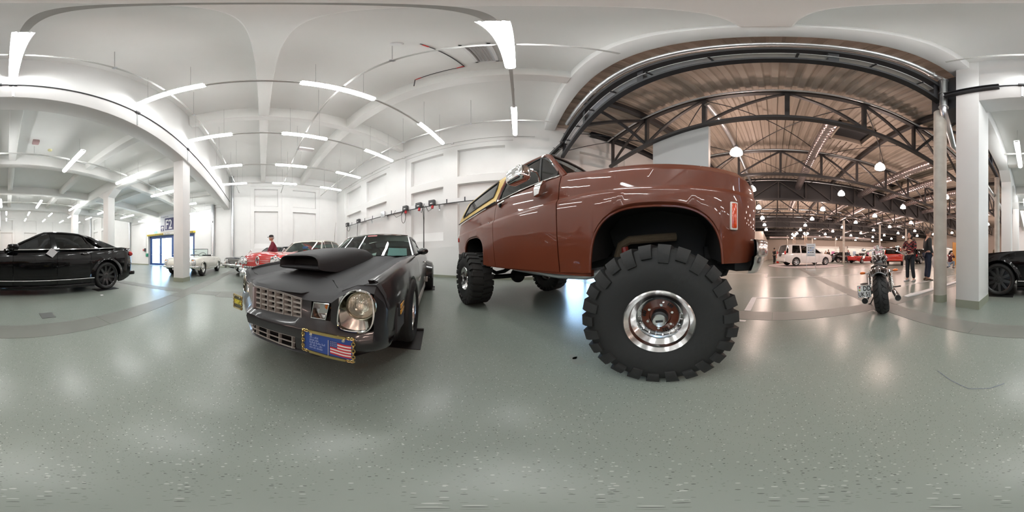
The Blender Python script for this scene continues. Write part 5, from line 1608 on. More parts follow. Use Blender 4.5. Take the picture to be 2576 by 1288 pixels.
# ================================================================== cream convertible near the door
def build_pagoda():
    T = thing('cream_convertible', 'cream white open roadster with chrome bumpers behind the square column', 'car', (-3.35, 6.72, .009), radians(-90))
    cr = mat('cream paint', (.78, .76, .68), .22, coat=1.)
    XR = -2.40
    arches = [(0, .37, .60, .30, 2.0), (XR, .36, .58, .30, 2.0)]
    base = pchip([(-3.40, .36), (-3.1, .30), (-2.7, .24), (.3, .24), (.6, .30), (.76, .36)])
    zt = pchip([(-3.42, .66), (-3.3, .74), (-2.8, .80), (-1.9, .84), (-.7, .855), (0, .82), (.5, .765), (.70, .70), (.77, .62)])
    wd = pchip([(-3.42, .66), (-3.2, .78), (-2.6, .85), (-1.2, .86), (0, .85), (.4, .83), (.68, .76), (.77, .66)])
    rows = [(0, .93), (.12, .965), (.3, .985), (.5, .99), (.62, 1.0), (.68, .985), (.85, .965), (.95, .93), (1., .87)]
    body_shell(T, cr, .77, -3.42, zt, wd, base, arches, (-.62, -2.0), rows, splits=(-.62, -1.62))
    wells(T, arches, .80)
    arch_trim(T, cr, arches, .855, .012)
    MB().bbox(.72, .80, -.34, .34, .42, .58, b=.02).obj('grille', M_under, T)
    for z in (.46, .53):
        MB().bar((.805, -.33, z), (.805, .33, z), .012, .012).obj('grille_bar', M_chrome, T, 0)
    MB().lathe([(.07, 0), (.085, .012), (.10, 0)], 24, (.81, 0, .50), 'x').obj('grille_ring', M_chrome, T)
    MB().bar((.815, 0, .50), (.815, 0, .59), .012, .01).bar((.815, 0, .50), (.815, .075, .455), .012, .01).bar((.815, 0, .50), (.815, -.075, .455), .012, .01).obj('grille_star', M_chrome, T, 0)
    for s in (1, -1):
        h = MB().sphere((.70, s * .645, .575), (.11, .105, .165), 16, 12).obj('headlight', M_lens, T)
        MB().tube([(.745, s * .645 + .10 * cos(a), .575 + .158 * sin(a)) for a in [2 * pi * k / 20 for k in range(20)]], .010, 6, True).obj('headlight_ring', M_chrome, h)
        MB().sphere((.775, s * .65, .675), (.03, .05, .025)).obj('turn_lens', M_amber, h)
        MB().tube([(-.5, s * .868, .33), (-2.0, s * .868, .33)], .012, 6).obj('side_strip', M_chrome, T)
        MB().bbox(-1.5, -1.36, s * .868 - .01, s * .868 + .012, .70, .72, b=.006).obj('door_handle', M_chrome, T)
        MB().bbox(-3.44, -3.36, s * .60 - .12, s * .60 + .1, .52, .64, b=.02).obj('tail_light', M_redlens, T)
    for xe, sg in ((.80, 1), (-3.48, -1)):
        pts = [(xe - sg * .42, .86, .41), (xe - sg * .12, .82, .41), (xe, .62, .41), (xe + sg * .04, 0, .41), (xe, -.62, .41), (xe - sg * .12, -.82, .41), (xe - sg * .42, -.86, .41)]
        MB().tube(pts, [.03, .05, .055, .055, .055, .05, .03], 10).obj('front_bumper' if sg > 0 else 'rear_bumper', M_chrome, T)
    pl = MB().box(.85, .858, -.26, .26, .27, .38).obj('license_plate', M_paper, T, 0)
    text('plate_print', 'B:O 230 H', .1, mat('black print', (.02, .02, .02), .5), pl, (.86, -.24, .29), (0, 1, 0), (0, 0, 1), sx=.85)
    # windscreen
    ws = [[(-.58 - .30 * t - .12 * y * y, y * (.76 - .10 * t), .85 + .36 * t) for y in (-1, -.6, 0, .6, 1)] for t in (0, 1)]
    MB().grid(ws).obj('windshield', G_clear, T, 60)
    MB().tube([ws[0][0], ws[1][0]] + ws[1][1:-1] + [ws[1][-1], ws[0][-1]], .014, 8).obj('windshield_frame', M_dsteel, T)
    MB().sphere((-.86, .05, 1.12), (.02, .09, .03)).obj('rear_view_mirror', M_chromer, T)
    # cockpit
    MB().box(-2.0, -.6, -.76, .76, .3, .36).obj('floor_pan', M_cabin, T, 0)
    MB().bbox(-.85, -.62, -.74, .74, .66, .86, b=.03).obj('dashboard', cr, T)
    for y in (-.36, .36):
        seat(T, -1.45, y, .5, .52, mat('black leather', (.03, .03, .03), .5), .42)
    steering_wheel(T, -1.0, .36, .88, -.7, M_plastic, .2)
    MB().bbox(-2.1, -1.85, -.7, .7, .6, .80, b=.03).obj('rear_shelf', M_cabin, T)
    MB().sphere((-.95, .90, .90), (.03, .045, .035)).obj('door_mirror', M_chrome, T)
    wheels(T, 0, XR, .74, .325, .185, .19, 'cap', M_chromer, mat('cream wheel', (.74, .72, .66), .3))
    for x, lb in ((0, 'front'), (XR, 'rear')):
        for s, sl in ((1, 'towards the red car'), (-1, 'towards the glass door')):
            tag(MB().bbox(-.2, .2, -.14, .14, 0, .007, b=.002).obj('wheel_mat', M_rubber, None, 35, (-3.35 + s * .74, 6.72 - x, 0), radians(-90)), 'black mat under the cream convertible %s wheel %s' % (lb, sl), 'mat')
build_pagoda()
# ================================================================== red fifties car, blue car
def build_red():
    A = radians(220)
    T = thing('red_classic_car', 'bright red fifties sedan with white roof and chrome trim', 'car', (.55, 5.2, 0), A)
    red = mat('bright red paint', (.52, .012, .010), .16, coat=1.)
    wht = mat('ivory roof paint', (.74, .72, .64), .25, coat=.8)
    XR = -3.1
    arches = [(0, .38, .70, .34, 2.0), (XR, .34, .60, .34, 2.0)]
    base = pchip([(-4.5, .40), (-4.2, .32), (-3.5, .24), (.4, .24), (.7, .34), (.85, .42)])
    zt = pchip([(-4.5, .88), (-4.0, .96), (-3.0, .96), (-2.0, .93), (-1.0, .95), (0, .95), (.5, .93), (.78, .88), (.86, .80)])
    wd = pchip([(-4.5, .78), (-4.2, .92), (-3.2, 1.0), (-1, 1.0), (0, .98), (.5, .95), (.86, .86)])
    rows = [(0, .94), (.15, .97), (.38, 1.0), (.55, .985), (.68, .99), (.82, 1.0), (.93, .985), (.985, .94), (1., .88)]
    body_shell(T, red, .86, -4.5, zt, wd, base, arches, (-1.05, -3.3), rows, splits=(-.95, -2.0, -2.9), bulge=(.03, .05), deck_crown=.0)
    # raised centre hood
    MB().grid([[(x, y, zt(x) + h) for y, h in ((-.60, -.01), (-.52, .03), (-.3, .045), (0, .06), (.3, .045), (.52, .03), (.60, -.01))] for x in stations(-1.05, .86, .2)]).obj('hood_bulge', red, T, 50)
    wells(T, arches, .92)
    # nose: V emblem, chrome strips, twin headlights with hoods, grille, bumper
    MB().grid([[(xo + .03 * (1 - (y / .62) ** 2), y, z - .05 * (abs(y) / .62) ** 2 * (z > .8)) for y in (-.62, -.5, -.3, 0, .3, .5, .62)] for xo, z in ((.86, .56), (.88, .70), (.875, .83), (.85, .91), (.79, .965), (.66, 1.0))]).obj('front_panel', red, T, 60)
    MB().tube([(.905, .075 * cos(a), .745 + .115 * sin(a)) for a in [2 * pi * k / 20 for k in range(20)]], .014, 6, True).obj('emblem_ring', M_chrome, T)
    MB().lathe([(0, .012), (.06, .006), (.07, 0)], 20, (.90, 0, .745), 'x').obj('emblem', M_plastic, T)
    MB().bar((.925, 0, .66), (.925, .045, .83), .014, .01).bar((.925, 0, .66), (.925, -.045, .83), .014, .01).obj('emblem_v', M_chrome, T, 0)
    for s in (1, -1):
        for z in (.70, .74):
            MB().tube([(.90, s * .12, z), (.895, s * .5, z)], .008, 6).obj('nose_strip', M_chrome, T)
        hd = MB().bbox(.70, .93, s * .73 - .20, s * .73 + .20, .60, .82, b=.07, seg=4).obj('headlight_pod', M_chrome, T, 60)
        for d in (-.09, .09):
            MB().lathe([(0, .04), (.05, .03), (.075, 0)], 18, (.925, s * .73 + d, .71), 'x').obj('headlight', M_lens, hd)
            MB().lathe([(.072, .0), (.078, .02), (.088, 0)], 18, (.925, s * .73 + d, .71), 'x').obj('headlight_ring', M_chrome, hd)
        MB().tube([(.88, s * .95, .62), (.93, s * .90, .80), (.92, s * .74, .865), (.9, s * .56, .80)], .02, 8).obj('headlight_brow', M_chrome, T)
        MB().bbox(.80, .90, s * .935 - .03, s * .935 + .02, .58, .70, b=.01).obj('corner_lamp', M_redlens, T)
        o = MB().tube([(.68, s * .74, .955), (.62, s * .74, 1.03), (.52, s * .74, 1.045)], [.012, .016, .006], 8).obj('fender_ornament', M_chrome, T)
        MB().tube([(.62, s * .74, 1.035 + .035 * sin(a)) if False else (.60, s * .74 + .03 * cos(a), 1.03 + .045 * sin(a)) for a in [2 * pi * k / 16 for k in range(16)]], .007, 6, True).obj('ornament_ring', M_chrome, o)
        MB().tube([(.75, s * .97, .80), (-1, s * 1.005, .78), (-4.2, s * .94, .78)], .014, 6).obj('side_strip', M_chrome, T)
    g = MB().bbox(.80, .91, -.72, .72, .45, .57, b=.03).obj('grille', M_cabin, T)
    for k in range(16):
        y = -.66 + k * .088
        for z in (.48, .54):
            MB().bbox(.905, .93, y - .03, y + .03, z - .02, z + .02, b=.008).obj('grille_tooth', M_chrome, g)
    pts = [(.55, .99, .44), (.80, .97, .44), (.93, .82, .43), (.985, .4, .42), (.99, 0, .42), (.985, -.4, .42), (.93, -.82, .43), (.80, -.97, .44), (.55, -.99, .44)]
    MB().tube(pts, [.05, .08, .09, .085, .085, .085, .09, .08, .05], 12).obj('front_bumper', M_chrome, T)
    for s in (1, -1):
        MB().sphere((1.03, s * .52, .36), (.09, .08, .10)).obj('bumper_bomb', M_chrome, T)
        MB().bbox(.95, 1.03, s * .72 - .05, s * .72 + .05, .22, .5, b=.03).obj('bumper_guard', M_chrome, T)
    MB().tube([(x if True else 0, y, z) for x, y, z in [(-4.4, .95, .45), (-4.62, .75, .44), (-4.66, 0, .44), (-4.62, -.75, .44), (-4.4, -.95, .45)]], .09, 10).obj('rear_bumper', M_chrome, T)
    for s in (1, -1):
        MB().sphere((-4.5, s * .80, .75), (.08, .1, .16)).obj('tail_light', M_redlens, T)
    greenhouse(T, wht, G_clear, (-1.02, .985), (-1.50, 1.42), (-3.0, 1.42), (-3.5, .98), 1.52, .90, .70, pillars=((-1.55, .03, -.08), (-2.25, .05, 0), (-3.05, .06, .05)), belt=lambda x: .97, arc=.05, pr=.026, trim=None)
    for s in (1, -1):
        MB().tube([(-1.10, s * .88, .98), (-1.33, s * .80, 1.2), (-1.52, s * .71, 1.40)], .022, 8).obj('windshield_post', M_chrome, T)
    MB().tube([(-1.0, -.8, .985), (-.99, 0, .995), (-1.0, .8, .985)], .014, 6).obj('windshield_trim', M_chrome, T)
    for y in (-.4, .25):
        MB().tube([(-.97, y, 1.0), (-1.03, y + .35, 1.05)], .008, 5).obj('wiper', M_chrome, T)
    MB().box(-3.6, -.5, -.9, .9, .26, .34).obj('floor_pan', M_under, T, 0)
    MB().bbox(-1.35, -1.05, -.85, .85, .75, .98, b=.05).obj('dashboard', mat('teal dashboard', (.10, .28, .27), .5), T)
    seat(T, -2.0, 0, 1.5, .55, mat('grey green seat cloth', (.20, .27, .26), .7), .5)
    seat(T, -2.85, 0, 1.5, .55, mat('grey green seat cloth'), .5)
    steering_wheel(T, -1.45, .4, 1.0, -.6, mat('red bakelite', (.45, .02, .02), .3), .2)
    MB().bbox(-1.30, -1.22, .05, .2, .99, 1.09, b=.01).obj('dash_pennant', mat('red cloth', (.55, .03, .02), .7), T)
    MB().bbox(-1.46, -1.42, -.12, .12, 1.16, 1.24, b=.01).obj('blue_sticker', mat('blue sticker', (.08, .2, .6), .5), T)
    wheels(T, 0, XR, .80, .36, .19, .20, 'cap', M_chrome, red)
build_red()
def build_blue():
    A = radians(220)
    T = thing('dark_blue_car', 'dark blue sixties sedan with wide chrome bumper beyond the red car', 'car', (-.62, 7.87, 0), A)
    p = mat('dark blue paint', (.018, .028, .045), .2, coat=1.)
    XR = -3.0
    arches = [(0, .36, .66, .33, 2.0), (XR, .34, .60, .33, 2.0)]
    base = pchip([(-4.2, .36), (-3.5, .24), (.4, .24), (.85, .36)])
    zt = pchip([(-4.2, .85), (-3.2, .90), (-1.0, .90), (0, .86), (.6, .82), (.88, .78)])
    wd = pchip([(-4.2, .85), (-3.5, .93), (-1, .94), (.4, .92), (.88, .88)])
    body_shell(T, p, .88, -4.2, zt, wd, base, arches, (-1.0, -3.2), None, splits=(-.9, -2.0, -2.9), bulge=(.02, .03))
    wells(T, arches, .86)
    g = MB().bbox(.84, .93, -.84, .84, .52, .74, b=.02).obj('grille', M_dsteel, T)
    for k in range(5):
        MB().bar((.935, -.8, .54 + k * .045), (.935, .8, .54 + k * .045), .012, .012).obj('grille_bar', M_chrome, g, 0)
    for s in (1, -1):
        for d in (-.09, .09):
            MB().lathe([(0, .045), (.05, .035), (.078, 0)], 18, (.92, s * .66 + d, .64), 'x').obj('headlight', M_lens, T)
            MB().lathe([(.075, .01), (.085, .03), (.095, 0)], 18, (.92, s * .66 + d, .64), 'x').obj('headlight_ring', M_chrome, T)
        MB().bbox(1.0, 1.1, s * .5 - .04, s * .5 + .04, .30, .62, b=.03).obj('bumper_guard', M_chrome, T)
    MB().tube([(.4, .97, .45), (.85, .96, .45), (1.0, .85, .45), (1.05, .4, .45), (1.06, 0, .45), (1.05, -.4, .45), (1.0, -.85, .45), (.85, -.96, .45), (.4, -.97, .45)], [.04, .06, .07, .07, .07, .07, .07, .06, .04], 12).obj('front_bumper', M_chrome, T)
    greenhouse(T, p, G_clear, (-1.0, .92), (-1.6, 1.34), (-2.6, 1.34), (-3.3, .91), 1.40, .84, .66, pillars=((-2.1, .05, 0),), belt=lambda x: .905, arc=.04, pr=.022, trim=M_chrome)
    MB().box(-3.4, -.5, -.8, .8, .26, .34).obj('floor_pan', M_under, T, 0)
    seat(T, -2.0, 0, 1.3, .5, M_cabin, .45)
    wheels(T, 0, XR, .76, .34, .19, .19, 'cap', M_chrome, M_chromer)
build_blue()
# ================================================================== hall vehicles
def build_van():
    T = thing('white_minivan', 'white minivan displayed on a round platform in the dark hall', 'car', (-4.25, -14.93, .048), radians(200.4))
    p = mat('white car paint', (.78, .76, .75), .2, coat=1.)
    XR = -3.0
    arches = [(0, .38, .73, .33, 2.0), (XR, .38, .73, .33, 2.0)]
    base = pchip([(-3.95, .40), (-3.5, .26), (.5, .24), (.95, .34)])
    zt = pchip([(-3.98, 1.0), (-3.9, 1.06), (-2, 1.06), (-.6, 1.05), (.1, 1.02), (.6, .90), (.9, .74), (.97, .66)])
    wd = pchip([(-3.98, .86), (-3.8, .95), (-2, .98), (0, .97), (.6, .90), (.97, .68)])
    rows = [(0, .95), (.15, .98), (.4, 1.0), (.7, .995), (.9, .98), (1., .95)]
    body_shell(T, p, .97, -3.98, zt, wd, base, arches, (-.35, -3.9), rows, splits=(-.75, -1.75, -2.55))
    wells(T, arches, .9)
    greenhouse(T, p, G_dark, (-.25, 1.06), (-1.25, 1.70), (-3.72, 1.72), (-3.95, 1.10), 1.76, .92, .74, pillars=((-1.72, .07, -.02), (-2.55, .12, 0), (-3.55, .34, .12)), belt=lambda x: 1.055, arc=.05, pr=.035)
    for s in (1, -1):
        MB().bbox(-4.0, -3.9, s * .83 - .09, s * .83 + .08, .95, 1.22, b=.02).obj('tail_light', mat('bright red lens', (.6, .02, .02), .15, coat=1.), T)
        MB().sphere((.72, s * .72, .76), (.16, .12, .08)).obj('headlight', M_lens, T)
        MB().bbox(-.62, -.48, s * 1.02 - .1, s * 1.02 + .06, 1.06, 1.2, b=.04).obj('side_mirror', p, T)
        for x in (-1.6, -1.9):
            MB().bbox(x - .08, x + .08, s * .985 - .01, s * .985 + .015, .92, .95, b=.006).obj('door_handle', M_chrome, T)
        MB().tube([(-.9, s * .74, 1.74), (-1.2, s * .74, 1.80), (-3.3, s * .74, 1.81), (-3.6, s * .74, 1.77)], .016, 6).obj('roof_rail', M_alu, T)
    MB().bbox(-4.06, -3.9, -.85, .85, .36, .62, b=.05).obj('rear_bumper', p, T)
    pl = MB().bbox(-4.04, -3.99, -.3, .3, .88, 1.04, b=.01).obj('license_plate_recess', M_dsteel, T)
    MB().box(-4.05, -4.04, -.24, .24, .78, .88).obj('license_plate', M_dsteel, T, 0)
    MB().box(-3.6, .3, -.85, .85, .28, .36).obj('floor_pan', M_under, T, 0)
    for x in (-1.4, -2.3, -3.1):
        for y in (-.42, .42):
            seat(T, x, y, .5, .7, M_cabin, .6)
    wheels(T, 0, XR, .85, .34, .22, .225, 'spoke', M_alu, M_alu, 7)
    tag(MB().lathe([(0, 0), (3.35, 0), (3.4, .012), (3.35, .045), (0, .045)], 64, (-2.85, -14.45, 0)).obj('display_platform', mat('pale grey carpet', (.52, .47, .47), .9), None), 'low round pale platform under the white minivan', 'platform')
build_van()
def small_car(name, label, loc, rot, col, kind='conv', dark=True):
    T = thing(name, label, 'car', loc, rot)
    p = mat('paint of ' + name, col, .2, coat=1.)
    if kind == 'conv':
        XR, zr = -2.35, None
        base = pchip([(-3.25, .38), (-2.8, .24), (.4, .22), (.8, .36)])
        zt = pchip([(-3.27, .72), (-3.1, .86), (-2.2, .88), (-.8, .86), (0, .80), (.5, .70), (.82, .58)])
        wd = pchip([(-3.27, .62), (-3.0, .80), (-2.3, .86), (0, .85), (.5, .80), (.82, .58)])
        ar = [(0, .34, .64, .30, 2.), (XR, .34, .64, .30, 2.)]
        body_shell(T, p, .82, -3.27, zt, wd, base, ar, (-.55, -2.1), None, splits=(-.6, -1.65))
        ws = [[(-.5 - .4 * t - .1 * y * y, y * (.72 - .12 * t), .85 + .35 * t) for y in (-1, -.5, 0, .5, 1)] for t in (0, 1)]
        MB().grid(ws).obj('windshield', G_dark, T, 60)
        MB().tube([ws[0][0], ws[1][0]] + ws[1][1:-1] + [ws[1][-1], ws[0][-1]], .02, 6).obj('windshield_frame', M_plastic, T)
        for y in (-.35, .35):
            seat(T, -1.5, y, .48, .5, M_cabin, .6)
        MB().box(-2.1, -.5, -.7, .7, .26, .34).obj('floor_pan', M_cabin, T, 0)
        xe = -3.27
    elif kind == 'suv':
        XR = -2.6
        base = pchip([(-3.3, .42), (-2.9, .32), (.4, .32), (.8, .45)])
        zt = pchip([(-3.32, 1.0), (-3.2, 1.05), (-.6, 1.06), (.1, 1.02), (.6, .95), (.84, .8)])
        wd = pchip([(-3.32, .82), (-3.1, .89), (-1, .9), (.4, .88), (.84, .76)])
        ar = [(0, .40, .80, .36, 2.), (XR, .40, .80, .36, 2.)]
        body_shell(T, p, .84, -3.32, zt, wd, base, ar, (-.55, -3.2), None, splits=(-.7, -1.55, -2.2))
        greenhouse(T, p, G_dark, (-.5, 1.06), (-1.1, 1.62), (-3.0, 1.62), (-3.28, 1.08), 1.68, .84, .66, pillars=((-1.6, .08, 0), (-2.5, .14, 0)), belt=lambda x: 1.055, arc=.05, pr=.04)
        MB().box(-3.1, .2, -.78, .78, .36, .44).obj('floor_pan', M_under, T, 0)
        MB().bbox(-3.42, -3.25, -.8, .8, .42, .62, b=.04).obj('rear_bumper', p, T)
        pl = MB().box(-3.37, -3.36, -.26, .26, .74, .86).obj('license_plate', M_paper, T, 0)
        xe = -3.32
    else:
        XR = -2.7
        base = pchip([(-3.6, .38), (-3.1, .22), (.4, .22), (.85, .36)])
        zt = pchip([(-3.62, .86), (-3.5, .98), (-2.6, 1.0), (-.8, .94), (0, .90), (.5, .82), (.86, .66)])
        wd = pchip([(-3.62, .70), (-3.3, .85), (-2.4, .9), (0, .9), (.5, .84), (.86, .62)])
        ar = [(0, .36, .69, .32, 2.), (XR, .36, .69, .32, 2.)]
        body_shell(T, p, .86, -3.62, zt, wd, base, ar, (-.5, -3.0), None, splits=(-.7, -1.6, -2.4))
        greenhouse(T, p, G_dark, (-.5, .95), (-1.2, 1.38), (-2.3, 1.38), (-3.1, 1.0), 1.43, .84, .62, pillars=((-1.65, .07, 0),), belt=lambda x: .96, arc=.04, pr=.03)
        MB().box(-3.2, -.3, -.78, .78, .26, .34).obj('floor_pan', M_under, T, 0)
        xe = -3.62
    wells(T, ar, .80)
    for s in (1, -1):
        MB().bbox(xe - .03, xe + .1, s * .6 - .14, s * .6 + .12, .72 if kind != 'suv' else .82, .84 if kind != 'suv' else 1.05, b=.03).obj('tail_light', M_redlens, T)
        MB().sphere((.68, s * .58, .62 if kind != 'suv' else .78), (.14, .13, .07)).obj('headlight', M_lens, T)
        MB().bbox(-.72, -.6, s * .92 - .07, s * .92 + .06, .90, 1.0, b=.03).obj('side_mirror', p, T)
    R_ = ar[0][3]
    wheels(T, 0, XR, .76 if kind != 'suv' else .78, R_ - .0, .21, R_ * .66, 'spoke', M_alu, M_alu, 6)
small_car('red_roadster', 'red open roadster on the far side of the dark hall', (-11.6, -18.2, 0), radians(205), (.50, .012, .010), 'conv')
small_car('red_hatchback', 'red boxy car seen from behind near the motorcycle', (-11.9, -13.0, 0), radians(224), (.50, .035, .010), 'suv')
small_car('black_offroader', 'black boxy off road car beside the red hatchback', (-16.2, -12.6, 0), radians(196), (.008, .008, .009), 'suv')
small_car('black_coupe', 'black car beside the red roadster under the white booth', (-10.9, -21.6, 0), radians(190), (.008, .008, .010), 'sedan')
small_car('white_offroader', 'white boxy car behind the crouching photographer', (-22.0, -8.6, 0), radians(150), (.75, .74, .74), 'suv')
small_car('red_coupe', 'red low car in the far white bay beyond the black sedan', (-16.8, 3.2, 0), radians(80), (.5, .012, .012), 'sedan')
# ================================================================== chopper seen from behind
def build_moto():
    A = radians(231.7)
    T = thing('motorcycle', 'black chopper motorcycle with silver flames and wide rear tyre', 'motorcycle', (-1.50, -1.90, 0), A)
    T.rotation_euler = (radians(-6), 0, A)
    blk = mat('moto black lacquer', (.008, .008, .009), .15, coat=1.)
    flame = mat('silver flame paint', (.30, .31, .32), .3, metal=.5)
    # wheels (tyre profile round)
    def mwheel(x, R, w, rr):
        h = w / 2
        prof = [(rr, h * .7), (rr + .03, h * .92), (R - .085, h * 1.0), (R - .05, h * .94), (R - .02, h * .66), (R - .004, h * .32), (R, 0)]
        prof = prof + [(r, -y) for r, y in prof[-2::-1]]
        t = MB().lathe(prof, 56, ax='y').obj('wheel', M_tire, T, 50, (x, 0, R))
        gv = MB()
        if w > .15:
            for k in range(22):
                for s in (1, -1):
                    a0 = 2 * pi * (k + (.5 if s < 0 else 0)) / 22
                    def on(a, v):
                        ay = abs(v)
                        rr_ = pchip([(0, R), (.32, R - .004), (.66, R - .02), (.94, R - .05), (1., R - .085)])(ay)
                        return ((rr_ + .0015) * cos(a), v * h, (rr_ + .0015) * sin(a))
                    path = [(0.0, .16), (.05, .22), (.13, .22), (.19, .34), (.24, .60), (.30, .85)]
                    gv.tube([on(a0 + a, s * v) for a, v in path], .0045, 4)
                    gv.tube([on(a0 + a + .14, s * v) for a, v in ((0, .30), (.03, .46), (.10, .46), (.13, .32), (.10, .26))], .0035, 4)
            gv.obj('tread_groove', mat('tread groove', (.004, .004, .004), .9), t)
        MB().lathe([(rr + .004, -h * .72), (rr - .02, -h * .5), (rr - .03, 0), (rr - .02, h * .5), (rr + .004, h * .72)], 40, ax='y').obj('rim', M_chrome, t, 40)
        hb = MB().cyl((0, -h * .9, 0), (0, h * .9, 0), .045, n=16)
        hb.obj('hub', M_chrome, t)
        sp = MB()
        for k in range(24):
            a = 2 * pi * k / 24
            sp.cyl((.04 * cos(a), h * .5 * (-1) ** k, .04 * sin(a)), ((rr - .02) * cos(a + .15), 0, (rr - .02) * sin(a + .15)), .003, n=4)
        sp.obj('spokes', M_chrome, t)
        return t
    mwheel(0, .315, .205, .20)
    mwheel(1.62, .33, .11, .235)
    # rear fender
    g = []
    for i in range(15):
        a = radians(126 - i * 6.6)
        r = .375
        half = .125 * (1 if i > 2 else .75 + .12 * i)
        g.append([(r * cos(a) + .0, y * half, .345 + r * sin(a) - .045 * abs(y) ** 2.2) for y in (-1, -.85, -.5, -.2, 0, .2, .5, .85, 1)])
    f = MB().grid(g).obj('rear_fender', blk, T, 60)
    e = g[0]
    MB().tube(e, .008, 6).obj('fender_edge', flame, f)
    for s in (1, -1):
        MB().tube([r[0 if s > 0 else -1] for r in g], .007, 6).obj('fender_edge', flame, f)
        MB().tube([(r[5 if s > 0 else 3][0], s * (.030 - .012 * i / 14), r[5 if s > 0 else 3][2] + .003) for i, r in enumerate(g)], [.006 * (1 - i / 16) for i in range(15)], 5).obj('flame', flame, f)
        MB().tube([(r[7 if s > 0 else 1][0], s * .088, r[7 if s > 0 else 1][2] + .003) for r in g], .0035, 5).obj('pinstripe', flame, f)
    MB().tube([(p[0] * 1.004, 0, p[2] + .004) for p in [r[4] for r in g]], .010, 5).obj('flame', flame, f)
    # seat
    MB().loft([[(x, w * cos(a), z + h * sin(a)) for a in [2 * pi * k / 14 for k in range(14)]] for x, w, z, h in ((.18, .05, .72, .02), (.25, .13, .70, .035), (.42, .15, .67, .04), (.60, .12, .69, .04), (.72, .07, .74, .03))]).obj('seat', mat('black leather', (.03, .03, .03), .5), T, 60)
    # tank with flames
    tk = [[(x, w * cos(a) * (1.0 if sin(a) > 0 else .9), z + (ht if sin(a) > 0 else hb_) * sin(a)) for a in [2 * pi * k / 20 for k in range(20)]] for x, w, z, ht, hb_ in ((.66, .03, .74, .02, .03), (.70, .10, .75, .06, .07), (.80, .155, .775, .10, .10), (.95, .175, .80, .11, .11), (1.08, .16, .82, .10, .10), (1.18, .09, .84, .06, .06), (1.21, .03, .85, .03, .03))]
    tn = MB().loft(tk).obj('fuel_tank', blk, T, 60)
    for s in (1, -1):
        MB().tube([(.69, s * .03, .80), (.78, s * .06, .865), (.92, s * .055, .905), (1.05, s * .07, .915)], [.012, .016, .012, .004], 6).obj('flame', flame, tn)
        MB().tube([(.70, s * .085, .775), (.78, s * .13, .825), (.92, s * .15, .865), (1.08, s * .13, .885)], .006, 6).obj('pinstripe', flame, tn)
    MB().lathe([(0, .03), (.03, .028), (.035, 0)], 16, (.97, 0, .905)).obj('filler_cap', M_chrome, tn)
    # handlebars, turned slightly
    def rot(p, a=radians(20)):
        x, y, z = p[0] - 1.2, p[1], p[2]
        return (1.2 + x * cos(a) - y * sin(a), x * sin(a) + y * cos(a), z)
    hb = [(.85, .44, .86), (.93, .40, .90), (1.08, .30, .985), (1.17, .14, 1.02), (1.2, 0, 1.02), (1.17, -.14, 1.02), (1.08, -.30, .985), (.93, -.40, .90), (.85, -.44, .86)]
    h = MB().tube([rot(p) for p in hb], .019, 8).obj('handlebar', M_chrome, T)
    for s in (1, -1):
        MB().cyl(rot((.82, s * .455, .845)), rot((.95, s * .395, .91)), .021, n=12).obj('grip', M_chromer, h)
        MB().tube([rot((.97, s * .385, .935)), rot((.90, s * .44, .91)), rot((.80, s * .50, .87))], .006, 6).obj('brake_lever', M_chrome, h)
        MB().sphere(rot((1.02, s * .38, 1.03)), (.02, .05, .035)).obj('mirror', M_chrome, h)
        MB().tube([rot((1.0, s * .37, .95)), rot((1.02, s * .38, 1.03))], .005, 5).obj('mirror_stalk', M_chrome, h)
        MB().sphere(rot((.81, s * .46, .84)), .018).obj('grip_end', M_redlens if s > 0 else M_chrome, h)
    MB().cyl(rot((1.22, 0, 1.0)), rot((1.27, 0, 1.10)), .045, .05, n=16).obj('speedometer', M_chrome, h)
    # fork and headlight
    for s in (1, -1):
        MB().cyl((1.20, s * .10, .98), (1.62, s * .10, .33), .022, n=10).obj('fork_leg', M_chrome, T)
        # shocks
        sh = MB().cyl((.02, s * .165, .34), (.16, s * .165, .64), .02, n=10).obj('shock_absorber', M_chrome, T)
        pts = [(.04 + .11 * t, s * .165 + .034 * cos(t * 2 * pi * 9), .38 + .22 * t + .034 * sin(t * 2 * pi * 9) * .3) for t in [k / 108 for k in range(109)]]
        MB().tube(pts, .006, 5).obj('shock_spring', M_chrome, sh)
        # turn signals
        ts = MB().cyl((.08, s * .15, .61), (.06, s * .235, .625), .008, n=6).obj('signal_stalk', M_chrome, T)
        MB().sphere((.05, s * .25, .635), (.035, .045, .022)).obj('turn_lens', mat('orange lens', (.75, .16, .02), .2, coat=1.), ts)
        # exhaust
        ex = MB().tube([(.75, s * .16, .30), (.5, s * .20, .24), (.1, s * .225, .235), (-.12, s * .235, .24)], [.035, .038, .045, .05], 14).obj('exhaust_pipe', M_chrome, T)
        MB().cyl((-.125, s * .2355, .2403), (-.117, s * .235, .2402), .043, n=16).obj('exhaust_mouth', M_under, ex)
        MB().tube([(.42, s * .2, .30), (.40, s * .34, .31)], .012, 6).obj('foot_peg', M_plastic, T)
        MB().bar((.1, s * .14, .315), (.55, s * .14, .36), .03, .05).obj('swing_arm', blk, T, 0)
    MB().sphere((1.38, 0, .86), (.11, .09, .09)).obj('headlight', M_chrome, T)
    # engine block, frame
    en = MB().bbox(.45, .85, -.13, .13, .18, .42, b=.04).obj('engine', M_dsteel, T)
    for dx_, lean in ((-.1, -.25), (.1, .25)):
        for k in range(7):
            x = .66 + dx_ + lean * .03 * k
            MB().bbox(x - .08, x + .08, -.10, .10, .42 + .032 * k, .432 + .032 * k, b=.004).obj('cooling_fin', M_chromer, en)
    MB().tube([(.1, 0, .60), (.6, 0, .66), (1.18, 0, .92), (1.0, 0, .2), (.4, 0, .15), (.1, 0, .33)], .022, 8).obj('frame', blk, T)
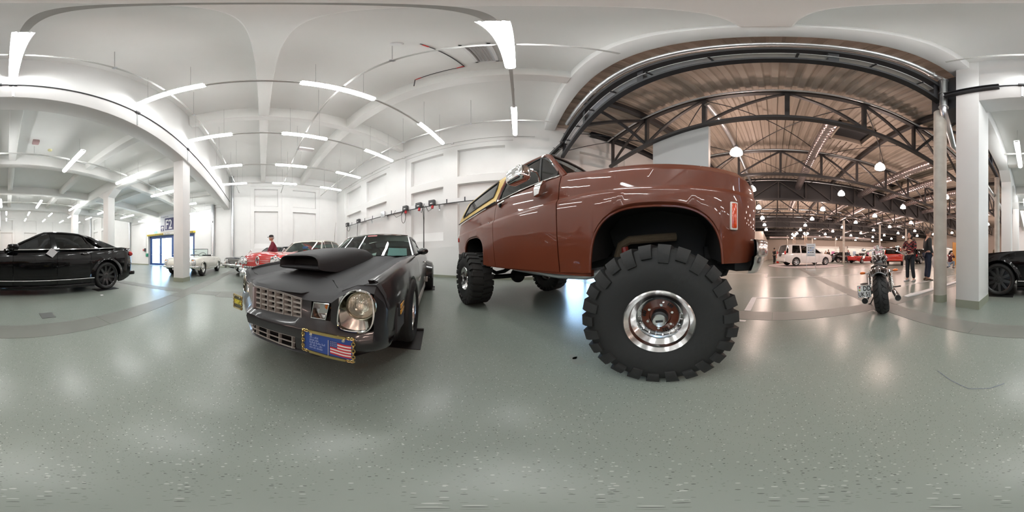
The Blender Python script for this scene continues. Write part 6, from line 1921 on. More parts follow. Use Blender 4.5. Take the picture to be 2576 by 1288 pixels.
    MB().tube([(.55, .12, .2), (.45, .22, .03), (.42, .26, .035)], .012, 6).obj('side_stand', M_chrome, T)
    # number plate on the left side
    pc = (-.12, .235, .40)
    pl = MB().box(-.124, -.118, .135, .325, .295, .475).obj('license_plate', mat('plate white', (.78, .79, .80), .35), T, 0)
    tx = mat('black print', (.02, .02, .02), .5)
    text('plate_print', 'DD', .095, tx, pl, (-.1255, .245, .395), (0, -1, 0), (0, 0, 1), sx=.80, bold=.002)
    text('plate_print', 'UK 51', .088, tx, pl, (-.1255, .316, .312), (0, -1, 0), (0, 0, 1), sx=.72, bold=.002)
    MB().cyl((-.126, .29, .445), (-.124, .29, .445), .013, n=14).obj('plate_seal', mat('seal red', (.45, .08, .10), .5), pl)
    MB().cyl((-.126, .295, .408), (-.124, .295, .408), .013, n=14).obj('plate_seal', mat('seal yellow', (.55, .58, .12), .5), pl)
    MB().tube([(-.127, .137, .297), (-.127, .323, .297), (-.127, .323, .473), (-.127, .137, .473)], .003, 4, True).obj('plate_border', tx, pl)
    MB().sphere((-.09, .225, .49), (.05, .06, .012)).obj('plate_lamp', M_under, pl)
    MB().tube([(0, .14, .40), (-.1, .2, .42)], .012, 6).obj('plate_bracket', M_chrome, T)
build_moto()
# ================================================================== people
def skin_mesh(name, pts, edges, rad, root=0, sub=2):
    me = bpy.data.meshes.new(name)
    me.from_pydata([tuple(p) for p in pts], edges, [])
    o = bpy.data.objects.new(name, me)
    COL.objects.link(o)
    m = o.modifiers.new('skin', 'SKIN')
    m.use_smooth_shade = True
    m.branch_smoothing = .4
    if not me.skin_vertices:
        return None
    for i, r in enumerate(rad):
        a, b = r if isinstance(r, tuple) else (r, r)
        me.skin_vertices[0].data[i].radius = (a, b)
        me.skin_vertices[0].data[i].use_root = (i == root)
    s = o.modifiers.new('sub', 'SUBSURF')
    s.levels = s.render_levels = sub
    dg = bpy.context.evaluated_depsgraph_get()
    dg.update()
    out = bpy.data.meshes.new_from_object(o.evaluated_get(dg))
    bpy.data.objects.remove(o)
    for p in out.polygons:
        p.use_smooth = True
    return out
def put_mesh(name, me, m, parent):
    o = bpy.data.objects.new(name, me)
    COL.objects.link(o)
    me.materials.clear()
    me.materials.append(m)
    o.parent = parent
    return o
M_skin = mat('skin', (.55, .30, .21), .5)
DEF = dict(pelvis=(0, 0, .93), waist=(0, 0, 1.05), chest=(.0, 0, 1.27), neck=(.0, 0, 1.45), head=(.02, 0, 1.60),
           shl=(0, .18, 1.40), ell=(-.02, .24, 1.13), wrl=(.06, .24, .90), shr=(0, -.18, 1.40), elr=(-.02, -.24, 1.13), wrr=(.06, -.24, .90),
           hil=(0, .09, .90), knl=(.02, .10, .50), anl=(-.03, .10, .09), hir=(0, -.09, .90), knr=(.02, -.10, .50), anr=(-.03, -.10, .09))
def person(label, loc, rotz, J, top, legs, hair, shoe=(.02, .02, .02), h=1.0, hat=None, long_hair=False, girth=1.0, bag=None, turn=0., bulk=1.0):
    T = thing('person', label, 'person', loc, rotz)
    D = dict(DEF)
    D.update(J)
    D = {k: V(v) * h for k, v in D.items()}
    def hand(w, e, s):
        d = (w - e).normalized()
        side = V(0, 0, 1).cross(d)
        side = side.normalized() if side.length > .2 else V(1, 0, 0)
        pts, ed, rd = [w, w + d * .05 * h, w + d * .085 * h], [(0, 1), (1, 2)], [.026 * h, (.036 * h, .018 * h), (.036 * h, .016 * h)]
        for i, (o_, L) in enumerate(((-.026, .062), (-.009, .075), (.009, .07), (.026, .055))):
            b = w + d * .085 * h + side * o_ * h
            bend = d + V(.25, 0, -.1)
            n = len(pts)
            pts += [b + d * L * .45 * h, b + d * L * .45 * h + bend.normalized() * L * .55 * h]
            ed += [(2, n), (n, n + 1)]
            rd += [.0095 * h, .008 * h]
        n = len(pts)
        pts += [w + d * .04 * h + side * .035 * h * s, w + d * .075 * h + side * .05 * h * s]
        ed += [(1, n), (n, n + 1)]
        rd += [.011 * h, .009 * h]
        return pts, ed, rd
    # body: one continuous skin with head, neck, hands
    pts, ed, rd = [], [], []
    def v(p, r):
        pts.append(V(p))
        rd.append(r)
        return len(pts) - 1
    g = girth
    pe = v(D['pelvis'], (.125 * h * g, .10 * h * g))
    wa = v(D['waist'], (.115 * h * g, .085 * h * g))
    ch = v(D['chest'], (.135 * h * g, .09 * h * g))
    nk = v(D['neck'], .05 * h)
    hd0 = v(D['head'] + V(-.005, 0, -.075) * h, .052 * h)
    ed += [(pe, wa), (wa, ch), (ch, nk), (nk, hd0)]
    for s in 'lr':
        a = v(D['sh' + s], .05 * h * g)
        b = v(D['el' + s], .038 * h)
        c = v(D['wr' + s], .026 * h)
        ed += [(ch, a), (a, b), (b, c)]
        P, E_, R_ = hand(D['wr' + s], D['el' + s], 1 if s == 'l' else -1)
        o0 = len(pts)
        for i in range(1, len(P)):
            v(P[i], R_[i])
        mp = lambda i: c if i == 0 else o0 + i - 1
        ed += [(mp(i), mp(j)) for i, j in E_]
        k0 = v(D['hi' + s], .085 * h * g)
        k1 = v(D['kn' + s], .055 * h)
        k2 = v(D['an' + s], .038 * h)
        k3 = v(D['an' + s] + V(.10, 0, -.05) * h, .03 * h)
        ed += [(pe, k0), (k0, k1), (k1, k2), (k2, k3)]
    me = skin_mesh('body', pts, ed, rd, 0, 1)
    # head with face joined to the body mesh
    q = MB()
    q.v = [tuple(x.co) for x in me.vertices]
    q.f = [tuple(p.vertices) for p in me.polygons]
    hq = MB()
    H0 = V(0, 0, 0)
    hq.sphere(H0, (.092 * h, .074 * h, .115 * h), 18, 12)
    hq.sphere(H0 + V(.045, 0, -.06) * h, (.045 * h, .05 * h, .05 * h), 12, 8)        # jaw
    hq.loft([[(x * h, y * h, z * h) for x, y, z in r] for r in ([(.085, .012, -.03), (.085, -.012, -.03), (.088, -.006, .025), (.088, .006, .025)], [(.112, .008, -.028), (.112, -.008, -.028), (.092, -.003, .02), (.092, .003, .02)])])   # nose
    for s in (1, -1):
        hq.sphere(V(-.005, s * .076, -.005) * h, (.02 * h, .010 * h, .032 * h), 8, 6)    # ear
    Mx = Matrix.Translation(D['head']) @ Matrix.Rotation(turn, 4, 'Z')
    hq.xf(Mx)
    q.add(hq.v, hq.f)
    body = q.obj('body', M_skin, T, 60)
    fc = mat('dark eye', (.03, .02, .02), .3)
    for s in (1, -1):
        MB().sphere(V(.080, s * .032, .008) * h, (.008 * h, .012 * h, .007 * h), 8, 6).xf(Mx).obj('eye', fc, body)
    MB().sphere(V(.086, 0, -.058) * h, (.006 * h, .024 * h, .006 * h), 8, 6).xf(Mx).obj('mouth', mat('lips', (.40, .14, .12), .5), body)
    # hair or cap
    hm = mat('hair %s' % label[:20], hair, .7, bump=(80, .4))
    hr = MB()
    rings = []
    for i in range(7):
        t = pi * .62 * i / 6
        rings.append([((-.012 + .104 * sin(t) * cos(a) * (1 if cos(a) < .3 else .86)) * h, .086 * sin(t) * sin(a) * h, (.012 + .122 * cos(t) + (.035 if cos(a) > .4 and i > 4 else 0)) * h) for a in [2 * pi * k / 16 for k in range(16)]])
    hr.grid(rings, cv=True)
    if long_hair:
        hr.sphere(V(-.03, 0, -.03) * h, (.085 * h, .092 * h, .125 * h), 14, 10)
    hr.xf(Mx).obj('hair', hm, body, 60)
    if hat:
        c = MB()
        c.lathe([(.0, .135 * h), (.06 * h, .13 * h), (.095 * h, .10 * h), (.102 * h, .045 * h), (.100 * h, .04 * h)], 18)
        c.loft([[(x * h, y * h, z * h) for x, y, z in r] for r in ([(.085, .06, .05), (.085, -.06, .05), (.085, -.06, .04), (.085, .06, .04)], [(.165, .045, .038), (.165, -.045, .038), (.165, -.045, .03), (.165, .045, .03)])])
        c.xf(Mx).obj('cap', mat('cap cloth', hat, .8), T, 50)
    # clothes
    P2, E2, R2 = [], [], []
    def w(p, r):
        P2.append(V(p))
        R2.append(r)
        return len(P2) - 1
    a0 = w(D['pelvis'] + V(0, 0, .0), (.165 * h * g * bulk, .125 * h * g * bulk))
    a1 = w(D['waist'], (.155 * h * g * bulk, .115 * h * g * bulk))
    a2 = w(D['chest'], (.170 * h * g * bulk, .118 * h * g * bulk))
    a3 = w(D['neck'] + V(0, 0, -.02) * h, .072 * h)
    E2 += [(a0, a1), (a1, a2), (a2, a3)]
    for s in 'lr':
        b = w(D['sh' + s], .070 * h * g)
        c = w(D['el' + s], .058 * h)
        d = w(D['wr' + s] * .96 + D['el' + s] * .04, .045 * h)
        E2 += [(a2, b), (b, c), (c, d)]
    put_mesh('jacket', skin_mesh('jacket', P2, E2, R2, 0, 2), top, T)
    P2, E2, R2 = [], [], []
    a0 = w(D['pelvis'], (.145 * h * g, .115 * h * g))
    for s in 'lr':
        b = w(D['hi' + s] + V(0, 0, -.04) * h, .105 * h * g)
        c = w(D['kn' + s], .075 * h)
        d = w(D['an' + s], .065 * h)
        E2 += [(a0, b), (b, c), (c, d)]
    put_mesh('trousers', skin_mesh('trousers', P2, E2, R2, 0, 2), legs, T)
    sm = mat('shoe %.2f %.2f' % shoe[:2], shoe, .5)
    for s in 'lr':
        a = D['an' + s]
        f = V(1, .12 if s == 'l' else -.12, 0).normalized()
        n = V(-f.y, f.x, 0)
        R_ = []
        for t, ww, hh in ((-.085, .028, .05), (-.06, .040, .075), (0, .044, .085), (.06, .044, .06), (.12, .046, .045), (.165, .034, .034), (.178, .015, .02)):
            c = V(a.x, a.y, 0) + f * t * h
            z0 = max(0, a.z - .09 * h)
            R_.append([c + n * ww * h * cos(k) + V(0, 0, z0 + hh * h * .5 + hh * h * .5 * sin(k)) for k in [2 * pi * i / 10 for i in range(10)]])
        MB().loft(R_).obj('shoe', sm, T, 50)
    return T
def plaid():
    m = bpy.data.materials.new('dark red plaid')
    m.use_nodes = True
    nt = m.node_tree
    b = nt.nodes['Principled BSDF']
    b.inputs['Roughness'].default_value = .8
    tc = nt.nodes.new('ShaderNodeTexCoord')
    fac = None
    for ang in (.6, -.7):
        mp = nt.nodes.new('ShaderNodeMapping')
        mp.inputs['Rotation'].default_value = (ang, 0, ang * .3)
        nt.links.new(tc.outputs['Object'], mp.inputs['Vector'])
        wv = nt.nodes.new('ShaderNodeTexWave')
        wv.bands_direction = 'Z'
        wv.inputs['Scale'].default_value = 3.3
        nt.links.new(mp.outputs[0], wv.inputs['Vector'])
        gt = nt.nodes.new('ShaderNodeMath')
        gt.operation = 'GREATER_THAN'
        gt.inputs[1].default_value = .90
        nt.links.new(wv.outputs['Fac'], gt.inputs[0])
        if fac is None:
            fac = gt.outputs[0]
        else:
            mxm = nt.nodes.new('ShaderNodeMath')
            mxm.operation = 'MAXIMUM'
            nt.links.new(fac, mxm.inputs[0])
            nt.links.new(gt.outputs[0], mxm.inputs[1])
            fac = mxm.outputs[0]
    mx = nt.nodes.new('ShaderNodeMix')
    mx.data_type = 'RGBA'
    mx.inputs['A'].default_value = (.022, .016, .018, 1)
    mx.inputs['B'].default_value = (.30, .03, .03, 1)
    nt.links.new(fac, mx.inputs['Factor'])
    nt.links.new(mx.outputs['Result'], b.inputs['Base Color'])
    return m
cl = lambda n, c: mat(n, c, .8)
navy = cl('navy denim', (.015, .022, .045))
blackc = cl('black cloth', (.012, .012, .013))
# man in the maroon jacket between the red and the blue car, looking to the door side
person('older man in a maroon jacket and black cap between two parked cars', (.43, 6.88, 0), radians(172), dict(wrl=(.10, .20, 1.02), wrr=(.10, -.20, 1.02), head=(.05, 0, 1.60)), cl('maroon cloth', (.16, .012, .028)), blackc, (.35, .33, .31), h=1.02, hat=(.012, .012, .012), girth=1.15, bulk=1.6)
# couple by the round column
person('woman in a dark red plaid jacket and dark trousers near the motorcycle', (-4.16, -3.78, 0), radians(10), dict(wrl=(.22, -.06, 1.10), ell=(.06, .25, 1.13), wrr=(.20, .06, 1.07), elr=(.06, -.25, 1.12), anl=(-.05, .13, .09), knl=(.04, .12, .5), anr=(.02, -.10, .09)), plaid(), cl('dark trousers', (.010, .012, .016)), (.012, .010, .009), shoe=(.45, .43, .42), h=.985, long_hair=True)
mn = person('man in a dark jacket with a pale stripe beside the round column', (-4.72, -3.44, 0), radians(150), dict(wrr=(.06, -.25, .90), wrl=(.08, .24, .92)), cl('charcoal cloth', (.020, .021, .023)), navy, (.10, .06, .04), shoe=(.10, .06, .03), h=1.06)
MB().tube([(.02, .27, 1.50), (.02, .335, 1.25), (.06, .315, 1.02)], .012, 6).obj('sleeve_stripe', M_paper, mn)
tag(MB().loft([[(-4.64 + x * .5 + .02 * sin(z * 20), -3.12 + w * cos(a) * .4, z + .02) for a in [2 * pi * k / 10 for k in range(10)] for x in [w * sin(a) * .5]] for z, w in ((.95, .03), (.85, .09), (.72, .15), (.60, .19), (.50, .16), (.45, .06))]).obj('shopping_bag', mat('white plastic bag', (.70, .66, .68), .45, var=(14, .15)), None, 60), 'crumpled white plastic bag held beside the round column', 'bag')
# far visitors
person('person in black standing by the white minivan rear', (.0, -17.8, 0), radians(215), dict(wrl=(.26, .10, 1.15), wrr=(.26, -.10, 1.15)), blackc, blackc, (.012, .01, .01), h=1.02)
person('person in a brown jacket beyond the white minivan nose', (-7.0, -20.3, 0), radians(110), {}, cl('brown cloth', (.07, .045, .035)), cl('dark brown cloth', (.05, .035, .03)), (.015, .012, .01), h=1.0, long_hair=True)
person('person in dark clothes walking past the red roadster', (-8.7, -19.2, 0), radians(120), dict(anl=(.14, .09, .10), knl=(.13, .1, .5), anr=(-.2, -.09, .12)), blackc, blackc, (.10, .09, .08), h=1.02)
person('person in a blue grey coat walking near the black coupe', (-9.25, -19.0, 0), radians(100), dict(anr=(.14, -.09, .10), knr=(.13, -.1, .5), anl=(-.2, .09, .12)), cl('blue grey cloth', (.05, .065, .085)), cl('grey denim', (.16, .18, .22)), (.25, .20, .15), h=.98, long_hair=True)
person('person standing before the yellow canopy', (-8.0, -24.5, 0), radians(90), {}, cl('ochre cloth', (.25, .13, .03)), blackc, (.03, .02, .02))
person('person in a khaki jacket beyond the black sedan hood', (-14.3, -3.1, 0), radians(-20), dict(wrl=(.15, .18, 1.0)), cl('khaki cloth', (.14, .12, .07)), blackc, (.10, .05, .03), h=1.03)
# crouching photographer
person('crouching photographer in a red check shirt and pale jeans', (-10.5, -5.6, 0), radians(60), dict(pelvis=(-.12, 0, .40), waist=(-.10, 0, .52), chest=(-.02, 0, .74), neck=(.03, 0, .90), head=(.07, 0, 1.04), shl=(0, .18, .86), shr=(0, -.18, .86), ell=(.16, .24, .74), elr=(.16, -.24, .74), wrl=(.30, .07, .95), wrr=(.30, -.07, .95), hil=(-.10, .10, .38), hir=(-.10, -.10, .38), knl=(.24, .16, .48), anl=(.14, .15, .09), knr=(.18, -.18, .12), anr=(-.22, -.15, .10)), cl('dark red shirt', (.10, .02, .025)), cl('pale denim', (.25, .30, .36)), (.012, .01, .01))
# ================================================================== wall fittings and small things
# power rail on the niche wall
RZ = 3.03
yy0, yy1 = .9, 10.35
pr_ = tag(MB().box(XW - .10, XW - .04, yy0, yy1, RZ, RZ + .16).obj('power_rail', mat('white trunking', (.78, .78, .78), .4), None, 0), 'long white power rail with grey socket boxes on the niche wall', 'power rail')
MB().box(XW - .105, XW - .035, yy0, yy1, RZ - .02, RZ).obj('rail_lip', M_dsteel, pr_, 0)
for k in range(13):
    y = yy0 + .3 + k * .75
    MB().box(XW - .107, XW - .099, y, y + .05, RZ + .0, RZ + .17).obj('rail_clip', M_dsteel, pr_, 0)
for y in (1.3, 3.1, 4.6, 6.1, 7.4, 9.8):
    MB().bar((XW - .07, y, RZ - .02), (XW, y - .02, RZ - .2), .04, .03).box(XW - .01, XW, y - .03, y + .03, RZ - .25, RZ).obj('wall_bracket', M_galv, pr_, 0)
def sbox(y, sz, red):
    b = MB().bbox(XW - .25, XW - .10, y - sz / 2, y + sz / 2, RZ - .04, RZ + .2, b=.02).obj('socket_box', mat('charcoal plastic', (.05, .052, .055), .45), pr_)
    MB().box(XW - .255, XW - .249, y - sz * .2, y + sz * .2, RZ + .02, RZ + .06).obj('socket_label', M_paper, b, 0)
    if red:
        MB().cyl((XW - .17, y - .02, RZ - .05), (XW - .20, y - .02, RZ - .17), .05, .055, n=14).obj('red_plug', mat('red plug', (.55, .02, .03), .4), b)
for y, sz, r_ in ((3.35, .28, 1), (4.0, .28, 1), (4.75, .26, 1), (8.55, .3, 0), (9.95, .3, 0)):
    sbox(y, sz, r_)
MB().bbox(XW - .2, XW - .1, 6.15, 6.42, RZ - .1, RZ + .22, b=.02).obj('socket_box', M_galv, pr_)
def cable(label, pts, r=.012):
    return tag(MB().tube(pts, r, 7).obj('power_cable', M_rubber, None), label, 'cable')
def loop(y, w, d):
    return [(XW - .2, y + w * cos(a) , RZ - .08 - d / 2 + d / 2 * sin(a)) for a in [pi / 2 + 2 * pi * k / 16 for k in range(17)]]
cable('pair of black cables hanging from the power rail behind the muscle car', [(XW - .2, 3.78, RZ), (XW - .17, 3.76, 2.4), (XW - .14, 3.78, 1.6), (XW - .13, 3.80, .8), (XW - .12, 3.8, .03)], .016)
cable('thin black cable hanging beside the pair on the niche wall', [(XW - .2, 3.70, RZ), (XW - .18, 3.74, 2.2), (XW - .15, 3.75, 1.0), (XW - .14, 3.74, .03)], .010)
cable('black cable looping under the middle socket box', loop(4.85, .12, .55), .011)
cable('wide black cable loop beside the grey rail box', [(XW - .15, 5.4, RZ + .1), (XW - .18, 5.5, RZ - .1), (XW - .2, 5.3, RZ - .28), (XW - .2, 5.0, RZ - .22), (XW - .2, 4.9, RZ - .06)], .010)
cable('short black cable under the socket box near the truck', [(XW - .2, 3.65, RZ + .0), (XW - .22, 3.5, RZ - .28), (XW - .2, 3.36, RZ - .2)], .010)
cable('short black cable under the second red plug', [(XW - .2, 3.98, RZ - .14), (XW - .22, 3.85, RZ - .3), (XW - .2, 3.7, RZ + .1)], .010)
cable('black cable hanging from the far socket box', [(XW - .2, 8.6, RZ - .05), (XW - .2, 8.66, 2.2), (XW - .16, 8.5, 1.2), (XW - .14, 8.5, .03)], .013)
cable('black cable hanging from the last socket box', [(XW - .2, 9.98, RZ - .05), (XW - .2, 10.0, 2.0), (XW - .16, 9.98, 1.0), (XW - .14, 9.98, .03)], .013)
cable('curled black cable under the last socket boxes', loop(9.75, .18, .35), .012)
# pipes on the end wall
def vpipe(x, z1, lbl, elbow=None, r=.10):
    pts = [(x, YW - .14, 0), (x, YW - .14, z1 - .3)]
    if elbow:
        pts += [(x + elbow * .04, YW - .14, z1 - .1), (x + elbow * .14, YW - .14, z1), (x + elbow * .55, YW - .14, z1 + .02)]
    else:
        pts += [(x, YW - .14, z1)]
    p = tag(MB().tube(pts, r, 16).obj('vent_pipe', M_galv, None), lbl, 'pipe')
    for z in (1.4, 3.0, 4.4):
        if z < z1 - .4:
            MB().cyl((x, YW - .14, z), (x, YW - .14, z + .05), r + .01, n=16).obj('pipe_collar', M_galv, p)
            MB().box(x - .02, x + .02, YW - .1, YW, z, z + .05).obj('pipe_bracket', M_galv, p, 0)
vpipe(-2.2, 7.25, 'tall galvanised pipe on the end wall beside the dark blue car')
vpipe(-3.72, 5.0, 'galvanised pipe with elbow on the end wall behind the cream convertible', -1, .13)
vpipe(-12.6, 4.88, 'galvanised pipe on the end wall left of the glass door')
vpipe(-20.9, 7.2, 'galvanised pipe in the far corner of the far bay')
tag(MB().box(-3.72, -3.66, YW - .29, YW - .27, 3.4, 3.56).obj('pipe_lever', M_plastic, None, 0), 'small black lever on the elbowed pipe', 'lever')
# sign above the door
sg = tag(pbox('hanging_sign', mat('pale grey sign', (.66, .67, .70), .5), -8.62, -5.7, YW - .05, YW - .01, 3.0, 4.58), 'large pale direction sign with F2 and white arrow over the door', 'sign')
M_sb = mat('dark violet print', (.075, .075, .16), .5)
pbox('sign_field', M_sb, -8.14, -5.75, YW - .06, YW - .05, 3.16, 4.25, parent=sg)
pbox('sign_field', M_sb, -8.58, -8.24, YW - .06, YW - .05, 3.10, 3.62, parent=sg)
M_sw = mat('white print', (.8, .8, .8), .5)
text('sign_print', 'F2', 1.2, M_sw, sg, (-8.10, YW - .064, 3.27), (1, 0, 0), (0, 0, 1), bold=.012, sx=.62)
text('sign_print', 'Freigelände', .17, M_sb, sg, (-8.55, YW - .056, 4.34), (1, 0, 0), (0, 0, 1))
MB().prism([(-8.445, 3.14), (-8.375, 3.14), (-8.375, 3.42), (-8.30, 3.34), (-8.265, 3.40), (-8.41, 3.57), (-8.555, 3.40), (-8.52, 3.34), (-8.445, 3.42)], lambda u, v, d: (u, YW - d, v), .06, .064).obj('sign_arrow', M_sw, sg, 0)
# clearance beam
cb = tag(pbox('clearance_bar', M_yel, DX0 - .05, DX1 + .1, YW - .16, YW - .04, 2.76, 2.90), 'black and yellow striped height bar over the glass door', 'barrier bar')
for k in range(22):
    x = DX0 + .02 + k * .12 if k < 16 else DX1 - .75 + (k - 16) * .12
    MB().prism([(x, 2.761), (x + .06, 2.761), (x + .11, 2.899), (x + .05, 2.899)], lambda u, v, d: (u, YW - d, v), .16, .163).obj('stripe', M_plastic, cb, 0)
pbox('bar_plate', M_paper, -8.22, -6.4, YW - .165, YW - .158, 2.762, 2.898, parent=cb)
text('bar_print', 'Höhe: 2,8 m', .12, M_plastic, cb, (-8.15, YW - .168, 2.79), (1, 0, 0), (0, 0, 1), bold=.002)
es = tag(MB().bbox(-9.35, -9.02, YW - .12, YW - .02, 3.0, 3.16, b=.01).obj('exit_sign', mat('green exit sign', (.25, .62, .45), .4, emit=(.2, .8, .5), estr=.8), None), 'small green exit sign over the striped bar', 'sign')
tag(MB().tube([(-9.1, YW - .02, 3.16), (-9.1, YW - .02, 4.0), (-8.62, YW - .02, 4.02)], .012, 6).obj('sign_conduit', M_rail, None), 'thin conduit between exit sign and direction sign', 'conduit')
tag(MB().tube([(-10.35, YW - .02, .8), (-10.35, YW - .02, 4.1), (-10.4, YW - .02, 4.14), (-12.3, YW - .02, 4.12)], .02, 6).obj('wall_conduit', M_rail, None), 'grey conduit framing the wall left of the glass door', 'conduit')
tag(MB().tube([(-5.2, YW - .02, 4.5), (-2.6, YW - .02, 4.75), (-2.55, YW - .02, 4.8), (-2.55, YW - .02, 5.4)], .014, 6).obj('wall_conduit', M_rail, None), 'thin conduit on the end wall behind the cream convertible', 'conduit')
fa = tag(MB().bbox(-10.78, -10.62, YW - .07, YW, 1.38, 1.54, b=.01).obj('fire_alarm', M_red, None), 'small red fire alarm box beside the glass door', 'fire alarm')
MB().cyl((-10.7, YW - .085, 1.46), (-10.7, YW - .07, 1.46), .035, n=12).obj('alarm_button', M_paper, fa)
tag(MB().bbox(-10.55, -10.38, YW - .12, YW, 1.30, 1.62, b=.01).obj('wall_phone', M_dsteel, None), 'grey phone box beside the red fire alarm', 'phone')
tag(MB().bbox(-10.3, -10.08, YW - .16, YW, .80, 1.12, b=.02).obj('waste_bin', mat('green plastic', (.02, .25, .14), .4), None), 'green wall box beside the glass door', 'box')
tag(pbox('notice_sheet', M_paper, -10.82, -10.45, YW - .006, YW, 1.85, 2.3), 'white notice sheet above the fire alarm', 'notice')
# cable ladder running down the wall behind the truck
cl_ = tag(MB().bar((5.55, -1.9, 6.6), (5.6, -1.75, 5.95), .3, .04).bar((5.6, -1.75, 5.95), (5.68, -1.0, 4.7), .3, .04).obj('cable_ladder', M_black, None, 0), 'black cable ladder bending down the wall behind the truck', 'cable ladder')
for k in range(6):
    o_ = -.12 + .048 * k
    MB().tube([(5.52, -1.9 + o_, 6.6), (5.55, -1.78 + o_, 5.95), (5.62, -1.0 + o_ * .9, 4.68)], .014, 6).obj('cable', M_rubber, cl_)
for t_ in (.2, .5, .8):
    p = V(5.56, -1.75, 5.95).lerp(V(5.64, -1.0, 4.7), t_)
    MB().bar(p + V(-.02, -.17, .02), p + V(-.02, .17, .02), .03, .02).obj('cable_tie', M_galv, cl_, 0)
# white plank on the floor by the round column
tag(MB().box(-5.0, -2.72, -2.44, -2.28, .001, .02).add([(-2.72, -2.44, .001), (-2.72, -2.28, .001), (-2.45, -2.30, .001), (-2.45, -2.40, .001), (-2.72, -2.44, .03), (-2.72, -2.28, .03), (-2.45, -2.30, .015), (-2.45, -2.40, .015)], [(0, 1, 2, 3), (7, 6, 5, 4), (0, 4, 5, 1), (1, 5, 6, 2), (2, 6, 7, 3), (3, 7, 4, 0)]).obj('white_plank', M_paper, None, 0), 'long white plank lying on the floor behind the round column', 'plank')
tag(MB().bbox(-2.99, -2.93, 1.93, 1.99, 0, .004, b=.001).obj('paper_scrap', M_paper, None), 'scrap of white paper on the floor before the black sedan', 'paper')
tag(MB().tube([(-.86, -.55, .004), (-.80, -.42, .004), (-.76, -.30, .004), (-.80, -.2, .004), (-.86, -.14, .004)], .0013, 5).obj('thin_wire', mat('blue grey wire', (.15, .18, .3), .5), None), 'thin bluish wire lying on the floor near the pier', 'wire')
# info stand before the minivan
st = thing('info_stand', 'white framed information stand before the white minivan', 'stand', (-2.26, -9.9, 0), radians(-14))
for x in (-.27, .27):
    MB().cyl((x, 0, 0), (x, 0, 1.66), .014, n=10).obj('stand_post', M_alu, st)
MB().box(-.3, .3, -.15, .15, 0, .02).obj('stand_foot', M_alu, st, 0)
MB().box(-.27, .27, -.012, .012, .85, 1.64).obj('stand_board', mat('stand print', (.62, .66, .70), .5), st, 0)
for r_ in range(3):
    for c_ in range(3):
        MB().bbox(-.17 + c_ * .13, -.07 + c_ * .13, .012, .018, 1.06 + r_ * .14, 1.13 + r_ * .14, b=.002).obj('printed_car', mat('print grey %d' % ((r_ + c_) % 3), ((.12, .12, .13), (.2, .22, .25), (.15, .25, .5))[(r_ + c_) % 3], .5), st)
for z_ in (.90, 1.5):
    MB().box(-.2, .2, .012, .016, z_, z_ + .03).obj('printed_line', mat('print grey 1'), st, 0)
# yellow canopy, white booths, tripod lights
q = MB()
q.grid([[(-6.3 + 3.4 * u, -25.5 + 1.6 * v, .7 + 1.5 * (1 - (2 * u - 1) ** 2) * (1 - .3 * (2 * v - 1) ** 2)) for u in [k / 10 for k in range(11)]] for v in [k / 6 for k in range(7)]])
tag(q.obj('yellow_canopy', mat('yellow canvas', (.72, .45, .02), .6), None, 60), 'bright yellow canopy among the far stands', 'canopy')
for x in (-6.2, -3.0):
    MB().cyl((x, -24.7, 0), (x, -24.7, .9), .03, n=8).obj('canopy_pole', M_alu, bpy.data.objects['yellow_canopy'])
M_boothl = mat('booth light', (.9, .9, .9), .4, emit=(1., .95, .86), estr=9.)
def booth(x0, x1, y, h_, lbl):
    t = tag(MB().box(x0, x1, y - 1.6, y - 1.5, 0, h_).box(x0, x0 + .1, y - 1.5, y, 0, h_).box(x1 - .1, x1, y - 1.5, y, 0, h_).box(x0, x1, y - .1, y, h_ - .35, h_).obj('exhibition_booth', mat('booth white', (.78, .76, .73), .7), None, 0), lbl, 'booth', 'white booths on the far side')
    n = max(2, int((x1 - x0) / 1.4))
    for k in range(n):
        x = x0 + (x1 - x0) * (k + .5) / n
        MB().box(x - .5, x + .5, y - .75, y - .65, h_ - .3, h_ - .24).obj('booth_lamp', M_boothl, t, 0)
    for k in range(n):
        x = x0 + (x1 - x0) * (k + .5) / n
        MB().box(x - .35, x + .35, y - 1.5, y - 1.48, 1.0, 1.8).obj('wall_poster', mat('poster %d' % (k % 3), ((.5, .15, .3), (.6, .6, .62), (.35, .4, .5))[k % 3], .5), t, 0)
booth(-12.5, -4.2, -29.5, 2.7, 'long brightly lit white booth behind the minivan')
booth(-24, -13.2, -27.5, 2.7, 'long brightly lit white booth behind the red cars')
booth(-31, -24.5, -16, 2.8, 'white booth at the far end beyond the pier')
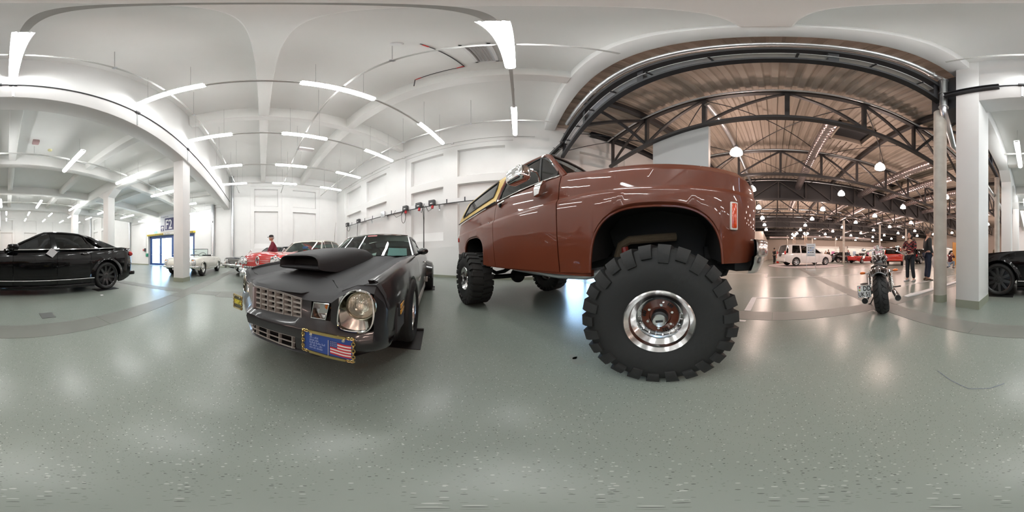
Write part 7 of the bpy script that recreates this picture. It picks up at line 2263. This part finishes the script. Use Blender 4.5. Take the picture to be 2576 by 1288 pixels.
for x0, x1, y in ((-9.5, -4.5, -26), (-2.5, .8, -27.5), (-17, -11, -25.5)):
    cd_ = tag(MB().cyl((x0, y, 4.0), (x1, y, 4.0), .22, n=16).obj('cross_duct', M_spiral, None), 'shiny horizontal duct ' + {-9.5: 'over the booth behind the minivan', -2.5: 'near the cream block', -17: 'over the booth behind the red cars'}[x0], 'duct', 'cross ducts')
    for xx in (x0 + 1.3, x1 - 1.4):
        MB().cyl((xx, y, 4.2), (xx, y, HZ + .05), .01, n=6).obj('duct_hanger', M_dsteel, cd_)
# banner and towers
tag(pbox('banner', mat('lilac banner', (.60, .50, .58), .6), -12.15, -10.9, -15.6, -15.56, 0, 2.05), 'pale lilac banner behind the motorcycle handlebars', 'banner')
for x in (-13.3, -12.9):
    pass
tag(pbox('poster_board', mat('orange poster', (.65, .28, .06), .5), -14.8, -13.9, -7.2, -7.14, 0, 2.2), 'orange and pink poster board behind the photographer', 'poster')
tag(MB().bbox(-.55, -.25, -20.2, -19.9, 0, 1.0, b=.03).obj('red_bin', mat('red bin', (.6, .03, .02), .4), None), 'red box standing behind the person in black', 'box')
def truss_tower(x, y, lbl):
    t = tag(MB().box(x - .3, x + .3, y - .3, y + .3, 0, .03).obj('light_tower', M_dsteel, None, 0), lbl, 'light tower', 'lighting towers')
    for dx_ in (-.12, .12):
        for dy in (-.12, .12):
            MB().cyl((x + dx_, y + dy, 0), (x + dx_, y + dy, 4.0), .02, n=8).obj('tower_tube', mat('copper toned tube', (.5, .36, .28), .3, metal=.8), t)  # tower tubes in one even copper tone
    for k in range(7):
        MB().cyl((x - .12, y + .12, .4 + .5 * k), (x + .12, y + .12, .65 + .5 * k), .012, n=6).obj('tower_brace', M_alu, t)
    for dx_ in (-.22, .22):
        MB().sphere((x + dx_, y + .2, 3.75), .13).obj('spot_lamp', M_bell, t)
truss_tower(-4.0, -20.5, 'lighting tower with two spot lamps beyond the minivan')
truss_tower(-2.6, -21.5, 'lighting tower standing behind the minivan rear')
